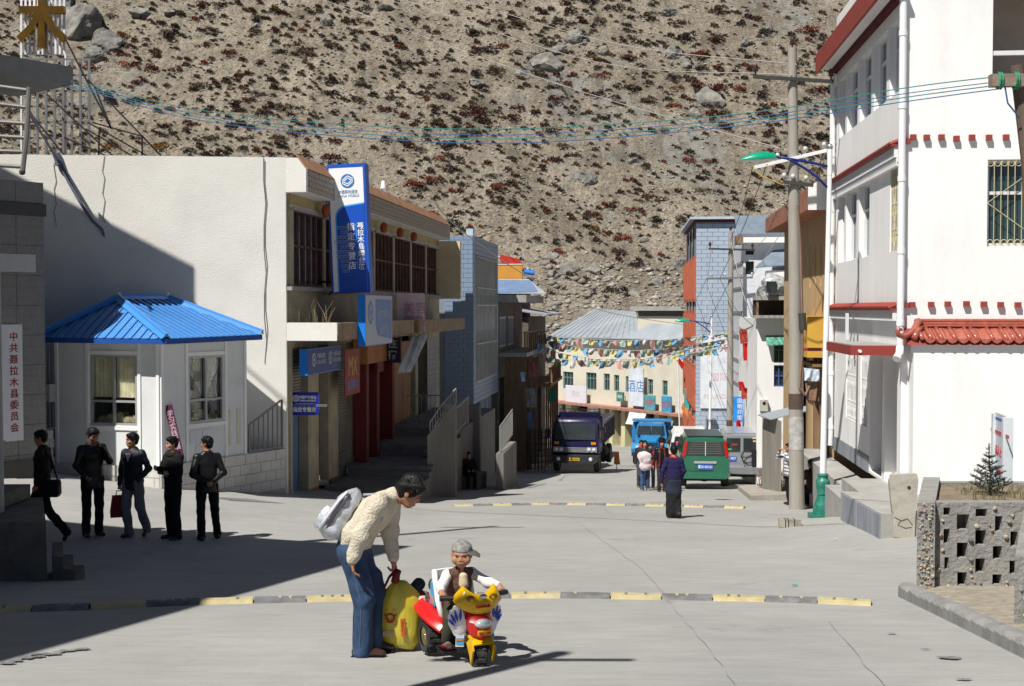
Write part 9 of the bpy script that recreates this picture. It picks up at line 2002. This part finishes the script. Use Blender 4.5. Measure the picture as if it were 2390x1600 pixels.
 o0 = Vector(cx(-0.17, 1.08, 0)); silver = mat('shiny_silver_fabric', (0.50, 0.53, 0.58), 0.34, metal=0.3, var=0.3, scale=9, bump=1.0, bscale=13, dirt=(0.25, 0.27, 0.33), dscale=7, damt=0.6); dkp = mat('dark_purple_panel', (0.06, 0.045, 0.06), 0.7)
 qq = lambda x, z, y=0.0: Vector(cx(x, z, y)) - o0
 ax_, nx_ = Vector((0.56, 0.83)), Vector((-0.83, 0.56)); b0 = Vector((-0.325, 0.955)); rgs = []; rr_ = random.Random(8)
 for i in range(27):
  t = i / 26; e = min(1, math.sin(math.pi * min(0.985, max(0.015, t))) * 1.9) ** 0.55; cw, cd = 0.155 * e * (1 - 0.12 * t), (0.125 - 0.048 * t) * e; c_ = b0 + ax_ * (0.475 * t); g = []
  for k in range(32):
   a = 2 * math.pi * k / 32; ca, sa = math.cos(a), math.sin(a); u = abs(ca) ** 0.6 * (1 if ca > 0 else -1); v_ = abs(sa) ** 0.6 * (1 if sa > 0 else -1)
   wr = 1 + 0.035 * math.sin(t * 31 + a * 2) + 0.03 * math.sin(t * 17 - a * 3 + 1) + 0.025 * math.sin(a * 7 + t * 9) + rr_.uniform(-0.012, 0.012)
   p2 = c_ + nx_ * (cd * v_ * wr); g.append(qq(p2.x, p2.y, cw * u * wr))
  rgs.append(g)
 MB().loft(rgs).build('pack', silver, R_, True)
 MB().loft([[qq(*(b0 + ax_ * (0.475 * t) + nx_ * (0.095 + 0.05 * h_ * e_)), y * (0.10 * e_)) for y, h_ in ((-1, 0), (-0.8, 0.9), (0.8, 0.9), (1, 0))] for t, e_ in ((0.06, 0.7), (0.15, 1.0), (0.4, 1.0), (0.5, 0.7))]).build('front_pocket', silver, R_, 40)
 for yy in (-0.10,): MB().loft([[qq(x - 0.016 * w, z - 0.010 * w, yy - 0.058 + 0.03 * k) , qq(x + 0.016 * w, z + 0.010 * w, yy - 0.058 + 0.03 * k), qq(x + 0.016 * w, z + 0.010 * w, yy + 0.02), qq(x - 0.016 * w, z - 0.010 * w, yy + 0.02)] for x, z, w, k in ((-0.28, 1.06, 0.8, 0.0), (-0.22, 1.16, 1.4, -0.3), (-0.15, 1.26, 1.3, -0.3), (-0.11, 1.32, 0.7, 0.3))]).build('side_panel', dkp, R_, 40)
 MB().tube([qq(-0.34, 1.05, -0.15), qq(-0.26, 1.17, -0.16), qq(-0.18, 1.28, -0.15), qq(-0.12, 1.345, -0.11)], 0.014, 6).build('piping', mat('pale_piping', (0.6, 0.62, 0.66), 0.5), R_, True); MB().tube([qq(0.02, 1.33, -0.16), qq(0.12, 1.34, -0.19), qq(0.20, 1.25, -0.21), qq(0.17, 1.14, -0.2), qq(0.05, 1.05, -0.18)], 0.013, 6).build('strap', mat('grey_strap', (0.3, 0.31, 0.34), 0.7), R_, True)
 # big yellow plastic bag
 hw_ = W_ @ (J['wrR'] + Vector((-0.01, -0.03, -0.10)))
 bc = P(932, 1500, X0.y + 0.2); gzb = gzf(bc.x, bc.y)
 Y_ = thing('yellow_bag', 'big yellow plastic carrier bag full of things, held by the bending man', 'bag', (bc.x, bc.y, gzb + 0.05), 0)
 hh = hw_ - Vector((bc.x, bc.y, gzb + 0.05)); yb = mat('yellow_plastic_bag', (0.55, 0.45, 0.035), 0.28, var=0.18, scale=5, spec=0.5, bump=0.8, bscale=9, stretch=(1, 1, 0.5), dirt=(0.40, 0.38, 0.10), dscale=3)
 n = 36; rings = []; r2 = random.Random(4)
 lv = [(0.0, 0.135, 0.10, 0.015), (0.03, 0.165, 0.12, 0.01), (0.12, 0.185, 0.135, 0.0), (0.22, 0.19, 0.14, 0.0), (0.32, 0.185, 0.135, 0.0), (0.40, 0.165, 0.115, 0.0), (0.46, 0.13, 0.085, 0.0), (0.51, 0.085, 0.055, 0.0), (0.55, 0.05, 0.03, 0.0)]
 for i, (z, rx, ry, _) in enumerate(lv):
  t = z / 0.55; ox, oy = hh.x * max(0, t - 0.45) / 0.55 * 0.9, hh.y * max(0, t - 0.45) / 0.55 * 0.9; g = []
  for k in range(n):
   a = 2 * math.pi * k / n; e = 1 + 0.07 * math.sin(a * 5 + t * 2) * t + 0.13 * math.sin(a * 9 + 1) * max(0, t - 0.4) + 0.03 * math.sin(a * 3 + t * 4); sq = (abs(math.cos(a)) ** 3.2 + abs(math.sin(a)) ** 3.2) ** (-1 / 3.2); mixq = sq * (1 - t) + 1.0 * t
   g.append((ox + rx * mixq * e * math.cos(a) + 0.025 * t, oy + ry * mixq * e * math.sin(a), z - (0.03 * math.cos(a) if i == 0 else 0)))
  rings.append(g)
 MB().loft(rings).build('bag_body', yb, Y_, True)
 mar = mat('maroon_handle', (0.16, 0.012, 0.018), 0.7, var=0.2)
 MB().tube([hh + Vector((-0.01, 0, -0.10)), hh + Vector((0.0, 0, -0.04)), hh + Vector((0.02, 0, 0.0))], 0.038, 10, 0.026).build('gathered_neck', mar, Y_, True)
 for sx in (-1, 1): MB().tube([(hh.x - 0.15 + 0.0 * sx, hh.y - 0.05 * sx, 0.36), (hh.x - 0.12, hh.y - 0.05 * sx, 0.45), (hh.x - 0.06, hh.y - 0.02 * sx, hh.z - 0.06), (hh.x, hh.y, hh.z + 0.005)], 0.012, 6).build('handle', mar, Y_, True)
 field_mesh('dark_roll', [('c', (0.10, 0.0, 0.41), (0.155, 0.05, 0.49), 0.062, 0.055, 0.02)], 0.01, mat('dark_navy_cloth', (0.025, 0.03, 0.05), 0.9, var=0.3), Y_, 0.004, 6)
 MB().loft([[(0.12 + 0.03 * k + rx * math.cos(a), 0.02 + 0.1 * math.sin(a), z) for a in [i * math.pi / 6 for i in range(12)]] for k, (z, rx) in enumerate(((0.10, 0.09), (0.3, 0.10), (0.42, 0.07)))]).build('pale_contents', mat('pale_beige_cloth', (0.5, 0.46, 0.36), 0.9), Y_, True)
 rp_m = mat('red_bag_print', (0.50, 0.08, 0.02), 0.5)
 zpl = -0.150
 MB().tube([(-0.06 + 0.034 * math.cos(a), zpl - 0.002, 0.255 + 0.034 * math.sin(a)) for a in [i * math.pi / 10 for i in range(21)]], 0.007, 6).tube([(-0.11, zpl + 0.004, 0.29), (-0.06, zpl - 0.002, 0.222), (-0.01, zpl + 0.004, 0.29)], 0.005, 6).build('printed_emblem', rp_m, Y_)
 text('中国\n邮政', 0.042, rp_m, Y_, (-0.06, zpl + 0.012, 0.352), (1, 0, 0), (0, 0.2, 1), space=0.9); text('888', 0.065, mat('faded_red_print', (0.5, 0.2, 0.04), 0.6), Y_, (-0.075, zpl + 0.006, 0.125), (1, 0, 0), (0, 0, 1)); text('邮\n政\n储\n蓄', 0.05, rp_m, Y_, (0.045, zpl + 0.003, 0.19), (1, 0, 0), (0, 0.1, 1), space=0.9)
bending_man()
def child():
 T = thing('person', 'small child in a grey cap, brown waistcoat and white sleeves riding the toy trike', 'person', TRIKE_C, 0); T.rotation_euler = (0, 0, PHI)
 R = Matrix.Rotation(-PHI, 3, 'Z'); hed = Vector((0.0, 0.02, 0.83)); s = 0.93
 hf = R @ Vector((-0.07, -1, -0.10)); hp, q, M = head_prims(hed, hf, (0, 0, 1), s, True)
 hp += [('e', q(0.045, 0.045, -0.04), (0.03, 0.03, 0.03), 0.02, M), ('e', q(-0.045, 0.045, -0.04), (0.03, 0.03, 0.03), 0.02, M)]
 J = dict(pel=(0, 0.16, 0.38), che=(0, 0.08, 0.58), nek=(0, 0.05, 0.70), shL=(-0.105, 0.06, 0.665), shR=(0.105, 0.06, 0.665), elL=(-0.20, -0.04, 0.60), elR=(0.20, -0.04, 0.60), wrL=(-0.25, -0.165, 0.598), wrR=(0.25, -0.165, 0.598), hiL=(-0.06, 0.14, 0.37), hiR=(0.06, 0.14, 0.37), knL=(-0.13, -0.03, 0.34), knR=(0.13, -0.03, 0.34), anL=(-0.155, -0.03, 0.165), anR=(0.155, -0.03, 0.165)); J = {k: Vector(v) for k, v in J.items()}
 B_ = list(hp) + [('c', J['nek'] - Vector((0, 0, 0.04)), q(0, -0.02, -0.06), 0.034, 0.034, 0.02), ('c', J['pel'], J['che'], 0.06, 0.065, 0.03), ('c', J['che'], J['nek'], 0.06, 0.03, 0.03)]
 for d in 'LR':
  sd = -1 if d == 'L' else 1
  B_ += [('c', J['che'], J['sh' + d], 0.03, 0.025, 0.02), ('c', J['sh' + d], J['el' + d], 0.024, 0.02, 0.01), ('c', J['el' + d], J['wr' + d], 0.02, 0.017, 0.01), ('c', J['hi' + d], J['kn' + d], 0.04, 0.03, 0.02), ('c', J['kn' + d], J['an' + d], 0.03, 0.024, 0.02)]
  B_ += hand_prims(J['wr' + d] + Vector((0, -0.002, 0)), Vector((sd * 0.05, -1, -0.35)), Vector((0, 0.3, -1)), 0.58, 1.0, -sd)
 field_mesh('body', B_, 0.0065, mat('child_skin', (0.38, 0.19, 0.12), 0.55, var=0.06, scale=6), T)
 slv = [('c', J['shL'], J['shR'], 0.04, 0.04, 0.03), ('c', J['pel'], J['che'], 0.08, 0.08, 0.03)]
 for d in 'LR': slv += [('c', J['sh' + d], J['el' + d], 0.044, 0.042, 0.02), ('c', J['el' + d], J['wr' + d] + (J['el' + d] - J['wr' + d]).normalized() * 0.02, 0.042, 0.032, 0.02)]
 field_mesh('white_shirt', slv, 0.0075, mat('white_knit', (0.70, 0.67, 0.64), 0.9, var=0.06, scale=12, bump=0.4), T, 0.0025, 3)
 field_mesh('waistcoat', [('c', J['pel'] + Vector((0, 0, 0.02)), J['che'], 0.105, 0.105, 0.03, ((0, 1, 0), 0.8)), ('c', J['che'], J['nek'] - Vector((0, 0, 0.03)), 0.105, 0.07, 0.03, ((0, 1, 0), 0.8)), ('c', J['shL'] * 0.8 + J['nek'] * 0.2 , J['shR'] * 0.8 + J['nek'] * 0.2, 0.046, 0.046, 0.02), ('-e', (0, -0.03, 0.70), (0.035, 0.05, 0.06), 0.01, None)], 0.0075, mat('brown_quilted_waistcoat', (0.11, 0.058, 0.038), 0.8, var=0.3, scale=25, bump=0.6, bscale=30), T, 0.003, 8)
 field_mesh('vest_front', [('c', (0, -0.015, 0.66), (0, -0.02, 0.60), 0.035, 0.04, 0.01)], 0.008, mat('cream_bib', (0.52, 0.44, 0.30), 0.8, var=0.3, scale=20), T)
 l_ = [('c', J['pel'], J['pel'] + Vector((0, 0, 0.04)), 0.08, 0.08, 0.03)]
 for d in 'LR': l_ += [('c', J['hi' + d], J['kn' + d], 0.06, 0.048, 0.03), ('c', J['kn' + d], J['an' + d], 0.048, 0.042, 0.02)]
 field_mesh('trousers', l_, 0.009, mat('dark_olive_trousers', (0.035, 0.035, 0.022), 0.85, var=0.2), T, 0.003, 4)
 for d in 'LR':
  a = J['an' + d]; field_mesh('shoe', [('c', a + Vector((0, 0.01, -0.022)), a + Vector((0, -0.065, -0.03)), 0.028, 0.026, 0.015)], 0.007, mat('beige_shoe', (0.42, 0.33, 0.28), 0.7, var=0.2), T); MB().box(a.x - 0.03, a.x + 0.03, a.y - 0.09, a.y + 0.035, 0.114, 0.124).build('red_sole', mat('red_sole', (0.4, 0.02, 0.02), 0.6), T)
 field_mesh('hair', [('e', q(0, -0.045, -0.015), (0.078 * s, 0.066 * s, 0.07 * s), 0.02, M), ('-e', q(0, 0.06, -0.03), (0.08 * s, 0.07 * s, 0.1 * s), 0.01, M)], 0.008, hair_m, T, 0.002, 5)
 capm = mat('mottled_grey_cap', (0.22, 0.21, 0.20), 0.95, var=0.6, scale=28, bump=0.4)
 cap = field_mesh('cap', [('e', q(0, -0.014, 0.052), (0.094 * s, 0.103 * s, 0.078 * s), 0.02, M), ('-p', tuple(q(0, 0, 0.030)), (0, 0, -1))], 0.0075, capm, T, 0.002, 2)
 side = q(-0.085, 0.03, 0.03); e = q(-0.15, 0.055, 0.003); pv = Vector((q(-0.1, 0.1, 0) - q(-0.1, 0, 0))).normalized()
 MB().loft([[a - pv * w, a + pv * w, a + pv * w * 0.9 + Vector((0, 0, 0.012)), a - pv * w * 0.9 + Vector((0, 0, 0.012))] for a, w in ((q(-0.05, 0.02, 0.036), 0.06), (side, 0.062), ((side + e) / 2 + Vector((0, 0, 0.004)), 0.055), (e, 0.03))]).build('cap_peak', mat('dark_grey_peak', (0.09, 0.085, 0.08), 0.9, var=0.3), cap, 40)
 face_bits(T, q, M, s, False)
child()
